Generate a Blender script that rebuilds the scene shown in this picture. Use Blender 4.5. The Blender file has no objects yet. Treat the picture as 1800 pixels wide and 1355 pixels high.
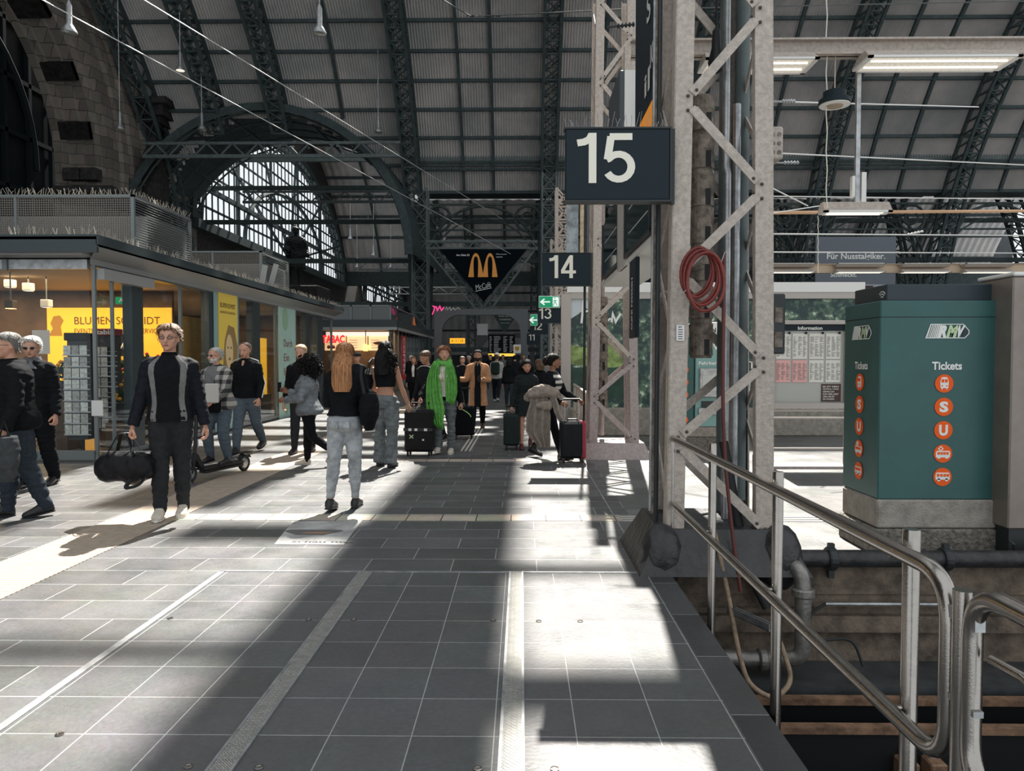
import bpy, math, random
from math import sin, cos, pi, radians as R, sqrt, atan2, floor
from mathutils import Vector as V, Matrix, noise
random.seed(7)
SC = bpy.context.scene
COL = SC.collection
# ---------------------------------------------------------------- camera, light, exposure
cam_d = bpy.data.cameras.new('camera'); cam = bpy.data.objects.new('camera', cam_d); COL.objects.link(cam)
cam.location = (0, 0, 1.5)
cam_d.sensor_width = 36; cam_d.lens = 26.0; cam_d.clip_end = 600; cam_d.clip_start = .05
cam.rotation_euler = (R(90 - 1.917), 0, R(.749))
SC.camera = cam
w = bpy.data.worlds.new('world'); SC.world = w; w.use_nodes = True
wb = w.node_tree.nodes['Background']; wb.inputs[0].default_value = (.91, .965, 1.0, 1); wb.inputs[1].default_value = 1.0
SUN_AZ, SUN_EL = R(5.5), R(53)
sd = bpy.data.lights.new('sun', 'SUN'); sd.energy = 15; sd.angle = R(.55); sd.color = (1, .95, .87)
so = bpy.data.objects.new('sun', sd); COL.objects.link(so)
SDIR = V((sin(SUN_AZ)*cos(SUN_EL), cos(SUN_AZ)*cos(SUN_EL), sin(SUN_EL)))
so.rotation_euler = SDIR.to_track_quat('Z', 'Y').to_euler()
so.location = (0, 0, 60)
SC.view_settings.view_transform = 'Standard'; SC.view_settings.look = 'None'
SC.view_settings.exposure = 0.0; SC.view_settings.gamma = 1.0
SC.cycles.max_bounces = 6; SC.cycles.diffuse_bounces = 3; SC.cycles.glossy_bounces = 3; SC.cycles.transparent_max_bounces = 16
SC.cycles.transmission_bounces = 4; SC.cycles.sample_clamp_indirect = 4; SC.cycles.caustics_reflective = False; SC.cycles.caustics_refractive = False

# ---------------------------------------------------------------- pixel -> world helpers (measuring the photo)
_rot = cam.rotation_euler.to_matrix()
def ray(px, py): return _rot @ V(((px - 900)/1300., -(py - 677.5)/1300., -1.))
def P(px, py, Y):
    d = ray(px, py); return V((0, 0, 1.5)) + d*(Y/d.y)
def G(px, py, z=0.):
    d = ray(px, py); return V((0, 0, 1.5)) + d*((z - 1.5)/d.z)
def PX(px, py, X):
    d = ray(px, py); return V((0, 0, 1.5)) + d*(X/d.x)

# ---------------------------------------------------------------- materials
MATS = {}
def mat(name, col, rough=.6, metal=0., var=.0, vscale=6., bump=0., bscale=40., emit=None, estr=0., alpha=1., spec=.5, col2=None, coat=0.):
    if name in MATS: return MATS[name]
    m = bpy.data.materials.new(name); m.use_nodes = True
    nt = m.node_tree; b = nt.nodes['Principled BSDF']
    b.inputs['Base Color'].default_value = (*col, 1); b.inputs['Roughness'].default_value = rough
    b.inputs['Metallic'].default_value = metal; b.inputs['Specular IOR Level'].default_value = spec
    if coat: b.inputs['Coat Weight'].default_value = coat
    if emit: b.inputs['Emission Color'].default_value = (*emit, 1); b.inputs['Emission Strength'].default_value = estr
    tc = nt.nodes.new('ShaderNodeTexCoord')
    if var or col2:
        n = nt.nodes.new('ShaderNodeTexNoise'); n.inputs['Scale'].default_value = vscale; n.inputs['Detail'].default_value = 6
        n.inputs['Roughness'].default_value = .65
        r = nt.nodes.new('ShaderNodeValToRGB'); e = r.color_ramp.elements
        c2 = col2 or tuple(max(0, c*(1 - var)) for c in col); c1 = col if col2 else tuple(min(1, c*(1 + var)) for c in col)
        e[0].position = .36; e[0].color = (*c2, 1); e[1].position = .62; e[1].color = (*c1, 1)
        nt.links.new(tc.outputs['Object'], n.inputs['Vector']); nt.links.new(n.outputs['Fac'], r.inputs[0]); nt.links.new(r.outputs[0], b.inputs['Base Color'])
    if bump:
        n2 = nt.nodes.new('ShaderNodeTexNoise'); n2.inputs['Scale'].default_value = bscale; n2.inputs['Detail'].default_value = 4
        bp = nt.nodes.new('ShaderNodeBump'); bp.inputs['Strength'].default_value = bump; bp.inputs['Distance'].default_value = .02
        nt.links.new(tc.outputs['Object'], n2.inputs['Vector']); nt.links.new(n2.outputs['Fac'], bp.inputs['Height']); nt.links.new(bp.outputs[0], b.inputs['Normal'])
    if alpha < 1: b.inputs['Alpha'].default_value = alpha
    MATS[name] = m; return m
def glassmat(name, col=(.8, .9, .9), alpha=.12, rough=.03):
    if name in MATS: return MATS[name]
    m = bpy.data.materials.new(name); m.use_nodes = True; nt = m.node_tree; nt.nodes.clear()
    o = nt.nodes.new('ShaderNodeOutputMaterial'); t = nt.nodes.new('ShaderNodeBsdfTransparent'); g = nt.nodes.new('ShaderNodeBsdfGlossy')
    mx = nt.nodes.new('ShaderNodeMixShader'); f = nt.nodes.new('ShaderNodeLayerWeight'); f.inputs[0].default_value = .5
    pw = nt.nodes.new('ShaderNodeMath'); pw.operation = 'POWER'; pw.inputs[1].default_value = 4; k = nt.nodes.new('ShaderNodeMath'); k.operation = 'MULTIPLY'; k.inputs[1].default_value = .5
    a = nt.nodes.new('ShaderNodeMath'); a.operation = 'ADD'; a.inputs[1].default_value = alpha
    t.inputs[0].default_value = (*col, 1); g.inputs['Roughness'].default_value = rough; g.inputs[0].default_value = (.9, .95, 1, 1); L = nt.links.new
    L(f.outputs['Facing'], pw.inputs[0]); L(pw.outputs[0], k.inputs[0]); L(k.outputs[0], a.inputs[0]); L(a.outputs[0], mx.inputs[0]); L(t.outputs[0], mx.inputs[1]); L(g.outputs[0], mx.inputs[2]); L(mx.outputs[0], o.inputs[0])
    MATS[name] = m; return m

M_PAINT = mat('warm grey painted steel', (.46, .40, .35), .55, 0, .16, 28, .35, 90, spec=.3)
M_PAINT2 = mat('lower mauve grey painted steel', (.37, .31, .295), .55, 0, .14, 24, .25, 60)
M_DARKIRON = mat('dark teal painted iron', (.055, .074, .076), .65, 0, .2, 3, spec=.25)
M_IRON = mat('grey green painted iron', (.10, .125, .125), .55, 0, .2, 3)
M_STEEL = mat('brushed stainless steel', (.40, .37, .34), .22, 1., .06, 14, .05, 220)
M_GALV = mat('galvanised steel', (.42, .43, .44), .45, .8, .25, 10)
M_BLACK = mat('black plastic', (.008, .009, .010), .5, spec=.3)
M_BLKMET = mat('black painted metal', (.03, .034, .036), .45, .3)
M_WHITE = mat('white enamel', (.78, .77, .74), .4)
M_SIGN = mat('dark blue grey sign sheet', (.012, .022, .030), .5, spec=.2)
M_LETTER = mat('cream sign lettering', (.83, .79, .68), .6)
M_CONC = mat('concrete', (.30, .27, .235), .85, 0, .22, 9, .5, 60)
M_CONCD = mat('aggregate concrete', (.17, .155, .135), .9, 0, .45, 28, .8, 60)
M_RUBBER = mat('black rubber', (.015, .015, .016), .7)
M_GLASS = glassmat('shop glass', (.97, .99, .985), .015)
M_LAMP = mat('lamp glow', (1, .95, .85), .5, emit=(1, .93, .8), estr=.9)
M_DIFF = mat('tube lamp diffuser', (.9, .88, .82), .4, emit=(1, .88, .72), estr=.25, col2=(.5, .45, .38), vscale=30)

# ---------------------------------------------------------------- mesh builder
class MB:
    def __init__(s): s.v = []; s.f = []; s.m = []; s.cm = 0
    def add(s, vs, fs):
        o = len(s.v); s.v += [tuple(p) for p in vs]; s.f += [tuple(i + o for i in f) for f in fs]; s.m += [s.cm]*len(fs); return s
    def box(s, x0, x1, y0, y1, z0, z1):
        return s.add([(x0,y0,z0),(x1,y0,z0),(x1,y1,z0),(x0,y1,z0),(x0,y0,z1),(x1,y0,z1),(x1,y1,z1),(x0,y1,z1)],
                     [(0,3,2,1),(4,5,6,7),(0,1,5,4),(1,2,6,5),(2,3,7,6),(3,0,4,7)])
    def cbox(s, c, d): return s.box(c[0]-d[0]/2, c[0]+d[0]/2, c[1]-d[1]/2, c[1]+d[1]/2, c[2]-d[2]/2, c[2]+d[2]/2)
    def rbox(s, x0, x1, y0, y1, z0, z1, r=.02):   # box with chamfered edges
        pts = []; idx = {}
        def vid(p):
            k = tuple(round(c, 5) for c in p)
            if k not in idx: idx[k] = len(pts); pts.append(p)
            return idx[k]
        X, Y, Z = (x0, x1), (y0, y1), (z0, z1); fs = []
        def corner(i, j, k, ax):
            p = [X[i], Y[j], Z[k]]; sg = [1 if not a else -1 for a in (i, j, k)]
            for a in range(3):
                if a != ax: p[a] += sg[a]*r
            return vid(tuple(p))
        for ax in range(3):
            b, c = [(1, 2), (2, 0), (0, 1)][ax]
            for side in (0, 1):
                q = []
                for (u, v_) in ((0,0),(1,0),(1,1),(0,1)):
                    t = [0, 0, 0]; t[ax] = side; t[b] = u; t[c] = v_; q.append(corner(*t, ax))
                fs.append(tuple(q) if side else tuple(reversed(q)))
        for ax in range(3):          # edges parallel to ax
            b, c = [(1, 2), (2, 0), (0, 1)][ax]
            for u in (0, 1):
                for v_ in (0, 1):
                    t0 = [0,0,0]; t1 = [0,0,0]; t0[ax] = 0; t1[ax] = 1; t0[b] = t1[b] = u; t0[c] = t1[c] = v_
                    q = (corner(*t0, b), corner(*t1, b), corner(*t1, c), corner(*t0, c)); fs.append(q if (u == v_) else q[::-1])
        for i in (0,1):
            for j in (0,1):
                for k in (0,1): 
                    q = (corner(i,j,k,0), corner(i,j,k,1), corner(i,j,k,2)); fs.append(q if (i+j+k) % 2 else q[::-1])
        return s.add(pts, fs)
    def beam(s, a, b, w, h=None, up=(0, 0, 1)):
        a = V(a); b = V(b); h = h or w; d = (b - a)
        if d.length < 1e-6: return s
        d.normalize(); u = V(up)
        if abs(d.dot(u)) > .98: u = V((1, 0, 0)) if abs(d.x) < .9 else V((0, 1, 0))
        x = d.cross(u).normalized(); y = x.cross(d).normalized()
        vs = [p + x*sx*w/2 + y*sy*h/2 for p in (a, b) for sx, sy in ((-1,-1),(1,-1),(1,1),(-1,1))]
        return s.add(vs, [(3,2,1,0),(4,5,6,7),(0,1,5,4),(1,2,6,5),(2,3,7,6),(3,0,4,7)])
    def tube(s, a, b, r, n=10, r2=None): return s.path([a, b], [r, r if r2 is None else r2], n)
    def path(s, pts, r, n=8, closed=False, cap=True, sx=1., sy=1., up=None):
        pts = [V(p) for p in pts]; k = len(pts); rs = r if isinstance(r, (list, tuple)) else [r]*k
        ts = []
        for i in range(k):
            if closed: t = pts[(i+1) % k] - pts[i-1]
            else: t = pts[min(i+1, k-1)] - pts[max(i-1, 0)]
            ts.append(t.normalized() if t.length > 1e-9 else V((0, 0, 1)))
        u = V(up) if up else (V((0, 0, 1)) if abs(ts[0].z) < .9 else V((0, 1, 0)))
        x = ts[0].cross(u).normalized(); vs = []
        for i in range(k):
            x = (x - ts[i]*x.dot(ts[i])).normalized(); y = ts[i].cross(x)
            for j in range(n):
                a = 2*pi*j/n; vs.append(pts[i] + x*cos(a)*rs[i]*sx + y*sin(a)*rs[i]*sy)
        fs = []
        for i in range(k if closed else k-1):
            for j in range(n):
                a0 = i*n + j; a1 = i*n + (j+1) % n; b0 = ((i+1) % k)*n + j; b1 = ((i+1) % k)*n + (j+1) % n
                fs.append((a0, a1, b1, b0))
        if cap and not closed: fs += [tuple(range(n))[::-1], tuple(range((k-1)*n, k*n))]
        return s.add(vs, fs)
    def lathe(s, prof, o=(0,0,0), n=20, axis=(0, 0, 1), cap=True):
        ax = V(axis).normalized(); u = V((1, 0, 0)) if abs(ax.x) < .9 else V((0, 1, 0)); x = ax.cross(u).normalized(); y = ax.cross(x); o = V(o); vs = []; fs = []
        for (r, z) in prof: vs += [o + ax*z + (x*cos(2*pi*j/n) + y*sin(2*pi*j/n))*r for j in range(n)]
        for i in range(len(prof)-1):
            for j in range(n): fs.append((i*n+j, i*n+(j+1) % n, (i+1)*n+(j+1) % n, (i+1)*n+j))
        if cap: fs += [tuple(range(n))[::-1], tuple(range((len(prof)-1)*n, len(prof)*n))]
        return s.add(vs, fs)
    def ell(s, c, r, n=12, m=8, M=None):
        c = V(c); vs = []; fs = []
        for i in range(m+1):
            t = pi*i/m
            for j in range(n):
                p = V((r[0]*sin(t)*cos(2*pi*j/n), r[1]*sin(t)*sin(2*pi*j/n), r[2]*cos(t)))
                vs.append(c + (M @ p if M else p))
        for i in range(m):
            for j in range(n): fs.append((i*n+j, (i+1)*n+j, (i+1)*n+(j+1) % n, i*n+(j+1) % n))
        return s.add(vs, fs)
    def prism(s, pts, o, u, v, d):   # polygon in plane (o,u,v) extruded by vector d
        o = V(o); u = V(u); v = V(v); d = V(d); n = len(pts)
        a = [o + u*p[0] + v*p[1] for p in pts]
        return s.add(a + [p + d for p in a], [tuple(range(n))[::-1], tuple(range(n, 2*n))] + [(i, (i+1) % n, n+(i+1) % n, n+i) for i in range(n)])
    def stroke(s, pts, wd, o, u, v, d, closed=False):   # ribbon of width wd along 2D points
        n = len(pts); L = []; Rr = []; s.k = getattr(s, 'k', 0) + 1; d = V(d)*(1 + .06*s.k)
        for i in range(n):
            p = V(pts[i]).to_2d() if len(pts[i]) > 2 else V(pts[i])
            q0 = V(pts[i-1]) if (i > 0 or closed) else None; q1 = V(pts[(i+1) % n]) if (i < n-1 or closed) else None
            t0 = (p - q0).normalized() if q0 is not None else None; t1 = (q1 - p).normalized() if q1 is not None else None
            t = (t0 or t1) if (t0 is None or t1 is None) else (t0 + t1)
            if t.length < 1e-6: t = t1
            t = t.normalized(); nn = V((-t.y, t.x)); k = 1.
            if t0 is not None and t1 is not None: k = 1/max(.35, nn.dot(V((-t0.y, t0.x))))
            L.append(p + nn*wd/2*k); Rr.append(p - nn*wd/2*k)
        for i in range(n if closed else n-1):
            j = (i+1) % n; s.prism([L[i], Rr[i], Rr[j], L[j]], o, u, v, d)
        return s
    def xform(s, M, start=0):
        s.v[start:] = [tuple(M @ V(p)) for p in s.v[start:]]; return s
    def mesh(s, name, m):
        me = bpy.data.meshes.new(name); me.from_pydata(s.v, [], s.f); ms = m if isinstance(m, (list, tuple)) else [m]
        for x in ms: me.materials.append(x)
        if len(ms) > 1: me.polygons.foreach_set('material_index', s.m)
        me.update(); return me
    def build(s, name, m, parent=None, smooth=False, loc=None, rz=0, **kw):
        me = s.mesh(name, m); o = bpy.data.objects.new(name, me); COL.objects.link(o)
        if smooth: shade(me, smooth if isinstance(smooth, (int, float)) and smooth is not True else 40)
        if parent: o.parent = parent
        if loc: o.location = loc
        o.rotation_euler.z = rz
        for k, v_ in kw.items(): o[k] = v_
        return o
def shade(me, ang=40):
    me.polygons.foreach_set('use_smooth', [True]*len(me.polygons))
    try: me.set_sharp_from_angle(angle=R(ang))
    except Exception: pass
def tag(o, label=None, cat=None, group=None, kind=None):
    if label: o['label'] = label
    if cat: o['category'] = cat
    if group: o['group'] = group
    if kind: o['kind'] = kind
    return o
def thing(name, label, cat, loc=(0,0,0), rz=0, group=None):
    o = bpy.data.objects.new(name, None); COL.objects.link(o); o.location = loc; o.rotation_euler.z = rz; o.empty_display_size = .1
    return tag(o, label, cat, group)
def struct(mb, name, m, **k):
    o = mb.build(name, m, **k); o['kind'] = 'structure'; return o
def dup(root, loc=None, label=None, rz=None, group=None, scale=None):
    r = root.copy(); COL.objects.link(r)
    if loc is not None: r.location = loc
    if rz is not None: r.rotation_euler.z = rz
    if scale: r.scale = scale
    if label: r['label'] = label
    if group: r['group'] = group
    for ch in list(root.children):
        c = ch.copy(); COL.objects.link(c); c.parent = r
        for g in ch.children:
            d = g.copy(); COL.objects.link(d); d.parent = c
    return r
XA, YA, ZA = V((1,0,0)), V((0,1,0)), V((0,0,1))
_tc = {}
def text(s, o, u, v, width, height, m, parent, d=.004, name='lettering', bold=0.02, align='l'):
    """lettering as a mesh, fitted into width x height from lower-left point o"""
    key = (s, bold)
    if key not in _tc:
        c = bpy.data.curves.new('t', 'FONT'); c.body = s; c.offset = bold; c.resolution_u = 3; c.extrude = 0
        to = bpy.data.objects.new('t', c); COL.objects.link(to); bpy.context.view_layer.update()
        dg = bpy.context.evaluated_depsgraph_get(); me = bpy.data.meshes.new_from_object(to.evaluated_get(dg))
        vs = [(p.co.x, p.co.y) for p in me.vertices]; fs = [tuple(p.vertices) for p in me.polygons]
        bpy.data.objects.remove(to); bpy.data.curves.remove(c); bpy.data.meshes.remove(me); _tc[key] = (vs, fs)
    vs, fs = _tc[key]; x0 = min(p[0] for p in vs); x1 = max(p[0] for p in vs); y0 = min(p[1] for p in vs); y1 = max(p[1] for p in vs)
    u = V(u).normalized(); v = V(v).normalized(); n = u.cross(v)
    kx = width/(x1-x0); ky = height/(y1-y0); mb = MB()
    mb.add([V(o) + u*(p[0]-x0)*kx + v*(p[1]-y0)*ky + n*d for p in vs], fs)
    return mb.build(name, m, parent)
def arc(cx, cy, rx, ry, a0, a1, n=14): return [(cx + rx*cos(R(a0+(a1-a0)*i/n)), cy + ry*sin(R(a0+(a1-a0)*i/n))) for i in range(n+1)]
# stroked numerals, unit height
DIG = {'1': ([[(.04,.80),(.16,.82),(.25,.87),(.30,.97)], [(.31,1.0),(.31,0)]], .40),
 '0': ([arc(.30,.5,.22,.42,90,450,28)], .60),
 '2': ([arc(.29,.70,.22,.22,170,-35,12)+[(.10,.14),(.07,.075)], [(.02,.075),(.55,.075)]], .57),
 '3': ([arc(.27,.71,.20,.21,165,-75,12), arc(.27,.30,.23,.225,80,-165,14)], .56),
 '4': ([[(.40,1.),(.40,0)], [(.37,.93),(.06,.30)], [(.01,.27),(.58,.27)]], .60),
 '5': ([[(.53,.925),(.13,.925)], [(.155,.93),(.095,.47)], [(.08,.47)]+arc(.29,.325,.225,.25,140,-150,16)], .58)}
def digits(s, o, u, v, h, m, parent, d, sw=.135, name='numeral', gap=.08, wx=1.14):
    u = V(u)*wx; v = V(v); x = 0
    for ch in s:
        mb = MB(); st, wd = DIG[ch]
        for p in st: mb.stroke([(a*h + x, b*h) for a, b in p], sw*h, o, u, v, d)
        mb.build(name, m, parent); x += (wd + gap)*h
# ================================================================ SETTING: floor
def tilemat(name, bw, rh, off, xz=False, *, sat=.35, base=(.085, .089, .094), joint=(.30, .30, .28), shift=(0, 0), rough=.42, jw=.006, var=.35):
    m = bpy.data.materials.new(name); m.use_nodes = True; nt = m.node_tree; b = nt.nodes['Principled BSDF']; L = nt.links.new
    tc = nt.nodes.new('ShaderNodeTexCoord'); mp = nt.nodes.new('ShaderNodeMapping'); mp.inputs['Location'].default_value = (shift[0], shift[1], 0)
    br = nt.nodes.new('ShaderNodeTexBrick'); br.offset = off; br.offset_frequency = 2; br.squash = 1
    br.inputs['Scale'].default_value = 1; br.inputs['Brick Width'].default_value = bw; br.inputs['Row Height'].default_value = rh
    br.inputs['Mortar Size'].default_value = jw; br.inputs['Mortar Smooth'].default_value = .3; br.inputs['Bias'].default_value = 0
    lo = tuple(c*(1-var) for c in base); hi = tuple(c*(1+var) for c in base)
    br.inputs['Color1'].default_value = (*lo, 1); br.inputs['Color2'].default_value = (*hi, 1); br.inputs['Mortar'].default_value = (*joint, 1)
    n = nt.nodes.new('ShaderNodeTexNoise'); n.inputs['Scale'].default_value = 2.2; n.inputs['Detail'].default_value = 9; n.inputs['Roughness'].default_value = .72
    n3 = nt.nodes.new('ShaderNodeTexNoise'); n3.inputs['Scale'].default_value = 45; n3.inputs['Detail'].default_value = 5
    mx = nt.nodes.new('ShaderNodeMix'); mx.data_type = 'RGBA'; mx.blend_type = 'OVERLAY'; mx.inputs[0].default_value = .55
    mx2 = nt.nodes.new('ShaderNodeMix'); mx2.data_type = 'RGBA'; mx2.blend_type = 'OVERLAY'; mx2.inputs[0].default_value = .4
    rr = nt.nodes.new('ShaderNodeMapRange'); rr.inputs[1].default_value = .3; rr.inputs[2].default_value = .7; rr.inputs[3].default_value = rough - .08; rr.inputs[4].default_value = rough + .14
    bp = nt.nodes.new('ShaderNodeBump'); bp.inputs['Strength'].default_value = .35; bp.inputs['Distance'].default_value = .004
    sub = nt.nodes.new('ShaderNodeMath'); sub.operation = 'SUBTRACT'
    if xz:
        sx_ = nt.nodes.new('ShaderNodeSeparateXYZ'); cx_ = nt.nodes.new('ShaderNodeCombineXYZ'); ad_ = nt.nodes.new('ShaderNodeMath'); ad_.operation = 'ADD'
        L(tc.outputs['Object'], sx_.inputs[0]); L(sx_.outputs[0], ad_.inputs[0]); L(sx_.outputs[1], ad_.inputs[1]); L(ad_.outputs[0], cx_.inputs[0]); L(sx_.outputs[2], cx_.inputs[1]); L(cx_.outputs[0], mp.inputs['Vector'])
    else: L(tc.outputs['Object'], mp.inputs['Vector'])
    L(mp.outputs[0], br.inputs['Vector']); L(tc.outputs['Object'], n.inputs['Vector']); L(tc.outputs['Object'], n3.inputs['Vector'])
    L(br.outputs['Color'], mx.inputs['A']); L(n.outputs['Color'], mx.inputs['B']); L(mx.outputs['Result'], mx2.inputs['A']); L(n3.outputs['Color'], mx2.inputs['B'])
    hs = nt.nodes.new('ShaderNodeHueSaturation'); hs.inputs['Saturation'].default_value = sat
    L(mx2.outputs['Result'], hs.inputs['Color']); L(hs.outputs[0], b.inputs['Base Color'])
    L(n.outputs['Fac'], rr.inputs[0]); L(rr.outputs[0], b.inputs['Roughness'])
    L(n3.outputs['Fac'], sub.inputs[0]); L(br.outputs['Fac'], sub.inputs[1]); L(sub.outputs[0], bp.inputs['Height']); L(bp.outputs[0], b.inputs['Normal'])
    b.inputs['Specular IOR Level'].default_value = .6
    return m
T_FRONT = tilemat('slate slab grid', .33, .328, 0, shift=(.11, -5.2 % .328 + .0), jw=.003, joint=(.34, .34, .33), var=.14)
T_BACK = tilemat('slate running bond', .62, .33, .5, var=.26, shift=(.2, .07), jw=.0045)
T_EDGE = tilemat('dark edge slabs', .9, .62, 0, base=(.045, .05, .055), jw=.003, shift=(.03, .0))
T_BAND = tilemat('warm band slabs', .33, .3, 0, sat=.85, base=(.50, .43, .35), joint=(.07, .065, .06), jw=.007, shift=(.1, .11), var=.12)
T_BAND.node_tree.nodes['Principled BSDF'].inputs['Specular IOR Level'].default_value = .3
T_PLAT = tilemat('platform slabs', .62, .62, .5, base=(.115, .115, .108), joint=(.06, .06, .06), jw=.005)
EX = 1.05; FY = 5.2; PY = 5.42
def slab(name, x0, x1, y0, y1, z, m, t=.12): return struct(MB().box(x0, x1, y0, y1, z-t, z), name, m)
slab('floor', -2.13, EX-.16, .3, FY, 0, T_FRONT, .3)
slab('floor', EX-.16, EX, .3, FY, 0, T_EDGE, .3)
slab('floor', -26, -2.13, .3, FY, 0, T_BACK, .3)
slab('floor', -26, EX, FY, 170, 0, T_BACK, .3)
slab('floor', EX, 70, PY, 17, 0, T_PLAT, .3)
slab('floor', EX, 70, 17, 170, 0, T_PLAT, .3)
# warm bands across, tactile strip along
slab('floor', -3.27, EX-.1, 6.88, 7.14, .004, T_BAND, .01)
slab('floor', -3.27, EX-.1, 10.95, 11.2, .004, T_BAND, .01)
def tactile():
    m = mat('tactile warm slabs', (.42, .34, .27), .6, 0, .12, 12); nt = m.node_tree; b = nt.nodes['Principled BSDF']
    tc = nt.nodes.new('ShaderNodeTexCoord'); wv = nt.nodes.new('ShaderNodeTexWave'); wv.inputs['Scale'].default_value = 6.5; wv.bands_direction = 'Y'; wv.inputs['Distortion'].default_value = 0
    bp = nt.nodes.new('ShaderNodeBump'); bp.inputs['Strength'].default_value = .8; bp.inputs['Distance'].default_value = .012
    nt.links.new(tc.outputs['Object'], wv.inputs[0]); nt.links.new(wv.outputs['Fac'], bp.inputs['Height']); nt.links.new(bp.outputs[0], b.inputs['Normal']); return m
slab('floor', -3.88, -3.27, .5, 40, .006, tactile(), .012)
# thin metal joints
mj = MB(); mj.box(-2.15, -2.11, .3, FY, -.01, .004).box(-2.15, EX, FY-.012, FY+.012, -.01, .004).box(.885, .90, FY, 16, -.01, .003)
struct(mj, 'trim_1', M_GALV)
# three white guide grooves ahead and right of the pillar
mg = MB()
for k in range(3): mg.box(-1.02+k*.07, -.985+k*.07, 12.2, 16.5, 0, .006)
for k in range(3): mg.box(EX-.1, 6, 6.88+k*.09, 6.92+k*.09, 0, .006)
struct(mg, 'trim_2', mat('white groove stone', (.55, .53, .48), .6))
def plate_cover(x0, x1, label):
    t = thing('floor_channel_cover', label, 'floor cover', ((x0+x1)/2, 2.7, 0)); w_ = (x1-x0)/2
    mb = MB().box(-w_+.012, w_-.012, -1.8, FY-2.7, 0, .006); o = mb.build('diamond_plate', M_DIAMOND, t)
    r_ = MB(); r_.box(-w_, -w_+.012, -1.8, FY-2.7, 0, .009).box(w_-.012, w_, -1.8, FY-2.7, 0, .009); r_.build('edge_rail', M_GALV, t)
def diamond():
    m = mat('diamond tread plate', (.52, .51, .48), .36, .65, .12, 20); nt = m.node_tree; b = nt.nodes['Principled BSDF']
    tc = nt.nodes.new('ShaderNodeTexCoord'); mp = nt.nodes.new('ShaderNodeMapping'); mp.inputs['Rotation'].default_value = (0, 0, R(45)); mp.inputs['Scale'].default_value = (1, 1, 1)
    br = nt.nodes.new('ShaderNodeTexBrick'); br.inputs['Scale'].default_value = 1; br.inputs['Brick Width'].default_value = .034; br.inputs['Row Height'].default_value = .017; br.inputs['Mortar Size'].default_value = .005; br.inputs['Mortar Smooth'].default_value = .6
    bp = nt.nodes.new('ShaderNodeBump'); bp.inputs['Strength'].default_value = 1; bp.inputs['Distance'].default_value = .01; bp.invert = True
    nt.links.new(tc.outputs['Object'], mp.inputs[0]); nt.links.new(mp.outputs[0], br.inputs[0]); nt.links.new(br.outputs['Fac'], bp.inputs['Height']); nt.links.new(bp.outputs[0], b.inputs['Normal']); return m
M_DIAMOND = diamond()
plate_cover(-1.155, -1.055, 'diamond-plate metal channel cover in the floor, the slanting one on the left')
plate_cover(-.088, .012, 'diamond-plate metal channel cover in the floor, the upright one in the middle')
# ================================================================ SETTING: track pit beside the concourse
PB = -.71
struct(MB().box(EX-.3, EX, .3, PY, -1.3, -.12), 'wall_pit_left', mat('pit wall', (.06, .055, .05), .9, 0, .3, 8))
pw = MB(); pw.box(EX, 12, PY, PY+.3, -1.3, -.3); pw.box(EX, 12, PY-.05, PY+.1, -.2, -.0)
pw.box(EX, 12, PY-.03, PY+.1, -.3, -.2); pw.box(EX, 12, PY-.06, PY+.05, -.48, -.36)
struct(pw, 'wall_pit_back', mat('stained platform wall', (.13, .10, .075), .85, 0, .5, 5, .5, 30))
struct(MB().box(EX, 12, PY-.45, PY-.01, -1.3, PB), 'trim_3', mat('pit ledge sheet', (.05, .055, .058), .5, .2, .3, 5))
struct(MB().box(EX, 12, .3, PY, -1.35, -1.15), 'floor_pit', mat('oily track bed', (.012, .011, .010), .85, 0, .4, 12, .8, 30))
M_RUST = mat('rusty rail steel', (.22, .13, .08), .65, .3, .45, 9)
for yy in (4.86, 4.48):
    rl_ = MB().box(1.08, 12, -.012, .012, -1.1, PB-.06).box(1.08, 12, -.07, .07, -1.15, -1.1).build('track_rail', M_BLACK, loc=(0, yy, 0)); MB().box(1.08, 12, -.035, .035, PB-.06, PB-.02).build('rail_head', M_RUST, rl_)
    tag(rl_,
        'rust-brown track rail in the pit, ' + ('the one nearer the platform wall' if yy > 4.6 else 'the one nearer the railing foot'), 'rail')
# ================================================================ SETTING: the halls
HR = 28.; HC = (26., 82., 138.)
X0, X1 = -25.0, 66.
def arcp(yc, a, r=HR): return yc + r*cos(a), r*sin(a)
M_SKIN = mat('weathered corrugated roof sheet', (.68, .64, .62), .62, 0, .22, .3, col2=(.47, .47, .465))
HX, HRAD, HZ = -16.3, 9.1, 8.2      # transverse vault cut through the skin on the left
def hole_at(x, z): return abs(x-HX) < HRAD and z < HZ + sqrt(HRAD*HRAD - (x-HX)**2)
def skin(yc, a0, a1, x0, x1, name, st=.13, n=14, corr=.035, cut=False):
    vs = []; fs = []; nx = int((x1-x0)/st*2)
    for i in range(n+1):
        a = a0 + (a1-a0)*i/n
        for j in range(nx+1):
            y, z = arcp(yc, a, HR - (corr if j % 2 else -corr)); vs.append((x0 + (x1-x0)*j/nx, y, z))
    for i in range(n):
        zc = arcp(yc, a0+(a1-a0)*(i+.5)/n)[1]
        for j in range(nx):
            if cut and hole_at(x0+(x1-x0)*(j+.5)/nx, zc): continue
            fs.append((i*(nx+1)+j, i*(nx+1)+j+1, (i+1)*(nx+1)+j+1, (i+1)*(nx+1)+j))
    return struct(MB().add(vs, fs), name, M_SKIN)
aL = math.asin(13/HR); a41 = math.acos(15/HR)
skin(26, aL, a41+.02, X0, X1, 'ceiling', .17, 40, .08, True)
skin(82, pi-aL*1.08, 1.5, -7.4, X1, 'ceiling', .9, 34, .05)
skin(82, 1.5, aL, X0, X1, 'ceiling', .9, 34, .05)
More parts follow.
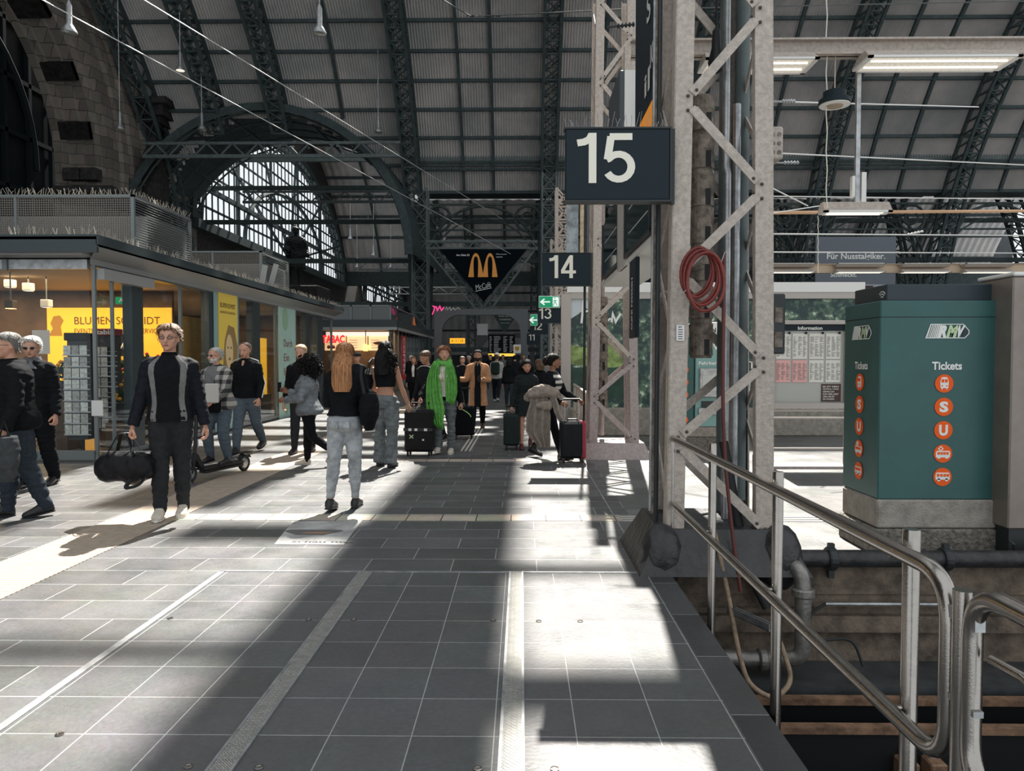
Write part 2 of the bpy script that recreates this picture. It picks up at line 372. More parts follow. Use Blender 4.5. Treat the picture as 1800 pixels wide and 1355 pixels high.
bv = []; bf = []
for i in range(33):
    a = pi*i/32
    for (yy, rr) in ((46.6, .985), (46.6, 1.04), (57, 1.12), (57, 1.14)): bv.append((HX + HRAD*rr*cos(a), yy, HZ + HRAD*rr*sin(a)))
bf = [(i*4+j, i*4+j+1, (i+1)*4+j+1, (i+1)*4+j) for i in range(32) for j in range(3)]
bm_ = MB().add(bv, bf); bm_.box(-24.9, -24.7, 46.6, 57, 12, 13).box(-7.5, -7.3, 50, 57, 7.8, 8.9)
for yy in (47, 49.5, 52, 54.5, 56.8): bm_.path([(HX + HRAD*(.985+.010*(yy-47))*cos(pi*i/24), yy, HZ + HRAD*(.985+.010*(yy-47))*sin(pi*i/24)) for i in range(25)], .07, 6)
for i in range(1, 12): bm_.beam((HX + HRAD*1.0*cos(pi*i/12), 46.8, HZ + HRAD*sin(pi*i/12)), (HX + HRAD*1.06*cos(pi*i/12), 57, HZ + HRAD*1.05*sin(pi*i/12)), .12)
struct(bm_, 'ceiling_vault', M_DARKIRON)
skin(138, pi-aL, .1, X0, X1, 'ceiling', 1.8, 30, .05)
vs_ = MB()
for i in range(6): vs_.box(-7.4 + i*13., -7.4 + i*13. + (9.5 if i % 2 else 12), 50.9, 57.6, 14.0, 14.15)
vs_.box(-7.4, X1, 52.6, 57.6, 14.1, 14.2); vs_.box(-25, X1, 105.8, 106.2, 12.2, 14.2); vs_.box(-9, X1, 106.2, 113.2, 13.9, 14.1)
struct(vs_, 'ceiling_valley', M_DARKIRON)
struct(MB().box(-26, 110, 168, 169, -1, 40), 'wall_back', mat('far wall', (.05, .055, .06), .8, 0, .3, .2))
# -- unseen apex skylight zone: panels added and spaced to pattern the sun on the floor
KX, KY = SDIR.x/SDIR.z, SDIR.y/SDIR.z
random.seed(21)
ap = MB(); ny = 104
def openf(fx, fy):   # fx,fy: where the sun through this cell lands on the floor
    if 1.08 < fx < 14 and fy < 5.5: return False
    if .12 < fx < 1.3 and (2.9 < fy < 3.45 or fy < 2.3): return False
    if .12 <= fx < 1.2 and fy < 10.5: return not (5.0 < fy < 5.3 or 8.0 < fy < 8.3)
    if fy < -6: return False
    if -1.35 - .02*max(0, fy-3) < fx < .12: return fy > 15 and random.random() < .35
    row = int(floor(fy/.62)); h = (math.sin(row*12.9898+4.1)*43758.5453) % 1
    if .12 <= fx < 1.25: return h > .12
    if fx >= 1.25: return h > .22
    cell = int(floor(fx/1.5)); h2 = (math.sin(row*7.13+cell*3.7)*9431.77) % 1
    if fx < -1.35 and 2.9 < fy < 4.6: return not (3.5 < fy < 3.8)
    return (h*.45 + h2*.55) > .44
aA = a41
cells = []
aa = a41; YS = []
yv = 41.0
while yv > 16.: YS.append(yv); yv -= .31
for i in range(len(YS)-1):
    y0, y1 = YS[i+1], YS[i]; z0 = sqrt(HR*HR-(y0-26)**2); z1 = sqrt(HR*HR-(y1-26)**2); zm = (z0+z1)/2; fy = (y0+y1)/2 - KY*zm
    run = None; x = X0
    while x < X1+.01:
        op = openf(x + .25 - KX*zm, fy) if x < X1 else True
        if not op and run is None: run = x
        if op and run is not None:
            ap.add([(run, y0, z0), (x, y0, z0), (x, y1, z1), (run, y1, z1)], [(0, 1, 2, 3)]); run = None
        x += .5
struct(ap, 'ceiling_sun_mask', M_SKIN)
# near part of hall 1 behind the camera: closed skin
skin(26, math.acos(-10/HR), pi-.9, X0, X1, 'ceiling', 2.0, 8, .03)
# -- purlins and light rafters
pu = MB()
def arow(yc, a, r, hw, hh, mb=pu, x0=X0, x1=X1):
    y, z = arcp(yc, a, r); mb.box(x0, x1, y-hw, y+hw, z-hh, z+hh)
for k in range(9):
    a_ = aL + (a41-aL)*k/8; z_ = arcp(26, a_)[1]
    h_ = sqrt(max(0, HRAD**2-(z_-HZ)**2)) if z_ < HZ+HRAD else 0
    arow(26, a_, HR-.10, .06, .10, x0=HX+h_ if h_ else X0)
    if h_ and HX-h_ > X0: arow(26, a_, HR-.10, .06, .10, x1=HX-h_)
for k in range(22): arow(82, aL + (2.2-aL)*k/14, HR-.15, .12, .16)
for k in range(12): arow(138, .3 + k*.16, HR-.2, .14, .2)
def rafter(mb, yc, x, a0, a1, r, hw, dep, n=12):
    for i in range(n):
        p = arcp(yc, a0+(a1-a0)*i/n, r); q = arcp(yc, a0+(a1-a0)*(i+1)/n, r); mb.beam((x, *p), (x, *q), hw, dep, up=(1, 0, 0))
MAINX = [-23.6, -19.5, -15.4, -7.3, 1.8, 10.9, 19.9, 28.9, 38., 47., 56.]
for x in (-11.5, -3.9, -1.9, 5.0, 7.2, 14.1, 16.3, 23.0, 25.4, 32.2, 34.6, 41, 44): rafter(pu, 26, x, aL if x > -7.4 else .66, a41, HR-.16, .16, .2)
for x in [-20+i*4.4 for i in range(19)]: rafter(pu, 82, x, aL, 2.2, HR-.2, .2, .3, 16)
struct(pu, 'trim_4', M_DARKIRON)
# -- main lattice arches, one thing each
def arch(x, yc, a0, a1, dep=1.3, wd=.95, bays=22, lod=1, mirror=False):
    mb = MB(); n = bays; A = [a0 + (a1-a0)*i/n for i in range(n+1)]
    pt = lambda i, r, sx: (x + sx*wd/2, *(arcp(yc, pi - A[i] if mirror else A[i], r)))
    for i in range(n):
        for sx in (-1, 1):
            for r in (HR-.25, HR-dep): mb.beam(pt(i, r, sx), pt(i+1, r, sx), .17, .17)
            if lod: mb.beam(pt(i, HR-.25, sx), pt(i+1, HR-dep, sx), .07)
        mb.beam(pt(i, HR-dep, -1), pt(i+1, HR-dep, 1), .07); mb.beam(pt(i, HR-dep, 1), pt(i+1, HR-dep, -1), .07)
        mb.beam(pt(i, HR-dep, -1), pt(i, HR-dep, 1), .09)
        if lod: mb.beam(pt(i, HR-.25, -1), pt(i+1, HR-.25, 1), .07)
    return mb
for x in MAINX:
    side = 'on the left' if x < -8 else ('over the middle of the concourse' if x < 12 else 'on the right')
    o = arch(x, 26, 0 if x > -8 or x < -23 else .64, 1.35, bays=46 if x > -8 else 26).build('roof_arch', M_DARKIRON)
    tag(o, 'dark lattice steel arch rib of the nearest hall roof, ' + side, 'roof arch', 'nearest hall roof arches ' + side)
    if x > -8:
        o = arch(x, 82, 0, 1.1, bays=26, lod=1, mirror=True).build('roof_arch', M_DARKIRON)
        tag(o, 'dark lattice arch rib springing away behind the first row, ' + side, 'roof arch', 'second row arches ' + side)
        o = arch(x, 82, .0, .9, bays=18, lod=0).build('roof_arch', M_DARKIRON)
        tag(o, 'distant dark lattice arch rib of the second hall, ' + side, 'roof arch', 'second hall far arches ' + side)
# valley girders with ring ornaments between the arches
for i, x in enumerate(MAINX[3:-1]):
    xn = MAINX[3:][i+1]; mb = MB(); y = 53.
    mb.beam((x, y, 12.6), (xn, y, 12.6), .14); mb.beam((x, y, 10.8), (xn, y, 10.8), .12) if i != 1 else None
    for s_, xx in ((1, x), (-1, xn)):
        mb.path([(xx + s_*(1.35+.9*cos(t*pi/8)), y, 11.6+.9*sin(t*pi/8)) for t in range(16)], .1, 6, True)
        mb.path([(xx + s_*(1.35+.45*cos(t*pi/6)), y, 11.6+.45*sin(t*pi/6)) for t in range(12)], .08, 6, True)
        mb.path([(xx + s_*(.3+4.2*(1-cos(t*pi/16))), y, 7.5+5.*sin(t*pi/16)) for t in range(9)], .1, 6)
        mb.path([(xx + s_*(.3+4.2*(1-cos(t*pi/16))), y, 6.6+5.*sin(t*pi/16)) for t in range(9)], .06, 6)
    tag(mb.build('valley_girder', M_DARKIRON), 'dark curved bracket girder with ring ornaments between roof arch feet', 'girder', 'ring ornament girders')
# lattice gantries crossing on the left, long pipe over the tracks
def gantry(x0, x1, y, z0, z1, st, label):
    mb = MB(); mb.beam((x0, y, z0), (x1, y, z0), .16, .2); mb.beam((x0, y, z1), (x1, y, z1), .12, .16); n = int((x1-x0)/st)
    for i in range(n):
        a = x0 + (x1-x0)*i/n; b = x0 + (x1-x0)*(i+1)/n
        mb.beam((a, y, z0), ((a+b)/2, y, z1), .09); mb.beam(((a+b)/2, y, z1), (b, y, z0), .09)
    tag(mb.build('lattice_gantry', M_IRON), label, 'gantry')
gantry(-23.5, -7.5, 46.0, 14.15, 14.95, 1.5, 'upper dark lattice gantry crossing in front of the large arched window')
gantry(-22, -7.6, 58.5, 14., 14.8, 1.8, 'second lattice gantry lower across the large arched window')
gantry(-22, -8, 100, 13.8, 15.3, 3, 'distant lattice gantry in front of the small arched window')
gantry(-20, -8, 112, 11.6, 12.6, 3, 'farthest low lattice gantry beside the tall lattice mast')
tag(MB().tube((-8, 0, 0), (66, 0, 0), .32, 12).build('roof_pipe', M_IRON, loc=(0, 49.9, 14.95)), 'long dark horizontal pipe running under the roof over the tracks', 'pipe')
tag(MB().tube((-8, 0, 0), (66, 0, 0), .1, 8).build('roof_pipe', M_DARKIRON, loc=(0, 49.6, 14.2)), 'thin dark horizontal pipe just below the thick roof pipe', 'pipe')
# ================================================================ SETTING: left gable wall
M_STONE = mat('dark sandstone', (.15, .105, .07), .85, 0, .45, 1.2, .8, 6)
M_STONED = mat('sooty carved stone', (.028, .026, .025), .9, 0, .5, 3, 1., 5)
gl = MB(); TH = .8
def gable(yc, hw, zs, zt, sill, y0, y1, top):
    """wall strip X=-25 from y0 to y1 with an arched opening"""
    n = int((y1-y0)/1.0)
    for i in range(n):
        a = y0+(y1-y0)*i/n; b = y0+(y1-y0)*(i+1)/n; m = (a+b)/2; t = abs(m-yc)/hw
        if t >= 1: gl.box(-25-TH, -25, a, b, -.5, top)
        else:
            zo = zs + (zt-zs)*sqrt(1-t*t); gl.box(-25-TH, -25, a, b, -.5, sill); gl.box(-25-TH, -25, a, b, zo, top)
gable(79, 23.5, 13., 24., 12.2, 54.5, 106, 30)
gable(135, 19, 13, 20.5, 11.0, 106, 168, 30)
gl.box(-25-TH, -25, -10, 24.4, -.5, 30)
struct(gl, 'wall_left', M_STONED)
# near stone arch with deep reveal
YC, RA, ZS = 34.5, 9.5, 12.4
def ringp(r, t):      # t<0: vertical jamb below springing
    return (YC + r, ZS + t) if t <= 0 else (YC + r*cos(t), ZS + r*sin(t))
prof = [(9.3, -27.6), (9.3, -27.2), (9.55, -27.15), (9.55, -26.9), (9.75, -26.85), (9.75, -26.1), (9.95, -26.05), (9.95, -25.5), (10.3, -25.3), (10.6, -25.25), (10.6, -25.0), (11.6, -24.95), (11.7, -24.75), (12.3, -24.7), (12.4, -24.5), (13.3, -24.4), (13.4, -24.1), (14.2, -24.0), (14.3, -24.6), (22, -24.8)]
ts = [-12.9, -6, 0] + [pi*i/40 for i in range(1, 41)]
vs2 = []; fs2 = []
for t in ts:
    for (r, x) in prof:
        y, z = ringp(min(r, 40), t); vs2.append((x, y, z))
k = len(prof)
for i in range(len(ts)-1):
    for j in range(k-1): fs2.append((i*k+j, (i+1)*k+j, (i+1)*k+j+1, i*k+j+1))
sa = MB().add(vs2, fs2)
struct(sa, 'wall_left_arch', tilemat('dressed sandstone', 1.1, .6, .5, True, sat=.6, base=(.17, .13, .095), joint=(.04, .03, .022), rough=.85, jw=.02, var=.3))
cb = MB()
for t0 in (-1.0, .28, .62, .98):   # carved bands on the reveal
    for kx in range(2):
        if t0 < 0: cb.box(-27.1+kx*1.05, -26.15+kx*1.0, YC+9.2, YC+9.9, ZS-.2, ZS+.5)
        else:
            y, z = ringp(9.55, t0); c = V((-26.3, y, z)); n_ = V((0, cos(t0), sin(t0))); tt = V((0, -sin(t0), cos(t0)))
            cb.beam(c - XA*.95, c + XA*.9, .3, 1.0, up=tt)
# cornice at the springing and the projecting pier
cb.box(-27.6, -24.1, YC+9.0, YC+14.6, ZS-1.0, ZS-.6).box(-27.5, -24.3, YC+9.15, YC+14.4, ZS-1.35, ZS-1.0).box(-27.4, -24.4, YC+9.3, YC+14.3, ZS-1.6, ZS-1.35)
cb.box(-25, -23.4, 47.6, 49.2, 0, 16.6).box(-25, -22.9, 47.1, 49.7, 16.6, 17.0).box(-25, -22.6, 46.8, 50, 17.0, 17.6).box(-25, -22.2, 46.4, 50.4, 17.6, 18.)
struct(cb, 'trim_5', M_STONED)
# pair of stepped cornices climbing along the outer moulding
wn = MB(); wn.box(-28.2, -28.1, 20, 46, 0, 24)
struct(wn, 'window_1', mat('dark unlit window', (.006, .009, .012), .35))
wm = MB()
for yy in range(26, 45, 2): wm.box(-28.05, -27.8, yy-.12, yy+.12, 0, 22)
for zz in range(2, 22, 3): wm.box(-28.05, -27.8, 25, 44.5, zz-.12, zz+.12)
wm.path([(-27.9, YC+8.0*cos(pi*i/20), ZS+8.*sin(pi*i/20)) for i in range(21)], .22, 6)
struct(wm, 'trim_6', mat('black window bars', (.010, .014, .016), .8, spec=.1))
# bright slit glazing between pier and arch foot, and the two great windows' bars
def bars(name, yc, hw, zs, zt, sill, st, bw):
    mb = MB(); x = -24.7
    top = lambda y: zs + (zt-zs)*sqrt(max(0, 1-((y-yc)/hw)**2))
    y = yc-hw+.2
    while y < yc+hw: mb.box(x-.03, x+.03, y-bw, y+bw, sill, top(y)); y += st
    z = sill
    while z < zt:
        h = hw if z < zs else hw*sqrt(max(0, 1-((z-zs)/(zt-zs))**2)); mb.box(x-.03, x+.03, yc-h, yc+h, z-bw, z+bw); z += st*1.15
    for f, r in ((1., .35), (.93, .14), (.55, .2)):
        mb.path([(x, yc+hw*f*cos(pi*i/24), sill + (zt-sill)*f*sin(pi*i/24)) for i in range(25)], r, 6)
    for f in (-.62, -.25, .12, .5): mb.box(x-.08, x+.08, yc+hw*f-.2, yc+hw*f+.2, sill, top(yc+hw*f))
    for k in range(5):
        a = pi*(k+.8)/6; mb.beam((x, yc, sill), (x, yc+hw*cos(a), sill+(zt-sill)*sin(a)), .2)
    mb.box(x-.3, x+.5, yc-hw, yc+hw, sill-.7, sill); mb.box(x-.1, x+.3, yc-hw, yc+hw, sill+2.6, sill+2.9)
    struct(mb, name, M_DARKIRON)
bars('window_2', 79, 23.5, 13, 24, 12.2, 1.15, .10)
bars('window_3', 135, 19, 13, 20.5, 11.0, 1.7, .15)
sl = MB()
for yy in [50.6+.55*i for i in range(7)]: sl.box(-25.1, -24.9, yy-.1, yy+.1, 9.5, 22)
for zz in range(10, 22): sl.box(-25.1, -24.9, 50.2, 54.5, zz-.08, zz+.08)
for i in range(6): sl.beam((-24.8, 50.3+.1*i, 10+2*i), (-24.8, 54, 12+1.6*i), .14)
struct(sl, 'window_4', M_DARKIRON)
struct(MB().box(-25.8, -25, 50.2, 54.5, -.5, 9.5), 'wall_left_low', M_STONED)
# ================================================================ lattice pillars of platform heads
def pillar(name, y0, label, ztop=7.2, detail=True, split=None):
    t = thing(name, label, 'pillar', (1.42, y0, 0)); D = .68
    hw = lambda z: .385 - .021*min(z, 4.5)
    def leg(sx, yy, z0, z1, m, nm):
        mb = MB(); x0 = sx*hw(z0); x1 = sx*hw(z1); d = .0
        def strip(ox, oy, w_, dd):
            a = V((x0 + ox, yy + oy, z0)); b = V((x1 + ox, yy + oy, z1))
            mb.beam(a, b, w_, dd, up=(0, 1, 0))
        fy = -1 if yy < .3 else 1
        mb.beam((x0 - sx*.062, yy, z0), (x1 - sx*.062, yy, z1), .122, .012, up=(0, 1, 0))          # face plate
        mb.beam((x0, yy - fy*.055, z0), (x1, yy - fy*.055, z1), .012, .11, up=(0, 1, 0))        # side flange
        mb.beam((x0 - sx*.120, yy - fy*.03, z0), (x1 - sx*.120, yy - fy*.03, z1), .010, .06, up=(0, 1, 0))
        return mb.build(nm, m, t)
    zb = .10
    for sx in (-1, 1):
        for yy in (0, D):
            if split:
                leg(sx, yy, zb, split, M_PAINT2, 'leg'); leg(sx, yy, split, ztop, M_PAINT, 'leg')
            else: leg(sx, yy, zb, ztop, M_PAINT, 'leg')
    lz = [.925 + 1.2*k for k in range(-1, 6)]; rz_ = [.27 + 1.2*k*1.0 + .02*k for k in range(0, 6)]
    def brace(a, b, up, th=.012, w_=.065):
        mb = MB(); mb.beam(a, b, th, w_, up=up); mb.build('brace', M_PAINT if a[2] > (split or 0) else M_PAINT2, t)
    rv = MB()
    for yy in (-.012, D+.012):
        for z in lz:
            for q in rz_:
                if abs(z-q) < .75 and 0 < z < ztop and q < ztop:
                    a = V((-hw(z)+.09, yy, z + (.05 if q > z else -.05))); b = V((hw(q)-.09, yy, q + (.05 if z > q else -.05)))
                    d = (b-a).normalized(); brace(a, b, d.cross(YA))
                    for p in (a, b):
                        for s_ in (-1, 1):
                            if yy < 0: rv.lathe([(.013, 0), (.011, .008), (.004, .013)], p + V((s_*.03*(1 if p is a else -1), -.004, s_*.02)), 8, (0, -1, 0))
    for sx in (-1, 1):
        for z in [.5 + 1.2*k for k in range(6)]:
            if z+.55 < ztop:
                brace((sx*(hw(z)), .05, z), (sx*(hw(z+.55)), D-.05, z+.55), (1, 0, 0), .05, .012); brace((sx*(hw(z+.6)), D-.05, z+.6), (sx*hw(z+1.15), .05, z+1.15), (1, 0, 0), .05, .012)
    rv.build('rivet', mat('dark rivet steel', (.09, .08, .07), .5, .6), t)
    return t, hw
p15, hw15 = pillar('lattice_pillar', 5.28, 'grey riveted lattice steel pillar beside the large 15 sign, red hose hung on it')
p14, hw14 = pillar('lattice_pillar', 11.35, 'grey riveted lattice pillar with a mauve lower half beside the 14 sign', split=2.0)
# feet
def foot(parent, m, dark):
    mb = MB(); a, b, D = (.60, .44, .68) if dark else (.56, .46, .68)
    z1 = .30 if dark else .24
    P0 = [(-a, -.18), (a, -.18), (a, D+.2), (-a, D+.2)]; P1 = [(-b, -.04), (b, -.04), (b, D+.05), (-b, D+.05)]
    vs = [(*p, 0) for p in P0] + [(*p, z1) for p in P1] + [(p[0]*.86, .06 if p[1] < .3 else D-.06, z1) for p in P1]
    mb.add(vs, [(0,1,5,4),(1,2,6,5),(2,3,7,6),(3,0,4,7),(4,5,9,8),(5,6,10,9),(6,7,11,10),(7,4,8,11),(8,9,10,11)])
    mb.build('foot_casting', m, parent)
foot(p15, mat('black tar paint', (.022, .022, .024), .45, 0, .3, 8, .9, 14, spec=.6), True)
foot(p14, M_PAINT2, False)
kn = MB()
for sx in (-1, 1):
    kn.ell((sx*.42, -.02, .1), (.16, .15, .24), 12, 8)
kn.build('boot_casting', MATS['black tar paint'], p15, smooth=80)
# perforated cast sleeve inside each pillar
M_CAST = mat('rusty grey cast sleeve', (.20, .165, .135), .65, .35, .5, 14, .5, 40)
def sleeve(parent, x, y, z0, z1, r):
    t = thing('cast_sleeve', 'segmented cast drain sleeve with dark slots inside the ' + ('near' if parent is p15 else 'mauve-footed') + ' pillar', 'drain sleeve', (1.38+x, y, 0))
    n = int((z1-z0)/.26); h = (z1-z0)/n
    for i in range(n):
        a = z0+i*h; mb = MB(); mb.lathe([(r*.9, a), (r*.9, a+h*.06), (r, a+h*.07), (r*.97, a+h*.5), (r*1.02, a+h*.92), (r*.92, a+h*.94), (r*.9, a+h)], (0, 0, 0), 20)
        mb.build('sleeve_ring', M_CAST, t)
    for i in range(0, n): MB().box(.006, .042, -r-.004, -r+.05, z0+i*h+h*.08, z0+i*h+h*.5).build('slot', M_BLACK, t)
    return t
sleeve(p15, -.025, 5.62, 1.52, 3.47, .088)
sleeve(p14, -.12, 11.7, .75, 2.5, .10)
# vertical pipes inside pillar 15
def pipe(name, pts, r, m, label, n=12, loc=(0, 0, 0)):
    pts = [V(p)-V(loc) for p in pts]
    return tag(MB().path(pts, r, n).build(name, m, None, smooth=True, loc=loc), label, 'pipe' if 'pipe' in name else 'cable')
def bend(pts, r, n=6):   # round the corners of a polyline
    out = [V(pts[0])]
    for i in range(1, len(pts)-1):
        p = V(pts[i]); a = (V(pts[i-1])-p); b = (V(pts[i+1])-p); k = min(r, a.length*.45, b.length*.45); a.normalize(); b.normalize()
        A, B = p+a*k, p+b*k
        for j in range(n+1):
            t = j/n; out.append(A*(1-t)**2 + p*2*t*(1-t) + B*t*t)
    return out + [V(pts[-1])]
pipe('downpipe', [(1.545, 5.62, .22), (1.545, 5.62, 2.9), (1.53, 5.62, 2.95), (1.53, 5.62, 7)], .027, M_GALV, 'light grey conduit running full height beside the slotted sleeve')
pipe('downpipe', [(1.64, 5.72, .4), (1.64, 5.72, 3.45)], .03, M_GALV, 'grey capped conduit right of the full-height one, ending above the sign')
pipe('downpipe', [(1.72, 5.86, .4), (1.72, 5.86, 7)], .055, M_IRON, 'thick dark pipe inside the near pillar behind the conduits')
pipe('downpipe', [(1.60, 5.92, .3), (1.60, 5.92, 7)], .045, M_IRON, 'thick dark pipe behind the slotted sleeve')
pipe('downpipe', [(1.29, 11.9, .3), (1.29, 11.9, 5)], .04, M_PAINT2, 'mauve pipe at the back of the far pillar')
pipe('side_conduit', [(1.005, 5.52, .3), (1.02, 5.52, 7)], .018, M_BLKMET, 'dark conduit running up the left side of the near pillar')
pipe('side_conduit', [(1.03, 5.8, .3), (1.05, 5.8, 7)], .026, M_CAST, 'rusty conduit running up the left rear of the near pillar')
pipe('side_conduit', [(.985, 5.66, .35), (1.0, 5.66, 5)], .010, M_GALV, 'thin pale conduit between the dark and rusty ones on the near pillar')
pipe('side_conduit', [(.985, 11.7, .3), (1.0, 11.7, 5)], .02, M_BLKMET, 'dark conduit running up the left side of the second pillar')
pipe('hanging_cable', [(1.42, 5.5, 6.5), (1.42, 5.5, 3.85)], .008, M_BLACK, 'black cable with a plug hanging at the top of the near pillar')
tag(MB().lathe([(.012, .25), (.03, .22), (.035, .1), (.06, 0), (.05, -.06), (.015, -.08)], (0, 0, 0), 12).build('cable_plug', M_BLACK, None, smooth=True, loc=(1.42, 5.5, 3.68)), 'black plug on the end of the hanging cable', 'plug')
pipe('hanging_cable', bend([(1.41, 5.20, 2.25), (1.41, 5.2, 1.2), (1.43, 5.2, .8), (1.47, 5.15, .3), (1.52, 5.1, -.1)], .3), .013, mat('dark red rubber', (.10, .02, .015), .5), 'thin dark red hose hanging straight down from the hose coil')
for k, (a, b) in enumerate((((1.5, 5.5, .9), (1.62, 5.3, .02)), ((1.75, 5.5, .8), (1.70, 5.35, .05)))):
    pipe('pillar_cable', bend([a, ((a[0]+b[0])/2, 5.4, .45), b, (b[0]+.12, 5.2, -.25)], .2), .035, M_RUBBER, ('first' if k == 0 else 'second') + ' thick black cable curling out at the near pillar foot, ' + ('left' if k == 0 else 'right') + ' one')
pipe('pit_hose', bend([(1.36, 5.2, .3), (1.43, 5.1, -.1), (1.45, 4.9, -.45), (1.47, 4.75, -.6), (1.62, 4.7, -.68), (1.78, 4.8, -.6), (1.74, 5.0, -.35), (1.6, 5.1, -.3)], .14, 5), .017, mat('tan hose', (.24, .17, .11), .6, 0, .3, 20), 'tan hose looping down into the pit by the near pillar')
# red hose coil
hc = thing('hose_coil', 'dark red rubber hose coil tied to the near pillar', 'hose', (1.235, 5.19, 2.12)); M_RED = mat('dark red hose', (.17, .022, .016), .42, 0, .25, 9)
for k in range(5):
    a = 1 + .05*k - .08*(k % 2); cx = .012*k - .02; cz = -.02*k
    MB().path([(cx + .105*a*cos(2*pi*i/28) + .02*sin(2*pi*i/28), -.02*k + .012*sin(3*2*pi*i/28), cz + .165*a*sin(2*pi*i/28) - .02*cos(2*pi*i/28)*k*.3) for i in range(28)], .0125, 8, True).build('hose_loop', M_RED, hc, smooth=True)
MB().path([(.13, -.06, .03), (.16, -.05, .12), (.2, 0, .16)], .003, 5).build('wire_tie', M_GALV, hc)
MB().path([(-.08, -.08, -.12), (-.14, -.06, -.16)], .003, 5).build('wire_tie', M_GALV, hc)
# small notice, junction bits, handle on the pillar
nt_ = thing('notice_sticker', 'small white notice stuck on the near pillar leg', 'notice', P(1196, 585, 5.262)); MB().box(-.028, .028, 0, .003, -.055, .055).build('paper', M_WHITE, nt_)
text('EV', (-.012, -.001, .035), XA, ZA, .022, .012, M_BLACK, nt_); 
for i in range(5): MB().box(-.016, .016, -.001, 0, .02-.016*i, .025-.016*i).build('text_line', M_BLACK, nt_)
hb = thing('steel_grab_loop', 'rounded steel grab loop on the left edge of the near pillar', 'grab loop', (1.02, 5.7, 0))
MB().path(bend([(.02, 0, 1.0), (.02, 0, 2.0), (.16, -.1, 2.03), (.16, -.1, 1.5)], .06), .02, 8).build('loop', M_PAINT2, hb, smooth=True)
cbx = thing('signal_box', 'tall narrow dark signal box on the right of the near pillar', 'box', (1.88, 5.5, 1.75)); MB().rbox(-.05, .05, -.05, .05, -.2, .24, .01).build('housing', M_BLKMET, cbx)
for z in (-.1, .08): MB().box(-.028, .028, -.056, -.05, z-.05, z+.06).build('pane', M_CAST, cbx)
jb = thing('junction_box', 'square weathered junction box with holes on the near pillar top right', 'box', (1.82, 5.6, 3.1)); MB().rbox(-.05, .10, -.09, .09, -.12, .12, .012).build('housing', M_PAINT, jb)
for i in range(3):
    for j in range(3): MB().lathe([(.016, 0), (.016, .004)], (-.02+.045*i, -.09, -.07+.065*j), 8, (0, -1, 0)).build('knockout', M_CAST, jb)
# ================================================================ platform number signs
def numsign(num, x0, x1, y, z0, z1, hD, dx, label, arrow=False):
    t = thing('platform_sign', label, 'sign', ((x0+x1)/2, y, (z0+z1)/2)); w_ = (x1-x0)/2; h = (z1-z0)/2
    MB().rbox(-w_, w_, 0, .09, -h, h, .006).build('panel', M_SIGN, t)
    MB().box(-w_-.012, w_+.012, -.004, .094, -h-.014, -h).box(-w_-.012, w_+.012, -.004, .094, h, h+.012).box(w_, w_+.012, -.004, .094, -h, h).build('frame', M_BLKMET, t)
    digits(num, (-w_+dx, -.001, h-.03-hD if not arrow else -hD/2), XA, ZA, hD, M_LETTER, t, (0, -.004, 0))
    return t
s15 = numsign('15', .305, 1.03, 5.2, 2.62, 3.11, .345, .065, 'big dark sign with cream number 15 on the near pillar')
s14 = numsign('14', .315, 1.04, 11.3, 2.65, 3.13, .345, .09, 'dark sign with cream number 14 on the second pillar')
s13 = numsign('13', .50, 1.28, 23.5, 2.7, 3.2, .345, .03, 'dark grey sign with white number 13 below the green exit sign')
s12 = numsign('12', .37, 1.12, 32, 2.65, 3.2, .345, .09, 'dark sign with white number 12 under the number 13 sign')
s11 = numsign('11', .28, 1.0, 41, 2.4, 3.0, .345, .1, 'smallest farthest dark sign with number 11')
for s_, zz in ((s13, 2.95), (s12, 2.92), (s11, 2.7)): MB().box(.40, .47, .1, .17, -zz, .3).build('sign_post', M_IRON, s_)
for s_ in (s15, s14):
    MB().box(.375, .40, .02, .06, -.27, .25).build('bracket', M_BLKMET, s_)
# spikes over sign 15
sp = MB()
random.seed(3)
for i in range(26):
    x = -.35+.028*i; sp.tube((x, .04, .25), (x+random.uniform(-.04, .04), .04+random.uniform(-.03, .03), .25+random.uniform(.06, .13)), .0016, 4)
sp.box(-.36, .36, .03, .05, .25, .256).build('bird_spikes', M_GALV, s15)['kind'] = 'stuff'
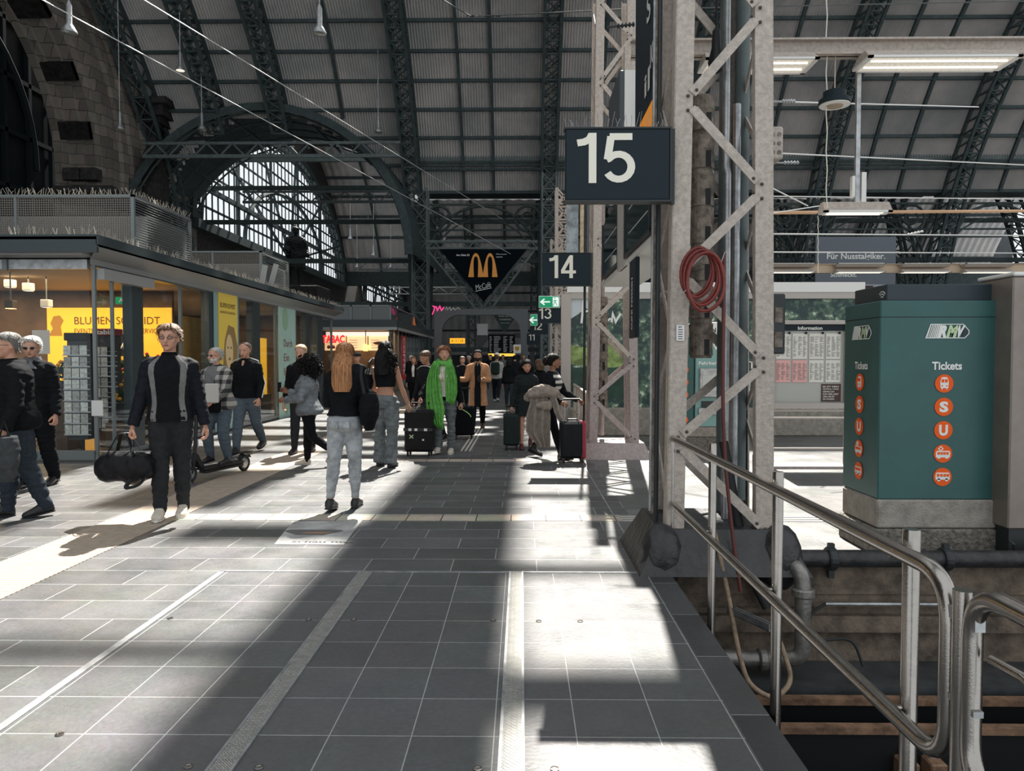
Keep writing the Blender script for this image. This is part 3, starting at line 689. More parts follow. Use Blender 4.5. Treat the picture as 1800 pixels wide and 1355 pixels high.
# green exit signs
def exit_sign(x0, x1, y, z0, z1, label, man=True):
    t = thing('exit_sign', label, 'exit sign', ((x0+x1)/2, y, (z0+z1)/2)); w_ = (x1-x0)/2; h = (z1-z0)/2
    MG = mat('emergency green', (.0, .22, .09), .5, emit=(0, .45, .2), estr=.35); MW = mat('lit white pictogram', (.9, .95, .9), .5, emit=(.9, 1, .95), estr=.5)
    MB().rbox(-w_-.02, w_+.02, .01, .1, -h-.02, h+.02, .01).build('housing', M_WHITE, t)
    MB().box(-w_, w_, 0, .01, -h, h).build('face', MG, t)
    a = h*1.1; cx = -w_*.45 if man else 0; ar = MB()
    ar.stroke([(cx+a*.9, 0), (cx-a*.6, 0)], h*.25, (0, -.002, 0), XA, ZA, (0, -.003, 0)); ar.stroke([(cx-a*.05, h*.55), (cx-a*.65, 0), (cx-a*.05, -h*.55)], h*.25, (0, -.002, 0), XA, ZA, (0, -.003, 0)); ar.build('arrow', MW, t)
    if man:
        b = MB(); b.box(w_*.35, w_*.95, -.003, 0, -h*.85, h*.85).build('door_field', MW, t)
        c = w_*.6; rr = MB()
        for pts in ([(c-.01, h*.35), (c+.0, -.02)], [(c, 0), (c-.04, -h*.35), (c-.07, -h*.7)], [(c, 0), (c+.03, -h*.3), (c+.06, -h*.65)], [(c-.01, h*.3), (c-.06, h*.05)], [(c-.01, h*.3), (c+.05, h*.2)]): rr.stroke(pts, .022, (0, -.004, 0), XA, ZA, (0, -.002, 0))
        rr.lathe([(.018, 0), (.018, .003)], (c-.015, -.004, h*.62), 8, (0, -1, 0)); rr.build('running_figure', MG, t)
e = P(948, 540, 23.4); f = P(983, 521, 23.4); exit_sign(e.x, f.x, 23.4, e.z, f.z, 'lit green exit sign with arrow and running figure above the number 13 sign')
e = P(933, 572, 31.8); f = P(944, 553, 31.8); exit_sign(e.x, f.x, 31.8, e.z, f.z, 'small green sign with a white arrow left of the number 13 sign', False)
# ================================================================ departure displays between the pillars
dd = thing('departure_display', 'long light grey display housing with dark glass screens between the pillars', 'display', (1.33, 8, 0))
M_CASE = mat('warm grey display casing', (.50, .46, .42), .45, 0, .08, 5); M_SCR = mat('dark display glass', (.012, .03, .032), .08, spec=.8)
MB().rbox(-.24, .24, -2.0, 2.1, 2.5, 2.56, .01).build('bottom_tray', M_WHITE, dd)
MB().rbox(-.22, .24, -1.9, 2.05, 2.56, 3.30, .02).build('casing', M_CASE, dd)
for (a, b) in ((-1.75, -.18), (.35, 1.95)):
    MB().rbox(-.25, -.22, a, b, 2.6, 3.3, .01).build('screen', M_SCR, dd)
    MB().box(-.262, -.25, a, b, 2.57, 2.61).box(-.262, -.25, a, a+.05, 2.6, 3.3).box(-.262, -.25, b-.05, b, 2.6, 3.3).build('bezel', M_BLKMET, dd)
    for zz in (2.78, 3.02): MB().box(-.253, -.25, a+.15, b-.3, zz, zz+.008).build('text_line', M_WHITE, dd)
MB().box(-.26, -.215, -.18, .35, 2.5, 3.4).build('divider', M_CASE, dd)
for y in (-1.5, 1.6): MB().box(-.02, .03, y-.03, y+.03, 3.35, 5.5).build('hanger', M_PAINT, dd)
ub = thing('advert_panel', 'tall dark blue advert panel with white letters and an orange foot above the display', 'sign', (1.14, 6.75, 0))
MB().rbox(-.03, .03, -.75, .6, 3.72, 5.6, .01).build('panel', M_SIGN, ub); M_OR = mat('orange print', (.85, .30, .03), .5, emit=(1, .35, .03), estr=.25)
MB().rbox(-.035, .03, -.75, .3, 3.35, 3.72, .01).build('orange_foot', M_OR, ub); MB().box(-.04, .04, -.8, -.74, 3.3, 5.6).build('edge_frame', M_PAINT, ub)
text('S', (-.034, -.1, 4.45), -YA, ZA, .2, .24, M_WHITE, ub); text('il', (-.034, 0, 3.85), -YA, ZA, .28, .2, M_WHITE, ub); text('ICE', (-.034, -.3, 4.0), -YA, ZA, .35, .2, M_WHITE, ub)
u2 = thing('advert_panel', 'small slate grey advert panel with a white edge strip behind the 15 sign', 'sign', (1.12, 8.9, 0))
MB().rbox(-.03, .03, -.5, .5, 3.45, 4.75, .01).build('panel', mat('slate sheet', (.07, .08, .09), .5), u2); MB().box(.03, .16, -.5, -.42, 3.75, 4.75).build('edge_strip', M_WHITE, u2)
for i, (x, y, h) in enumerate(((1.3, 7.7, 5.2), (1.48, 8.2, 4.4))):
    tag(MB().box(-.05, .05, -.05, .05, 3.35, h).build('steel_post', M_GALV, loc=(x, y, 0)), ('taller' if i == 0 else 'shorter') + ' bare steel post standing on the display housing', 'post')
vs = thing('vertical_sign', 'narrow dark blue sign with vertical white writing hanging left of the near pillar', 'sign', (1.09, 7.2, 0))
MB().rbox(-.02, .02, -.2, .2, 1.72, 2.48, .006).build('panel', M_SIGN, vs); text('HESSEN INFO', (-.022, .03, 2.3), -ZA, -YA, .5, .09, M_WHITE, vs)
# ================================================================ RMV ticket kiosk
kx0, kx1 = P(1547, 870, 5.7).x, P(1763, 870, 5.7).x
kz = lambda py, Y=5.7: P(1650, py, Y).z
tk = thing('ticket_kiosk', 'big teal ticket column on a two-tier concrete plinth with orange transport symbols', 'kiosk', ((kx0+kx1)/2, 5.7, 0)); KW = (kx1-kx0)/2
M_TEAL = mat('teal kiosk paint', (.030, .105, .100), .42, 0, .08, 3); M_NAVY = mat('dark navy cap', (.018, .032, .042), .45)
MB().rbox(-KW-.02, KW+.04, 0, .62, kz(878), kz(528), .008).build('body', M_TEAL, tk)
MB().box(-KW-.024, KW+.044, -.003, .62, kz(557)-.002, kz(557)+.002).build('seam', M_BLACK, tk)
MB().rbox(-KW+.05, KW-.02, .05, .6, kz(528), kz(498), .006).build('cap', M_NAVY, tk)
MB().rbox(-KW-.03, KW+.03, -.02, .60, kz(928), kz(878), .012).build('plinth_upper', M_CONC, tk)
MB().rbox(-KW-.05, KW+.04, -.03, .62, 0, kz(928)-.004, .012).build('plinth_lower', M_CONCD, tk)
M_ORC = mat('signal orange', (.92, .125, .015), .5, spec=.2); M_PW = mat('print white', (.84, .84, .80), .55); M_LIME = mat('pale lime print', (.55, .68, .40), .55)
def pic(kind, mb, s, o, u, d):   # white pictograms inside the orange discs, in units of disc radius
    q = lambda pts: mb.prism([(a*s, b*s) for a, b in pts], o, u, ZA, d)
    rc = lambda x0, x1, y0, y1: q([(x0, y0), (x1, y0), (x1, y1), (x0, y1)])
    if kind == 'train':
        q([(-.42, -.5), (.42, -.5), (.46, .15), (.34, .62), (.15, .7), (-.15, .7), (-.34, .62), (-.46, .15)]); rc(-.3, -.2, -.68, -.5); rc(.2, .3, -.68, -.5)
    elif kind == 'tram':
        q([(-.78, -.42), (.72, -.42), (.78, .1), (.66, .3), (-.66, .3), (-.8, .1)]); rc(-.6, -.3, -.55, -.42); rc(.25, .55, -.55, -.42)
        mb.stroke([(x*s, y*s) for x, y in ((-.3, .3), (-.5, .52), (-.25, .78), (-.02, .52), (-.3, .3))], .1*s, o, u, ZA, d)
    elif kind == 'bus':
        q([(-.78, -.3), (.74, -.3), (.78, .15), (.68, .48), (-.68, .48), (-.78, .2)])
        for x in (-.42, .42): mb.lathe([(.17*s, 0), (.17*s, abs(d[0])+abs(d[1]))], V(o)+V(u)*x*s+ZA*(-.32*s), 12, d)
def pic2(kind, mb, s, o, u, d):   # orange windows over the white shapes
    rc = lambda x0, x1, y0, y1: mb.prism([(x0*s, y0*s), (x1*s, y0*s), (x1*s, y1*s), (x0*s, y1*s)], o, u, ZA, d)
    if kind == 'train': rc(-.32, -.05, .12, .48); rc(.05, .32, .12, .48); mb.lathe([(.08*s, 0), (.08*s, .002)], V(o)+V(u)*-.25*s+ZA*-.25*s, 8, d); mb.lathe([(.08*s, 0), (.08*s, .002)], V(o)+V(u)*.25*s+ZA*-.25*s, 8, d)
    elif kind == 'tram': [rc(x, x+.24, -.1, .18) for x in (-.62, -.3, .02, .34)]
    elif kind == 'bus': [rc(x, x+.26, .05, .34) for x in (-.64, -.28, .08, .42)]
def kiosk_face(o, u, n, kx, w_):
    """o: face centre at z=0, u: reading direction, n: outward normal"""
    d = tuple(V(n)*.003); o = V(o) + V(n)*.003
    def at(a, z): return o + V(u)*a*kx + ZA*z
    zl = kz(582); hh = .052; ww = .165
    U = V(u)*kx; o2 = at(0, zl)
    cap_ = [(-.165, -hh), (.13, -hh), (.162, -hh*.35), (.160, hh*.1), (.118, hh), (-.128, hh)]
    MB().stroke(cap_, .006, o2, U, ZA, d, True).build('logo_outline', M_PW, tk)
    st = MB()
    for i in range(7): x = -.158+.0125*i; st.prism([(x, -hh), (x+.0055+.0006*i, -hh), (x+.0345+.0006*i, hh), (x+.029, hh)], o2, U, ZA, d)
    st.build('logo_stripe', M_PW, tk); sl_ = ZA + V(u)*.28
    for ch, x, wd_, m_ in (('R', -.072, .062, M_PW), ('M', -.012, .072, M_LIME), ('V', .052, .058, M_PW)): text(ch, at(0, zl-hh*.93) + U*x + V(n)*.002, U, sl_, wd_*kx, hh*1.86, m_, tk, .001, name='logo_letter', bold=.07)
    MB().prism([(.108, -hh*.8), (.128, -hh*.8), (.152, -hh*.3), (.150, hh*.05), (.128, hh*.6)], o2, U, ZA, d).build('logo_corner', M_NAVY, tk)
    text('Tickets', at(-.113, kz(650)), U, ZA, .228*kx, .062, M_PW, tk, .001, bold=.03)
    rad = .07
    for kind, py in (('train', 674), ('S', 715), ('U', 756), ('tram', 797), ('bus', 838)):
        z = kz(py); c = at(-.018, z); mb = MB(); m = 28
        mb.prism([(rad*cos(2*pi*i/m), rad*sin(2*pi*i/m)) for i in range(m)], c, U, ZA, d); mb.build('symbol_disc', M_ORC, tk)
        c2 = c + V(n)*.003
        if kind in 'SU': text(kind, c2 - U*.034 - ZA*.042, U, ZA, .068*kx, .084, M_PW, tk, .001, name='symbol', bold=.05)
        else:
            a = MB(); pic(kind, a, rad, c2, U, d); a.build('symbol', M_PW, tk); b = MB(); pic2(kind, b, rad, c2 + V(n)*.003, U, d); b.build('symbol_window', M_ORC, tk)
kiosk_face((.02, 0, 0), (1, 0, 0), (0, -1, 0), 1., KW)
kiosk_face((-KW-.02, .30, 0), (0, -1, 0), (-1, 0, 0), 1., .3)
for i in range(3):
    MB().path([(-KW+.048, .12+ .02*(i+1)*cos(R(a)), kz(519)+.02*(i+1)*sin(R(a))-.02) for a in range(40, 141, 20)], .0035, 5).build('wifi_arc', M_PW, tk)
gp = thing('steel_cabinet', 'tall brushed grey-brown cabinet cut by the right edge beside the ticket column', 'cabinet', (2.95+.62, 5.6, 0))
g0 = P(1772, 700, 5.5).x + .02
gp.location = (g0, 5.5, 0); zt = P(1785, 478, 5.5).z
MB().rbox(0, .9, 0, .4, .25, zt-.03, .01).build('body', mat('brown grey cabinet steel', (.26, .22, .19), .4, .4, .1, 4), gp); MB().rbox(-.01, .92, -.02, .42, zt-.03, zt, .008).build('cap', M_WHITE, gp)
MB().box(.02, .88, .02, .38, 0, .25).build('base', M_BLKMET, gp); MB().path([(.0, -.02, .17), (.015, -.05, .15), (.03, -.03, .02)], .012, 6).build('lock_handle', M_BLKMET, gp)
# ================================================================ second ticket machine seen through the pillar
a = P(1222, 750, 12.2); b = P(1281, 566, 12.2)
tm = thing('ticket_machine', 'pale teal ticket vending machine marked Fahrkarten seen through the near pillar', 'ticket machine', ((a.x+b.x)/2, 12.2, 0)); W2 = (b.x-a.x)/2; Z = lambda py: P(1250, py, 12.2).z
M_TM = mat('pale teal paint', (.20, .36, .35), .45)
MB().rbox(-W2, W2, 0, .6, Z(750), Z(592), .01).build('body', M_TM, tm); MB().rbox(-W2, W2, -.02, .6, Z(592), Z(566), .01).build('header', M_WHITE, tm)
MB().rbox(-W2-.35, W2+.05, .02, .62, Z(768), Z(750), .01).build('plinth_upper', M_CONC, tm); MB().rbox(-W2-.35, W2+.05, .03, .62, 0, Z(768), .01).build('plinth_lower', M_CONCD, tm)
text('MV IN', (-W2+.06, -.022, Z(584)), XA, ZA, .26, .07, M_SIGN, tm); text('GO', (W2-.2, -.022, Z(588)), XA, ZA, .12, .06, M_SIGN, tm)
text('RMV', (-W2+.08, -.002, Z(615)), XA, ZA, .3, .10, M_PW, tm); text('Fahrkarten', (-W2+.05, -.002, Z(641)), XA, ZA, W2*2-.12, .055, M_PW, tm)
MB().rbox(-W2+.06, W2-.02, -.05, 0, Z(698), Z(647), .01).build('screen_hood', M_GALV, tm); MB().box(-W2+.1, W2-.06, -.056, -.05, Z(686), Z(660)).build('screen', mat('pale screen', (.5, .52, .5), .2), tm)
MB().box(-W2+.1, W2-.05, -.03, 0, Z(716), Z(705)).build('coin_slot', M_BLKMET, tm); MB().box(-W2+.05, W2-.1, -.04, 0, Z(728), Z(717)).build('tray', M_GALV, tm)
MB().box(-W2-.34, -W2-.02, .04, .5, Z(750), Z(592)).build('side_column', M_TEAL, tm)
for i in range(5):
    MB().lathe([(.06, 0), (.06, .01)], (-W2-.17, .03, Z(650+22*i)), 14, (0, -1, 0)).build('symbol_disc', M_ORC, tm)
# ================================================================ information board
a = P(1351, 715, 10.4); b = P(1499, 563, 10.4)
ib = thing('information_board', 'grey framed glass Information board with white and pink timetables', 'notice board', ((a.x+b.x)/2, 10.4, 0)); W3 = (b.x-a.x)/2; Z = lambda py: P(1425, py, 10.4).z
M_FR = mat('taupe aluminium', (.42, .38, .35), .4, .3)
fr = MB(); fr.rbox(-W3, W3, 0, .12, Z(570), Z(563), .005).rbox(-W3, W3, 0, .12, Z(718), Z(708), .005).rbox(W3-.09, W3, 0, .12, Z(710), Z(568), .005).rbox(-W3, -W3+.09, 0, .12, Z(710), Z(568), .005); fr.build('frame', M_FR, ib)
MB().box(-W3+.05, W3-.08, .06, .1, Z(710), Z(568)).build('backing', mat('pale grey backing', (.45, .45, .42), .6), ib)
MB().box(-W3+.08, W3-.08, .04, .06, Z(581), Z(569)).build('header', M_SIGN, ib); text('Information', (-.17, .035, Z(579.5)), XA, ZA, .34, .05, M_PW, ib)
def timetable(x0, x1, z0, z1, m, nm):
    MB().box(x0, x1, .05, .058, z0, z1).build('timetable_' + nm, m, ib); mb = MB(); random.seed(int(x0*100+z0*10)); n = 3; cw = (x1-x0)/n
    for c in range(n):
        z = z1-.05
        while z > z0+.03:
            l = random.uniform(.3, .85)*cw; mb.box(x0+c*cw+.012, x0+c*cw+.012+l, .046, .05, z, z+.006); z -= .016 if random.random() < .9 else .03
    mb.build('print', mat('grey print', (.22, .21, .20), .6), ib)
M_PAPER = mat('timetable paper', (.74, .72, .66), .6); M_PINK = mat('pink paper', (.78, .42, .40), .6)
tw = (2*W3-.2)/4.1
for i in range(4):
    x = -W3+.1+i*tw
    timetable(x+.01, x+tw-.02, Z(631), Z(586), M_PAPER, 'white'); timetable(x+.01, x+tw-.02, Z(672), Z(633), M_PINK if i < 2 else M_PAPER, 'pink' if i < 2 else 'white')
    MB().lathe([(.018, 0), (.018, .01)], (x+tw-.04, .045, Z(585)), 8, (0, -1, 0)).build('magnet', M_BLACK, ib)
pb = MB().box(W3-.4, W3-.13, .046, .056, Z(706), Z(675)).build('poster', mat('dark brown poster', (.06, .025, .02), .5), ib)
for i, s_ in enumerate(('ES IST KEIN', 'ZUFALL, DASS', 'GENAU DU', 'DAS HIER LIEST', 'UM HILFE', 'ZU FINDEN')): text(s_, (W3-.385, .044, Z(681+i*4.4)), XA, ZA, .22 if len(s_) > 9 else .16, .022, M_PAPER, ib)
lg = MB(); lg.rbox(W3-.07, W3-.01, .02, .1, 0, Z(715), .004).rbox(-W3+.01, -W3+.07, .02, .1, 0, Z(715), .004); lg.build('leg', M_FR, ib)
for py in (722, 735, 789): MB().box(-W3+.07, W3-.07, .03, .07, Z(py)-.012, Z(py)+.012).build('cross_bar', M_FR, ib)
MB().box(-W3, W3+.02, -.15, .3, .0, .03).build('kerb', M_PAINT2, ib)
# ================================================================ forest billboard behind the pillars
a = P(986, 740, 15.2); b = P(1520, 512, 15.2)
bb = thing('forest_billboard', 'wide lit billboard photo of green forest hills behind the lattice pillars', 'billboard', (a.x, 15.2, 0)); W4 = b.x-a.x; Z = lambda py: P(1100, py, 15.2).z
def forest():
    m = bpy.data.materials.new('forest print'); m.use_nodes = True; nt = m.node_tree; b_ = nt.nodes['Principled BSDF']; L = nt.links.new
    tc = nt.nodes.new('ShaderNodeTexCoord'); v_ = nt.nodes.new('ShaderNodeTexVoronoi'); v_.inputs['Scale'].default_value = 4.6; n = nt.nodes.new('ShaderNodeTexNoise'); n.inputs['Scale'].default_value = 11; n.inputs['Detail'].default_value = 8
    mx = nt.nodes.new('ShaderNodeMath'); mx.operation = 'MULTIPLY'; r = nt.nodes.new('ShaderNodeValToRGB'); e = r.color_ramp.elements
    e[0].position = .03; e[0].color = (.42, .46, .36, 1); e[1].position = .30; e[1].color = (.012, .03, .03, 1); e.new(.13).color = (.07, .12, .08, 1)
    sp_ = nt.nodes.new('ShaderNodeSeparateXYZ'); L(tc.outputs['Object'], sp_.inputs[0]); n2 = nt.nodes.new('ShaderNodeTexNoise'); n2.inputs['Scale'].default_value = 9; n2.inputs['Detail'].default_value = 6; vm = nt.nodes.new('ShaderNodeVectorMath'); vm.operation = 'MULTIPLY_ADD'; vm.inputs[1].default_value = (.35, .35, .35); L(tc.outputs['Object'], n2.inputs['Vector']); L(n2.outputs['Color'], vm.inputs[0]); L(tc.outputs['Object'], vm.inputs[2]); L(vm.outputs[0], v_.inputs['Vector']); L(tc.outputs['Object'], n.inputs['Vector'])
    L(v_.outputs['Distance'], mx.inputs[0]); L(n.outputs['Fac'], mx.inputs[1]); L(mx.outputs[0], r.inputs[0]); L(r.outputs[0], b_.inputs['Base Color']); L(r.outputs[0], b_.inputs['Emission Color']); b_.inputs['Emission Strength'].default_value = .25
    b_.inputs['Roughness'].default_value = .5; return m
BF = Z(525)
MB().box(.2, W4, .06, .1, Z(722), BF).build('print', forest(), bb)
sky = MB(); sky.prism([(.2, Z(560)), (.35, Z(552)), (.5, Z(541)), (.62, Z(546)), (.75, Z(536)), (.88, Z(539)), (1.0, Z(531)), (1.1, BF), (.2, BF)], (0, .058, 0), XA, ZA, (0, -.004, 0)); sky.build('print_sky', mat('pale sky print', (.55, .60, .62), .5), bb)
fd = MB(); fd.prism([(.2, Z(640)), (1.0, Z(648)), (1.4, Z(640)), (1.4, Z(615)), (1.0, Z(604)), (.6, Z(612)), (.2, Z(606))], (0, .058, 0), XA, ZA, (0, -.004, 0)); fd.build('print_meadow', mat('meadow print', (.22, .30, .09), .5, 0, .6, 5), bb)
MB().box(.2, 1.5, .052, .058, Z(700), Z(646)).build('print_lake', mat('dark lake print', (.015, .05, .035), .5, 0, .4, 4), bb)
MB().box(3.2, W4, .052, .058, Z(722), Z(655)).build('print_reeds', mat('reed print', (.04, .07, .07), .6, 0, .8, 22), bb)
wf = MB(); [wf.box(2.1+.12*i, 2.14+.12*i, .05, .056, Z(648), Z(636)) for i in range(20)]; wf.box(2.05, 4.5, .05, .056, Z(637), Z(635)); wf.build('print_fence', M_PW, bb)
MB().box(0, .2, 0, .14, 0, BF+.1).box(.2, W4, 0, .14, BF, BF+.16).box(.2, W4, 0, .14, Z(728), Z(722)).build('frame', M_FR, bb)
MB().box(.12, W4, -.02, .14, Z(518)+.05, Z(512)+.18).build('roof_rail', M_WHITE, bb)
st = MB()
def script(pts, o, w_=.045): st.stroke(pts, w_, o, XA, ZA, (0, -.006, 0))
o = V((.42, .05, Z(568))); script([(0, 0), (.05, .55)], o); script([(.17, 0), (.2, .5)], o); script([(0, .22), (.22, .28)], o)
script([(.30, 0), (.33, .22)], o); script([(.42, .2), (.36, .1), (.45, .02), (.52, .2), (.5, .03), (.6, .1)], o); script([(.62, .02), (.64, .2), (.7, .03), (.8, .2)], o); script([(1.75, .02), (1.77, .25), (1.82, .04), (1.92, .18)], o); script([(2.0, .02), (2.15, .2), (2.3, .05)], o)
o = V((3.05, .05, Z(696))); script([(0, .28), (.17, .26), (.07, 0)], o); script([(.02, .12), (.17, .14)], o, .03); script([(.3, 0), (.36, .33), (.42, .08), (.52, .34), (.55, .02)], o); script([(.62, .1), (.7, .18), (.64, .02), (.74, .1)], o); script([(.78, .02), (.84, .34), (.8, .04)], o)
st.build('brush_writing', M_PW, bb)
text('NORDIC', (2.05, .05, Z(573)), XA, ZA, .55, .07, M_PW, bb)
ml = tag(MB().rbox(0, W4, -.34, .03, .0, .55, .02).build('stone_ledge', M_CONC, loc=(a.x+.15, 15.1, 0)), 'long pale concrete ledge under the forest billboard', 'ledge')
# light railing left of the second pillar
lr = thing('ramp_railing', 'pale tubular barrier beside the woman with the red-edged suitcase', 'railing', (1.0, 12.2, 0))
for i, (y, h) in enumerate(((0, .98), (.55, 1.0), (1.1, 1.0), (1.7, 1.0), (2.4, 1.0))): MB().tube((.05, y, 0), (.05, y, h), .03, 10).build('post', M_PAINT, lr, smooth=True)
MB().path(bend([(.05, -.05, .1), (.05, -.05, .98), (.05, 2.6, 1.02)], .08), .028, 10).build('handrail', M_PAINT, lr, smooth=True); MB().tube((.05, 0, .5), (.05, 2.5, .52), .02, 8).build('mid_rail', M_PAINT, lr)
for i in range(9): MB().tube((.05, .1+.26*i, .1), (.05, .1+.26*i, .95), .01, 6).build('bar', M_PAINT, lr)
# ================================================================ stainless railings along the platform edge
def railing(label, yA, yB, posts, name='stainless_railing'):
    t = thing(name, label, 'railing', (1.08, yB, 0)); zt, zb = .955, .475
    MB().path(bend([(0, yA-yB, zt-.01), (0, 0, zt), (0, 0, zb), (0, yA-yB, zb)], .12, 8), .0235, 16).build('handrail_loop', M_STEEL, t, smooth=60)
    for y in posts:
        MB().lathe([(.024, -.45), (.024, 1.0), (.022, 1.006)], (.065, y-yB, 0), 18).build('post', M_STEEL, t, smooth=50)
        MB().tube((.065, y-yB, .93), (.0, y-yB+.0, .93), .008, 8).tube((.065, y-yB, .475), (0, y-yB, .475), .008, 8).build('bracket', M_STEEL, t)
        MB().box(-.03, .085, y-yB-.05, y-yB+.05, -.36, -.28).build('anchor_plate', M_GALV, t)
    return t
r1 = railing('long polished steel handrail with two rails along the pit edge', 5.3, 1.86, (4.43, 3.30, 2.17))
MB().path([(-.0, 3.43, .955), (-.0, 3.43, .0)], .02, 12).build('end_post', M_STEEL, r1, smooth=True)
r2 = railing('polished steel handrail loop with a lever cut off by the right edge', .9, 1.765, ())
for o_ in r2.children: pass
MB().path(bend([(.0, .04, -.3), (0, .04, .94)], .1), .0235, 16).build('post', M_STEEL, r2, smooth=60)
MB().path(bend([(.02, -.04, .8), (.03, -.14, .8), (.03, -.17, .79), (.03, -.17, .66)], .03), .011, 10).build('lever', M_STEEL, r2, smooth=True)
hg = MB(); hg.box(-.012, .012, -.03, .12, .86, .89).box(-.012, .012, -.03, .12, .655, .67).tube((.0, .05, .84), (0, .05, .91), .015, 8); hg.build('hinge_bracket', M_GALV, r2)
# ================================================================ fat pipes at the pit edge
M_PIPE = mat('grey pipe steel', (.23, .22, .205), .42, .6, .3, 8, .2, 30); M_PIPED = mat('black painted pipe', (.03, .03, .032), .45, .2, .4, 10, .3, 30)
fp = thing('service_pipe', 'black service pipe with coupling clamps along the platform edge', 'pipe', (1.9, 5.32, .075))
MB().tube((.0, 0, 0), (4, 0, 0), .062, 18).build('pipe_run', M_PIPED, fp, smooth=50)
for x in (.05, .33, 1.15): MB().lathe([(.078, -.03), (.085, -.02), (.085, .02), (.078, .03)], (x, 0, 0), 18, (1, 0, 0)).box(x-.02, x+.02, -.02, .02, -.14, .11).build('clamp', M_BLKMET, fp)
ep = thing('elbow_pipe', 'bare grey elbow pipe dropping from the black pipe into the pit', 'pipe', (1.9, 5.32, .075))
MB().path(bend([(0.02, 0, 0), (-.06, -.0, .0), (.03, -.22, -.02), (.04, -.25, -.15), (.04, -.25, -.62), (-.1, -.2, -.66), (-.8, -.15, -.66)], .09, 6), .055, 16).build('pipe_run', M_PIPE, ep, smooth=50)
for c, ax in (((.04, -.25, -.17), (0, 0, 1)), ((-.02, -.1, 0), (.5, -.8, 0)), ((-.22, -.2, -.66), (1, 0, 0))): MB().lathe([(.066, -.03), (.078, -.02), (.078, .02), (.066, .03)], c, 18, ax).build('coupling', M_PIPE, ep)
pipe('edge_conduit', [(2.2, 5.33, -.26), (6, 5.33, -.26)], .014, M_GALV, 'thin grey conduit along the stained platform wall')
pipe('pit_cable', bend([(2.2, 5.33, -.26), (2.08, 5.3, -.32), (2.0, 5.1, -.45), (2.3, 5.1, -.42), (2.35, 5.05, -.6)], .12), .01, M_RUBBER, 'short black cable curling from the thin conduit')
uc = tag(MB().box(-.02, .02, -.2, .2, -.02, -.012).box(-.02, -.012, -.2, .2, -.02, .03).box(.012, .02, -.2, .2, -.02, .03).build('channel_bracket', M_GALV, loc=(1.52, 4.9, -.22), rz=R(25)), 'slotted steel channel bracket sticking out by the tan hose', 'bracket')
for k in range(2):
    t = thing('rail_clamp', 'bolted rail fastening at the bottom of the pit, ' + ('left' if k == 0 else 'right') + ' one of the pair', 'rail clamp', (G(1590+48*k, 1330, -.9).x, G(1590, 1330, -.9).y, -.9))
    MB().rbox(-.05, .05, -.09, .09, -.25, 0, .01).build('plate', M_RUST, t); MB().lathe([(.02, 0), (.02, .03), (.012, .03), (.012, .06)], (0, 0, 0), 6).build('bolt', M_GALV, t)
# ================================================================ lamps and beams over the platform
def beam_run(x0, x1, y, z, h, label, m=None):
    mb = MB(); mb.box(x0, x1, -.08, .08, h-.02, h).box(x0, x1, -.08, .08, 0, .02).box(x0, x1, -.012, .012, 0, h)
    return tag(mb.build('lighting_beam', m or M_PAINT, loc=(0, y, z)), label, 'beam')
b0 = P(1400, 100, 8); beam_run(P(1110, 90, 8).x, P(2000, 90, 8).x, 8, b0.z, .17, 'long grey steel beam carrying the big strip lamps overhead')
def strip_lamp(c, L_, wd, label, up=False, tilt=0):
    t = thing('strip_lamp', label, 'ceiling lamp', c)
    s_ = -1 if up else 1
    mb = MB(); P0 = [(-L_/2, -wd/2), (L_/2, -wd/2), (L_/2, wd/2), (-L_/2, wd/2)]; k = .35
    vs = [(p[0], p[1], 0) for p in P0] + [(p[0]*.97, p[1]*k, s_*.11) for p in P0]
    mb.add(vs, [(4,5,6,7),(0,1,5,4),(1,2,6,5),(2,3,7,6),(3,0,4,7)]); mb.build('housing', M_PAINT, t)
    fr = MB(); fr.box(-L_/2, L_/2, -wd/2, -wd/2+.03, -.01, .01).box(-L_/2, L_/2, wd/2-.03, wd/2, -.01, .01).box(-L_/2, -L_/2+.05, -wd/2, wd/2, -.01, .01).box(L_/2-.05, L_/2, -wd/2, wd/2, -.01, .01); fr.build('frame', M_WHITE, t)
    MB().box(-L_/2+.04, L_/2-.04, -wd/2+.03, wd/2-.03, 0, .004).build('diffuser', M_DIFF, t)
    for y in (-wd*.2, wd*.2): MB().tube((-L_/2+.08, y, -.004), (L_/2-.08, y, -.004), .013, 8).build('tube', M_LAMP, t)
    return t
c1 = P(1643, 112, 7.85); strip_lamp(c1, 1.55, .42, 'large prismatic strip lamp under the overhead beam, the complete right one')
c2 = P(1330, 116, 7.85); strip_lamp(c2, 1.15, .42, 'large strip lamp under the overhead beam partly behind the near pillar')
b1 = P(1500, 480, 26.5); beam_run(P(1345, 470, 26.5).x, 34, 26.5, b1.z, .32, 'distant beige beam with a row of strip lamps above the info board', mat('beige beam', (.55, .42, .30), .5))
for i, px in enumerate((1388, 1510, 1625, 1735)):
    for up in (0, 1):
        c = P(px, 464 if up else 479, 26.3); strip_lamp(c, 1.7, .4, ('upward-facing' if up else 'downward-facing') + ' strip lamp number %s along the distant beige beam' % ('one', 'two', 'three', 'four')[i], bool(up))
b2 = P(1400, 540, 34); beam_run(P(1350, 538, 34).x, P(1500, 538, 34).x, 34, b2.z, .2, 'small far beam of strip lamps just above the info board')
for i, px in enumerate((1390, 1456)): strip_lamp(P(px, 543, 33.8), 1.3, .4, 'tiny far strip lamp above the info board, ' + ('left' if i == 0 else 'right') + ' one')
c = P(1502, 374, 13); strip_lamp(P(1502, 374, 8.1), .73, .2, 'warm strip lamp hanging at the foot of the thin square pole')
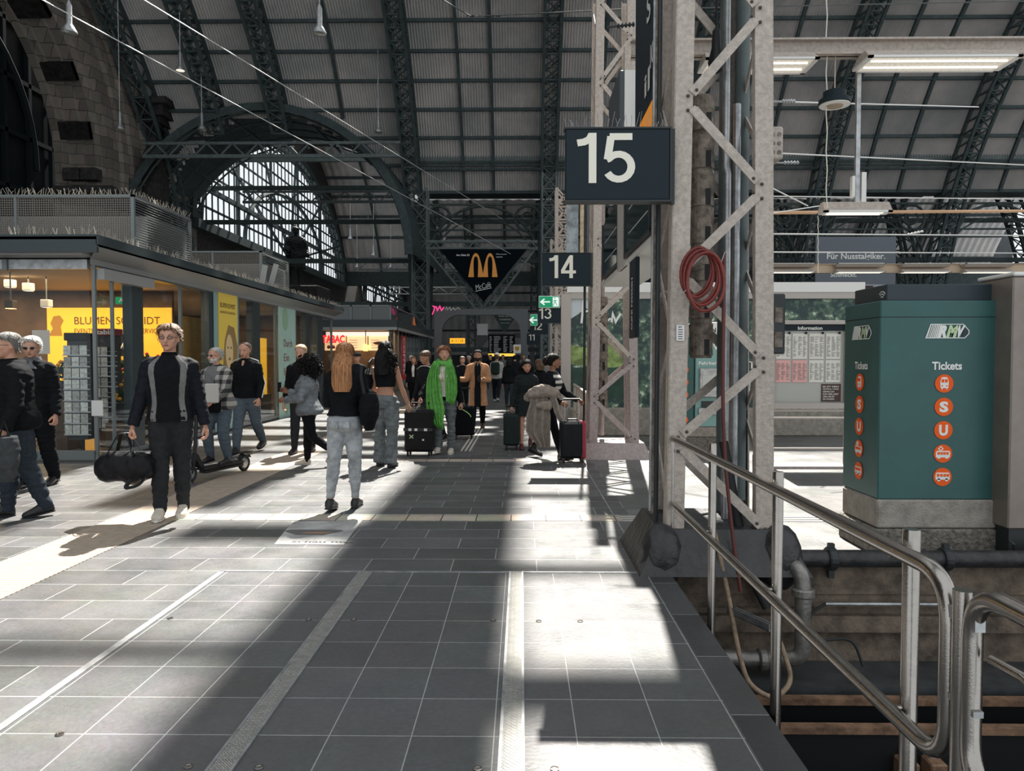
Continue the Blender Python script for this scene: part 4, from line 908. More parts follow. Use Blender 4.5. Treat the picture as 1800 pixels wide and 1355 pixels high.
# pole, round lamp
lp = thing('lamp_pole', 'thin square grey pole hanging from the overhead beam down to the warm strip lamp', 'pole', (P(1508, 200, 8.1).x, 8.1, 0))
MB().box(-.022, .022, -.022, .022, P(1508, 365, 8.1).z, P(1508, 98, 8.1).z).build('tube', M_GALV, lp); zz = P(1508, 330, 8.1).z
MB().box(-.03, -.06, -.03, .03, zz-.1, zz+.12).box(.04, .09, -.03, .03, zz-.2, zz+.16).build('cover_plate', M_WHITE, lp)
MB().beam((0, 0, P(1508, 100, 8.1).z-.02), (-.12, 0, P(1508, 100, 8.1).z+.05), .03).build('gusset', M_GALV, lp)
rl = thing('round_lamp', 'round flat pendant loudspeaker lamp on a rod under the overhead beam', 'pendant lamp', P(1467, 183, 8)); 
MB().lathe([(.02, .14), (.115, .13), (.12, .05), (.16, .045), (.165, .0), (.15, -.012)], (0, 0, 0), 28).build('shade', M_SIGN, rl, smooth=40); MB().lathe([(.155, -.008), (.155, -.016), (.1, -.02), (.02, -.022)], (0, 0, 0), 28).build('ring', M_WHITE, rl)
MB().lathe([(.09, -.02), (.08, -.03), (.02, -.035)], (0, 0, 0), 20).build('grille', mat('tan grille', (.35, .28, .2), .5), rl); MB().tube((0, 0, .14), (0, 0, .55), .008, 8).build('rod', M_PAINT, rl)
lf = MB().box(-.02, .02, -.02, .02, 0, .4)
for (px, y, z0, z1, nm) in ((1453, 8, 95, 365, 'thin frayed rope hanging left of the round lamp'), (1438, 12.5, 370, 480, 'short cord hanging below the warm strip lamp')):
    a_ = P(px, z1, y); b_ = P(px, z0 if z0 > 100 else -40, y); tag(MB().path([a_ + (b_-a_)*t/12 + V((.006*((-1)**t), 0, 0)) for t in range(13)], .006, 5).build('hanging_rope', M_LETTER), nm, 'rope')
# hanging advert boards far right
hbp = thing('hanging_banner', 'slate blue hanging banner reading Für Nusstalgiker.', 'banner', P(1504, 457, 40)); W5 = (P(1575, 457, 40).x-P(1434, 457, 40).x)/2
MB().box(-W5, W5, 0, .08, P(1500, 500, 40).z-hbp.location.z, P(1500, 416, 40).z-hbp.location.z).build('sheet', mat('slate blue sheet', (.13, .15, .18), .5), hbp)
MB().box(-W5, W5, 0, .08, P(1500, 552, 40).z-hbp.location.z, P(1500, 500, 40).z-hbp.location.z).build('lower_sheet', mat('pale blue grey sheet', (.38, .42, .46), .5), hbp)
text('Für Nusstalgiker.', (-W5+.6, -.01, -.05), XA, ZA, 3.1, .42, M_PW, hbp); text('Schmeckt.', (-W5+.8, -.01, -.9), XA, ZA, 1.4, .25, M_PW, hbp)
nb = thing('chocolate_billboard', 'dark maroon advert board lettered NUSSK beside the ticket column', 'billboard', P(1478, 530, 36)); MB().box(-.9, -.75, .1, .2, -nb.location.z, -.7).build('board_post', M_IRON, nb); MB().box(.75, .9, .1, .2, -nb.location.z, -.7).build('board_post', M_IRON, nb); W6 = (P(1513, 530, 36).x-P(1444, 530, 36).x)/2
MB().box(-W6, W6+.6, 0, .1, P(1478, 562, 36).z-nb.location.z, P(1478, 502, 36).z-nb.location.z).build('sheet', mat('maroon sheet', (.045, .008, .012), .5), nb)
text('NUSSK', (-W6+.55, -.01, .32), XA, ZA, 1.1, .18, M_PW, nb); MB().ell((-.15, -.02, -.5), (.32, .05, .36), 16, 10).build('nut_picture', mat('olive picture', (.3, .28, .08), .5), nb); MB().box(.6, 1.1, -.02, 0, -.7, -.25).build('label', M_PW, nb); text('SPO', (.65, -.025, -.6), XA, ZA, .4, .15, M_SIGN, nb)
# ================================================================ overhead wires
M_WIRE = mat('bright wire', (.70, .70, .68), .4, .3); M_DW = mat('dark wire', (.10, .11, .11), .5, .3)
def wire(a, b, r, m, label, sag=0): 
    a, b = V(a), V(b); pts = [a.lerp(b, t/10) - ZA*sag*4*(t/10)*(1-t/10) for t in range(11)]
    return tag(MB().path(pts, r, 5).build('span_wire', m), label, 'wire')
wire(P(785, 384, 38) + (P(60, -8, 14)-P(785, 384, 38))*1.45, P(785, 384, 38), .013, M_WIRE, 'bright span wire crossing from the top left corner, the lower of the two'); wire(P(785, 384, 38), P(940, 470, 50), .02, M_WIRE, 'far end of the lower bright span wire above the triangular banner')
wire(P(885, 386, 45) + (P(240, -8, 16)-P(885, 386, 45))*1.4, P(885, 386, 45), .014, M_WIRE, 'bright span wire crossing from the top edge, the upper of the two')
wire(P(770, -5, 20), P(830, 30, 22), .02, M_DW, 'dark wire dropping from the top edge to the dark insulator')
wire(P(830, 29, 22), P(1180, 12, 14), .015, M_DW, 'dark horizontal wire from the insulator to the near pillar')
wire(P(1180, 15, 9), P(1800, 2, 9), .007, M_DW, 'thin wire along the top right of the roof')
wire(P(1340, 178, 11), P(1720, 188, 16), .012, M_WIRE, 'thin pale wire crossing behind the round lamp')
wire(P(1340, 268, 12), P(1800, 290, 16), .012, M_WIRE, 'thin pale wire crossing in front of the thick roof pipe')
wire(P(1345, 345, 14), P(1800, 350, 18), .012, M_WIRE, 'pale wire just above the warm strip lamp')
wire(P(1345, 374, 16), P(1800, 371, 20), .04, mat('warm lit rail', (.6, .36, .2), .5), 'brownish horizontal rail right of the warm strip lamp')
wire(P(1340, 411, 18), P(1800, 414, 24), .02, M_WIRE, 'pale wire crossing above the slate banner'); wire(P(1340, 443, 20), P(1800, 445, 26), .02, M_WIRE, 'pale wire crossing the slate banner lettering')
wire(P(1340, 322, 12), P(1420, 362, 14), .012, M_WIRE, 'slanting wire down towards the warm strip lamp'); wire(P(1350, 376, 12), P(1440, 362, 13), .01, M_WIRE, 'second slanting wire meeting at the left of the warm strip lamp')
def insulator(p, u, L_, label, m=M_GALV):
    t = thing('wire_insulator', label, 'insulator', p); u = V(u).normalized(); pr = []
    n = 5
    for i in range(n): pr += [(.012, L_*i/n), (.03, L_*(i+.3)/n), (.03, L_*(i+.5)/n), (.012, L_*(i+.8)/n)]
    MB().lathe(pr, (0, 0, 0), 10, u).build('ribbed_body', m, t); MB().tube(tuple(-u*.12), tuple(u*.0), .012, 6).build('clevis', m, t)
insulator(P(828, 28, 21.9), (1, 0, .0), .9, 'dark insulator bar on the wire near the top centre', M_BLKMET)
insulator(P(1085, 46, 9), (1, 0, .1), .22, 'upper small insulator left of the near pillar top', M_BLKMET); insulator(P(1375, 178, 11), (1, 0, 0), .2, 'small insulator on the thin wire behind the round lamp')
insulator(P(1378, 286, 12), (1, 0, 0), .25, 'small insulator on the wire in front of the roof pipe'); insulator(P(1595, 412, 20), (1, 0, .2), .45, 'white insulator on the wire right of the slate banner', M_WHITE)
insulator(P(1132, 16, 8), (0, 0, -1), .2, 'black ball insulator beside the near pillar top', M_BLACK)
# ================================================================ flower shop on the left
SX = -6.3; SY = G(165, 812).y; SE = 24.5; SZ = 3.0
YP = lambda px: PX(px, 600, SX).y
sh = thing('flower_shop', 'glass-walled flower shop pavilion with dark flat roof and warm yellow interior', 'shop', (SX, SY, 0))
sh.location = (0, 0, 0)
M_STL = mat('grey anodised frame', (.20, .22, .22), .4, .5); M_FASC = mat('dark fascia sheet', (.045, .06, .065), .4, .3); M_FASL = mat('light fascia sheet', (.36, .36, .35), .45, .3)
M_YEL = mat('yellow shop wall', (.85, .45, .03), .6, emit=(1, .48, .03), estr=.62); M_BEIGE = mat('beige shop ceiling', (.45, .36, .27), .7); M_DK = mat('dark brown shop wall', (.10, .06, .035), .7, 0, .3, 2)  # yellow emits in place of lamp light on the wall
MB().box(-14, SX+.35, SY-.5, SE+.2, SZ+.20, SZ+.27).box(-14, SX+.35, SY-.5, SY-.45, SZ+.02, SZ+.24).build('roof_front', M_FASC, sh)
MB().add([(SX+.05, SY-.15, SZ-.02), (SX+.36, SY-.5, SZ+.10), (SX+.36, SE+.2, SZ+.10), (SX+.05, SE+.2, SZ-.02), (SX+.05, SY-.15, SZ-.1), (SX+.05, SE+.2, SZ-.1)], [(0, 1, 2, 3), (4, 0, 3, 5)]).build('fascia_soffit', M_FASL, sh); MB().box(SX+.34, SX+.37, SY-.5, SE+.2, SZ+.13, SZ+.25).build('fascia_side', M_FASC, sh)
MB().box(-14, SX+.1, SY-.42, SY-.05, SZ-.0, SZ+.08).build('fascia_front', M_FASL, sh)
MB().box(-14, SX-.05, SY-.06, SY+.02, SZ-.16, SZ-.02).build('door_track', M_GALV, sh)
for x in (-8.05, -7.55, -9.8): MB().box(x-.035, x+.035, SY-.09, SY-.06, SZ-.18, SZ-.02).build('track_clamp', M_STL, sh)
MB().box(SX-.02, SX+.14, SY+.05, SY+1.55, SZ-.30, SZ-.14).build('awning_box', M_FASL, sh)
MB().box(-14, SX, SY, SE, .0, .03).build('shop_floor', mat('shop floor', (.12, .11, .10), .3), sh)
MB().box(-14, SX-.1, SY+.1, SE, SZ-.06, SZ-.0).build('shop_ceiling', M_BEIGE, sh)
MB().box(-14, SX-.02, SY-.02, SY+.04, .03, .17).build('base_rail', M_STL, sh)
MB().box(SX-.03, SX+.03, SY, SE, .03, .10).build('base_rail', M_STL, sh)
for (a, b) in ((-14, -9.9), (-9.86, -7.95), (-7.92, -6.36)): MB().box(a, b, SY, SY+.012, .17, SZ-.1).build('front_pane', M_GLASS, sh)
edges = [SY, YP(232), YP(318), YP(372), YP(418), YP(455), YP(486), YP(517), YP(540), YP(560), SE]
for a, b in zip(edges, edges[1:]): MB().box(SX-.006, SX+.006, a+.03, b-.03, .1, SZ-.1).build('side_pane', M_GLASS, sh)
for y, w_ in ((SY+.03, .02), (SY+.5, .015), (YP(241), .17), (YP(318), .03), (YP(372), .16), (YP(418), .04), (YP(450), .22), (YP(484), .06), (YP(519), .05), (YP(540), .2), (YP(562), .3), (SE-.05, .05)):
    MB().box(SX-.14 if w_ > .1 else SX-.03, SX+.02, y-w_, y+w_, .05, SZ-.05).build('frame_post', M_FASC if w_ > .1 else M_STL, sh)
MB().box(SX-.15, SX+.03, SY, SE, SZ-.12, SZ-.02).build('head_rail', M_STL, sh)
MB().box(-13.9, -13.8, SY, SE, 0, SZ-.05).build('rear_wall', M_DK, sh); MB().box(-13.9, -6.5, 23.8, 23.9, 0, SZ-.05).build('end_wall', M_DK, sh)
yw = 15.2; a = P(85, 600, yw).x; b = P(303, 600, yw).x
MB().box(-13.8, a, yw, yw+.1, 0, SZ-.05).box(a, b, yw+.01, yw+.1, 0, SZ-.05).build('brown_partition', M_DK, sh)
MB().box(a, b, yw-.03, yw+.01, .25, P(200, 541, yw).z).build('glowing_yellow_wall', M_YEL, sh)  # plain shop wall; its lamp light is put into the material as emission
tx = mat('brown sign print', (.10, .045, .02), .6)
o = P(131, 570, yw-.04); text('BLUMEN SCHMIDT', o, XA, ZA, P(283, 570, yw).x-o.x, .155, tx, sh, bold=0)
o = P(131, 586, yw-.04); text('EVENTFLORISTIK • LIEFERSERVICE', o, XA, ZA, P(283, 570, yw).x-o.x, .10, tx, sh, bold=0)
MB().prism([(x*.32, y*.42) for x, y in ((0, 0), (.9, .0), (.8, .45), (1, .75), (.75, 1), (.35, .95), (.15, .6), (.3, .35))], P(85, 590, yw-.04), XA, ZA, (0, .005, 0)).build('print_portrait', mat('ochre print', (.45, .22, .02), .6), sh)
blk = P(192, 626, 14.9); MB().box(blk.x, P(222, 626, 14.9).x, 14.88, 14.92, blk.z, P(200, 587, 14.9).z).build('black_picture', M_BLACK, sh)
mb = MB(); mb.stroke([(.08, .05), (.16, .3), (.05, .33), (.1, .38), (.24, .36), (.2, .26), (.12, .2), (.22, .08), (.30, .25), (.32, .1)], .02, (blk.x, 14.87, blk.z), XA, ZA, (0, -.004, 0)); mb.build('white_scribble', M_PW, sh)
# yellow stuff seen through the side panes
MB().box(SX-.55, SX-.5, 14.75, 15.75, .9, 2.4).build('ochre_curtain', mat('ochre paper', (.55, .28, .06), .6), sh)
def lamp_area(nm, loc, e, sx, sy, col=(1, .72, .42), rot=(0, 0, 0)):
    l = bpy.data.lights.new(nm, 'AREA'); l.shape = 'RECTANGLE'; l.size = sx; l.size_y = sy; l.energy = e; l.color = col
    o_ = bpy.data.objects.new(nm, l); COL.objects.link(o_); o_.location = loc; o_.rotation_euler = rot; return o_
lamp_area('shop_ceiling_light', (-9, 13.4, SZ-.1), 170, 4, 2.4); lamp_area('shop_ceiling_light', (-8.5, 19.5, SZ-.1), 170, 3, 6)
for i, (px, py) in enumerate(((50, 511), (82, 540), (18, 505), (19, 542))):
    c = P(px, py, 12.6 if i != 3 else 12.0); t = thing('shop_spotlight', ('white square downlight' if i < 3 else 'glowing orange spot lamp') + (' nearest the glass corner', ' lower of the white pair', ' at the left picture edge', ' inside the flower shop')[i], 'spot lamp', c)
    MB().rbox(-.07, .07, -.07, .07, 0, .13, .01).build('lamp_body', M_WHITE if i < 3 else M_DK, t); MB().box(-.055, .055, -.055, .055, -.006, .0).build('lamp_face', M_LAMP if i < 3 else mat('orange glow', (1, .5, .2), .5, emit=(1, .42, .15), estr=6), t)
    MB().tube((0, 0, .13), (0, 0, SZ-.06-c.z), .012, 6).build('stem', M_STL, t)
# card racks, plants, posters
def card_rack(px, Y, label, top, cols=3, ztop=1.78):
    x = P(px, 600, Y).x; t = thing('card_rack', label, 'card rack', (x, Y, .03)); w_ = .13
    MB().box(-w_-.02, w_+.02, -.02, .2, .25, ztop).build('spine', M_BLKMET, t); MB().lathe([(.2, 0), (.2, .03), (.03, .05), (.03, .3)], (0, .09, 0), 14).build('base', M_BLKMET, t)
    MB().rbox(-w_-.05, w_+.05, -.06, .22, ztop, ztop+.12, .01).build('topper', top, t)
    random.seed(int(px)); n = 8
    for r_ in range(n):
        MB().box(-w_-.06, w_+.1, -.075, -.07, .32+r_*.175, .34+r_*.175).box(-w_-.06, w_+.1, -.075, -.07, .40+r_*.175, .405+r_*.175).build('wire_shelf', M_GALV, t)
        for c_ in range(cols):
            v = random.uniform(.35, .75); m = mat('card %d' % int(v*10), (v, v*.98, v*.92), .6, 0, .25, 25)
            MB().box(-w_-.05+c_*.125, -w_+.06+c_*.125, -.068, -.06, .33+r_*.175, .48+r_*.175).build('greeting_card', m, t)
    return t
card_rack(136, 11.35, 'tall revolving rack of greeting cards just behind the shop corner glass', M_BLACK)
r_ = card_rack(186, 12.6, 'second card rack with a red topper behind the first', mat('dark red topper', (.20, .015, .02), .5), 2, 1.9)
text('tabis', (-.12, -.065, 1.92), XA, ZA, .28, .08, M_PW, r_)
nt2 = tag(MB().box(0, .17, 0, .004, 0, .23).build('door_notice', M_WHITE, loc=P(161, 731, SY-.02)), 'white paper notice with small pictogram taped on the corner glass', 'notice')
nt3 = tag(MB().box(0, .3, 0, .004, 0, .4).build('price_notice', M_WHITE, loc=P(57, 622, 12.4)), 'white paper sheet hanging inside behind the grey-haired person', 'notice')
def bouquet(x, y, z, r, label, cols, n=60, pot=True, cat='plant'):
    t = thing('flower_bouquet', label, cat, (x, y, z)); random.seed(int(x*77+y*13)); lf = MB()
    for i in range(n):
        a = random.uniform(0, 2*pi); e = random.uniform(.1, 1.3); d = V((cos(a)*cos(e), sin(a)*cos(e), sin(e)))*r*random.uniform(.6, 1); p = V((0, 0, .32)); s_ = d.cross(ZA).normalized()*r*.12
        lf.add([p + d*.4, p + d*.75 + s_, p + d*1.05, p + d*.75 - s_], [(0, 1, 2, 3)])
    lf.build('leaves', mat('dark leaf', (.03, .07, .025), .6, 0, .5, 8), t)
    for c in cols:
        fl = MB()
        for i in range(9):
            a = random.uniform(0, 2*pi); e = random.uniform(.2, 1.4); d = V((cos(a)*cos(e), sin(a)*cos(e), sin(e)))*r*.95; fl.ell(V((0, 0, .32)) + d, (.035, .035, .03), 7, 5)
        fl.build('blossoms', mat('blossom %.2f' % c[0], c, .6), t)
    MB().lathe([(.09, 0), (.13, .32), (.12, .32), (.08, .02)], (0, 0, 0), 12).build('bucket', M_BLKMET, t)
cs = [((.75, .32, .02),), ((.7, .68, .6),), ((.5, .03, .05),), ((.75, .5, .05),)]
for i, (px, Y, z) in enumerate(((108, 12.2, .85), (95, 12.9, .5), (200, 13.3, .75), (215, 12.6, .45), (222, 14.0, .95), (200, 14.2, .5), (262, 14.4, 1.0), (280, 14.6, .9), (330, 14.2, .9), (345, 16, .7), (345, 14.9, .4))):
    bouquet(min(P(px, 650, Y).x, SX-.35), Y, z, .34, ('orange', 'white', 'red', 'yellow')[i % 4] + ' flowers in a black bucket inside the shop, ' + ('by the left door', 'low by the left door', 'behind the card racks', 'low behind the card racks', 'under the black picture', 'low by the partition', 'in the second bay', 'at the end of the second bay', 'beside the tall man', 'farthest back', 'on the low step')[i], cs[i % 4])
    tag(MB().rbox(-.2, .2, -.2, .2, .03-z, 0, .01).build('display_plinth', M_DK, loc=(min(P(px, 650, Y).x, SX-.35), Y, z-.002)), 'dark display block under the ' + ('orange', 'white', 'red', 'yellow')[i % 4] + ' flower bucket, ' + ('by the left door', 'low by the left door', 'behind the card racks', 'low behind the card racks', 'under the black picture', 'low by the partition', 'in the second bay', 'at the end of the second bay', 'beside the tall man', 'farthest back', 'on the low step')[i], 'plinth')
def side_poster(px0, px1, py0, py1, m, label, cat='poster', frame=None, nm='shop_poster'):
    y0, y1 = YP(px0), YP(px1); z1 = PX(px0, py0, SX+.03).z; z0 = PX(px0, py1, SX+.03).z; t = thing(nm, label, cat, (SX+.03, y0, z0))
    MB().box(0, .012, 0, y1-y0, 0, z1-z0).build('sheet', m, t); return t, y1-y0, z1-z0
M_MINT = mat('frosted mint glass', (.42, .60, .52), .35, 0, .05, 3)
fr_, w_, h_ = side_poster(373, 416, 512, 760, mat('frosted teal glass', (.28, .42, .42), .3), 'frosted teal glass frame strip around the yellow flower poster', 'panel', nm='frosted_panel')
po, w_, h_ = side_poster(380, 413, 513, 700, mat('yellow poster', (.86, .62, .10), .5), 'tall yellow poster with a woman\'s face on the shop side glass'); po.location.x += .015
text('BLUMEN SCHMIDT', (.016, .08, h_-.30), YA, ZA, w_-.2, .10, tx, po, bold=0); text('EVENTFLORISTIK', (.016, .08, h_-.42), YA, ZA, w_-.2, .05, tx, po, bold=0)
fc = MB()
fm = lambda pts, nm, m: MB().prism([(a_*w_, b_*h_) for a_, b_ in pts], (.016, 0, 0), YA, ZA, (.003, 0, 0)).build(nm, m, po)
fm([(.25, .02), (.95, .02), (.98, .5), (.8, .68), (.5, .70), (.3, .55), (.2, .3)], 'print_hair', mat('brown print', (.30, .19, .07), .6))
MB().prism([(w_*(.52+.20*cos(2*pi*i/20)), h_*(.44+.17*sin(2*pi*i/20))) for i in range(20)], (.02, 0, 0), YA, ZA, (.003, 0, 0)).build('print_face', mat('face print', (.75, .55, .28), .6), po)
for dx, dy, a_, b_ in ((-.08, .04, .045, .012), (.09, .04, .045, .012), (0, -.07, .06, .015)): MB().prism([(w_*(.52+dx+a_*cos(2*pi*i/10)), h_*(.44+dy+b_*sin(2*pi*i/10))) for i in range(10)], (.024, 0, 0), YA, ZA, (.003, 0, 0)).build('print_feature', mat('brown print', (.30, .19, .07), .6), po)
mp_, w_, h_ = side_poster(487, 517, 530, 737, M_MINT, 'pale mint glass panel with red handwriting on the shop side')
for i, s_ in enumerate(('Durch', 'Ein', 'Bisschen', 'Glück')): text(s_, (.016, w_*.28, h_*(.62-.125*i)), YA, ZA, w_*(.5 if i != 1 else .3), h_*.065, mat('dark red print', (.28, .02, .03), .6), mp_, bold=-.01)
hv = mat('sage print', (.30, .46, .30), .5)
MB().prism([(w_*(.38+.16*cos(2*pi*i/16)), h_*(.86+.1*sin(2*pi*i/16))) for i in range(16)], (.016, 0, 0), YA, ZA, (.003, 0, 0)).build('print_wing', hv, mp_); MB().prism([(.15*w_, .12*h_), (.2*w_, .3*h_), (.42*w_, .2*h_), (.7*w_, .28*h_), (.72*w_, .1*h_), (.4*w_, .03*h_)], (.016, 0, 0), YA, ZA, (.003, 0, 0)).build('print_leaf', hv, mp_)
side_poster(418, 455, 520, 745, mat('frosted teal glass', (.28, .42, .42), .3), 'narrow frosted glass strip', nm='frosted_panel')[0]
for o_ in [x for x in bpy.data.objects if x.get('label') == 'narrow frosted glass strip']: 
    for c_ in list(o_.children): bpy.data.objects.remove(c_)
    bpy.data.objects.remove(o_)
oc = thing('ochre_display', 'ochre display board glowing behind the far side panes', 'display', (SX-.6, YP(425), .6)); MB().box(-.02, .02, 0, .9, 0, 1.5).build('board', M_YEL, oc); MB().box(-.02, .02, 2.3, 3.3, 0, 1.5).build('board', M_YEL, oc)  # boards share the yellow wall's added emission
MB().box(-.1, .1, -.1, 3.4, -.57, 0).build('stand', M_DK, oc)
es = thing('exit_sign', 'small green running figure exit sign inside the flower shop', 'exit sign', P(213, 528, 12.6)); MB().box(-.1, .1, 0, .04, -.06, .06).build('face', mat('emergency green', (0, .22, .09)), es); MB().stroke([(-.03, -.03), (.0, .03), (.03, -.02)], .02, (0, -.002, 0), XA, ZA, (0, -.002, 0)).build('running_figure', M_PW, es); MB().tube((0, .02, .06), (0, .02, SZ-.06-es.location.z), .008, 6).build('rod', M_STL, es)
# ---- plant boxes on the roof
def roof_box(x0, x1, y0, y1, z0, z1, label, stp=.04):
    t = thing('roof_grille_box', label, 'ventilation box', (0, 0, 0)); M_G = mat('grille wire', (.20, .18, .16), .5, .5); n = int((x1-x0)/stp)
    g = MB()
    for i in range(n): g.box(x0+i*stp, x0+i*stp+.012, y0, y0+.01, z0, z1)
    for i in range(int((z1-z0)/stp)): g.box(x0, x1, y0-.006, y0+.004, z0+i*stp, z0+i*stp+.012)
    g.build('front_mesh', M_G, t); s_ = MB()
    for i in range(int((z1-z0)/.045)): s_.add([(x1, y0, z0+i*.045), (x1, y1, z0+i*.045), (x1+.03, y1, z0+i*.045-.025), (x1+.03, y0, z0+i*.045-.025)], [(0, 1, 2, 3)])
    s_.build('side_louvres', M_STL, t)
    f = MB(); f.box(x0, x1+.03, y0-.02, y0+.02, z1-.04, z1).box(x1-.03, x1+.03, y0-.02, y1, z1-.04, z1).box(x1-.03, x1+.03, y0-.02, y0+.03, z0-.05, z1).box(x1-.03, x1+.03, y1-.03, y1, z0-.05, z1)
    x = x0
    while x < x1-.5: f.box(x-.02, x+.02, y0-.015, y0+.02, z0-.05, z1); x += 1.6
    f.build('frame', M_STL, t); MB().box(x0, x1-.05, y0+.6, y1-.05, z0, z1-.25).build('machine', M_FASL, t); MB().box(x0, x1, y0, y1, z0-.06, z0).build('base', M_FASC, t)
    return t
rb = P(233, 342, 12.7); roof_box(-13.5, rb.x, 12.7, 14.9, SZ+.33, rb.z, 'wide mesh ventilation box on the near end of the shop roof')
rb2 = P(458, 441, 18.9); roof_box(-9.5, rb2.x, 18.9, 21.1, SZ+.33, rb2.z, 'smaller mesh ventilation box farther along the shop roof')
def spikes(name, p0, p1, n, label, seed=1, h=.14, wd=.25):
    random.seed(seed); mb = MB(); p0 = V(p0); p1 = V(p1)
    for i in range(n):
        p = p0.lerp(p1, (i+random.random()*.5)/n) + V((random.uniform(-wd, 0), random.uniform(0, wd*.4), 0)); mb.tube(p, p + V((random.uniform(-.07, .07), random.uniform(-.07, .07), h*random.uniform(.7, 1.1))), .0035, 3)
    mb.beam(p0, p1, .03, .006); return tag(mb.build(name, mat('bird spike plastic', (.42, .38, .32), .5)), label, 'bird spikes', None, 'stuff')
spikes('bird_spikes', (-13.5, SY-.42, SZ+.27), (SX+.3, SY-.42, SZ+.27), 190, 'bird spikes along the front edge of the shop roof', 1)
spikes('bird_spikes', (SX+.3, SY-.42, SZ+.27), (SX+.3, SE, SZ+.27), 420, 'bird spikes along the long side edge of the shop roof', 2)
spikes('bird_spikes', (-13.5, 12.75, rb.z), (rb.x, 12.75, rb.z), 240, 'bird spikes on the front rim of the wide ventilation box', 3, .13, .1)
spikes('bird_spikes', (rb.x, 12.75, rb.z), (rb.x, 14.9, rb.z), 80, 'bird spikes on the side rim of the wide ventilation box', 4, .13, .1)
for k in range(2):
    c = P(458+16*k, 512-3*k, 17.6+.5*k); tag(MB().beam((0, 0, 0), (.12+.05*k, 0, .62), .13, .02, up=YA).build('leaning_plate', M_FASL, loc=c), ('left' if k == 0 else 'right') + ' of two metal plates leaning upright on the shop roof edge', 'metal plate')
# ================================================================ snack shop further back
T2 = thing('snack_shop', 'second glass pavilion with warm lit menu boards and red letters', 'shop', (0, 0, 0)); Y2 = 35.
X2 = P(684, 620, Y2).x; Z2 = P(684, 578, Y2).z; XL = P(440, 600, Y2).x
MB().box(XL-2, X2+.5, Y2-.8, 49, Z2+.05, Z2+.4).build('roof', M_FASC, T2); MB().box(XL-2, X2+.52, Y2-.82, Y2-.6, Z2-.08, Z2+.05).box(X2+.35, X2+.52, Y2-.8, 49, Z2-.08, Z2+.05).build('fascia', M_FASL, T2)
MB().box(XL-2, X2, Y2+3, Y2+3.1, 0, Z2).build('rear_wall', mat('warm shop back wall', (.5, .3, .15), .7), T2); MB().box(XL-2, X2-.1, Y2, Y2+3, Z2-.06, Z2).build('shop_ceiling', M_BEIGE, T2)
M_MENU = mat('lit menu board', (.85, .62, .38), .5, emit=(1, .62, .32), estr=1.0)
for (a, b) in ((571, 607), (610, 645), (648, 682)):
    p0 = P(a, 616, Y2+.3); p1 = P(b, 590, Y2+.3); MB().box(p0.x, p1.x, Y2+.3, Y2+.36, p0.z, p1.z).build('menu_board', M_MENU, T2)
    for i in range(4): MB().box(p0.x+.12, p0.x+.5, Y2+.29, Y2+.3, p0.z+.12+.12*i, p0.z+.14+.12*i).build('menu_print', tx, T2)
p0 = P(655, 606, Y2+.28); MB().ell((p0.x+.35, Y2+.27, p0.z+.08), (.33, .02, .08), 12, 6).build('baguette_picture', mat('brown bread print', (.25, .09, .03), .6), T2)
p0 = P(578, 612, Y2+.28); [MB().ell((p0.x+.22*i, Y2+.27, p0.z+.05), (.09, .02, .08), 10, 6).build('food_picture', mat('brown bread print', (.25, .09, .03), .6), T2) for i in range(3)]
MB().box(P(571, 600, Y2).x, P(682, 600, Y2).x, Y2+.2, Y2+.3, P(600, 590, Y2).z, P(600, 583, Y2).z).build('lamp_rail', M_LAMP, T2)
mred = mat('red neon letters', (.8, .02, .03), .5, emit=(1, .02, .04), estr=1.3)
o = P(566, 603, Y2-.1); text('TABAC', o, XA, ZA, P(607, 603, Y2).x-o.x, .38, mred, T2, bold=.05); o = P(517, 620, Y2-.1); text('W', o, XA, ZA, .45, .5, mred, T2, bold=.04)
MB().box(P(470, 600, Y2).x, P(565, 600, Y2).x, Y2, Y2+.05, .1, Z2).build('side_glass_front', M_SCR, T2)
MB().box(P(571, 600, Y2).x, X2, Y2+.25, Y2+1.0, .0, 1.1).build('counter', mat('counter wood', (.18, .10, .05), .5), T2)
lt = thing('counter_lantern', 'small square amber lantern hanging in the snack shop', 'lantern', P(643, 617, Y2+.1)); MB().lathe([(.11, 0), (.13, .28), (.02, .33)], (0, 0, 0), 4).build('lantern_glass', mat('amber glow', (1, .6, .2), .5, emit=(1, .5, .12), estr=3), lt); MB().tube((0, 0, .33), (0, 0, Z2-lt.location.z-.06), .02, 5).build('rod', M_BLKMET, lt)
lamp_area('snack_shop_light', ((P(571, 600, Y2).x+X2)/2, Y2+1.2, Z2-.12), 60, 3, 1.2)
for i, Y in enumerate([35.3+1.2*k for k in range(11)]): MB().box(X2-.05, X2+.02, Y, Y+.1, 0, Z2).build('frame_post', M_STL, T2)
MB().box(X2-.02, X2, Y2, 48.5, .05, Z2-.05).build('side_glass', M_GLASS, T2)
cu = MB()
for i in range(44): cu.lathe([(.12, .1), (.12, Z2-.15)], (X2-.35, 40.2+.19*i, 0), 6)
cu.build('striped_curtain', mat('grey striped curtain', (.35, .36, .37), .7, 0, .5, 4), T2); MB().box(-10, X2-.5, 36.5, 48.6, 0, Z2-.1).build('core_wall', M_DK, T2)
rbn = thing('red_banner', 'narrow vertical red banner with white lettering on the snack shop side', 'banner', (X2+.12, PX(706, 600, X2+.12).y, .5)); MB().box(-.02, .02, 0, 1.3, 0, 2.3).build('sheet', mat('red sheet', (.62, .03, .04), .5), rbn)
text('COFFEE', (.025, .3, 2.2), -ZA, YA, 1.9, .7, M_PW, rbn)
ub2 = thing('roof_glass_box', 'dark glass-fronted box on the snack shop roof', 'roof box', (0, 0, 0)); a = P(583, 570, 36); b = P(686, 536, 36)
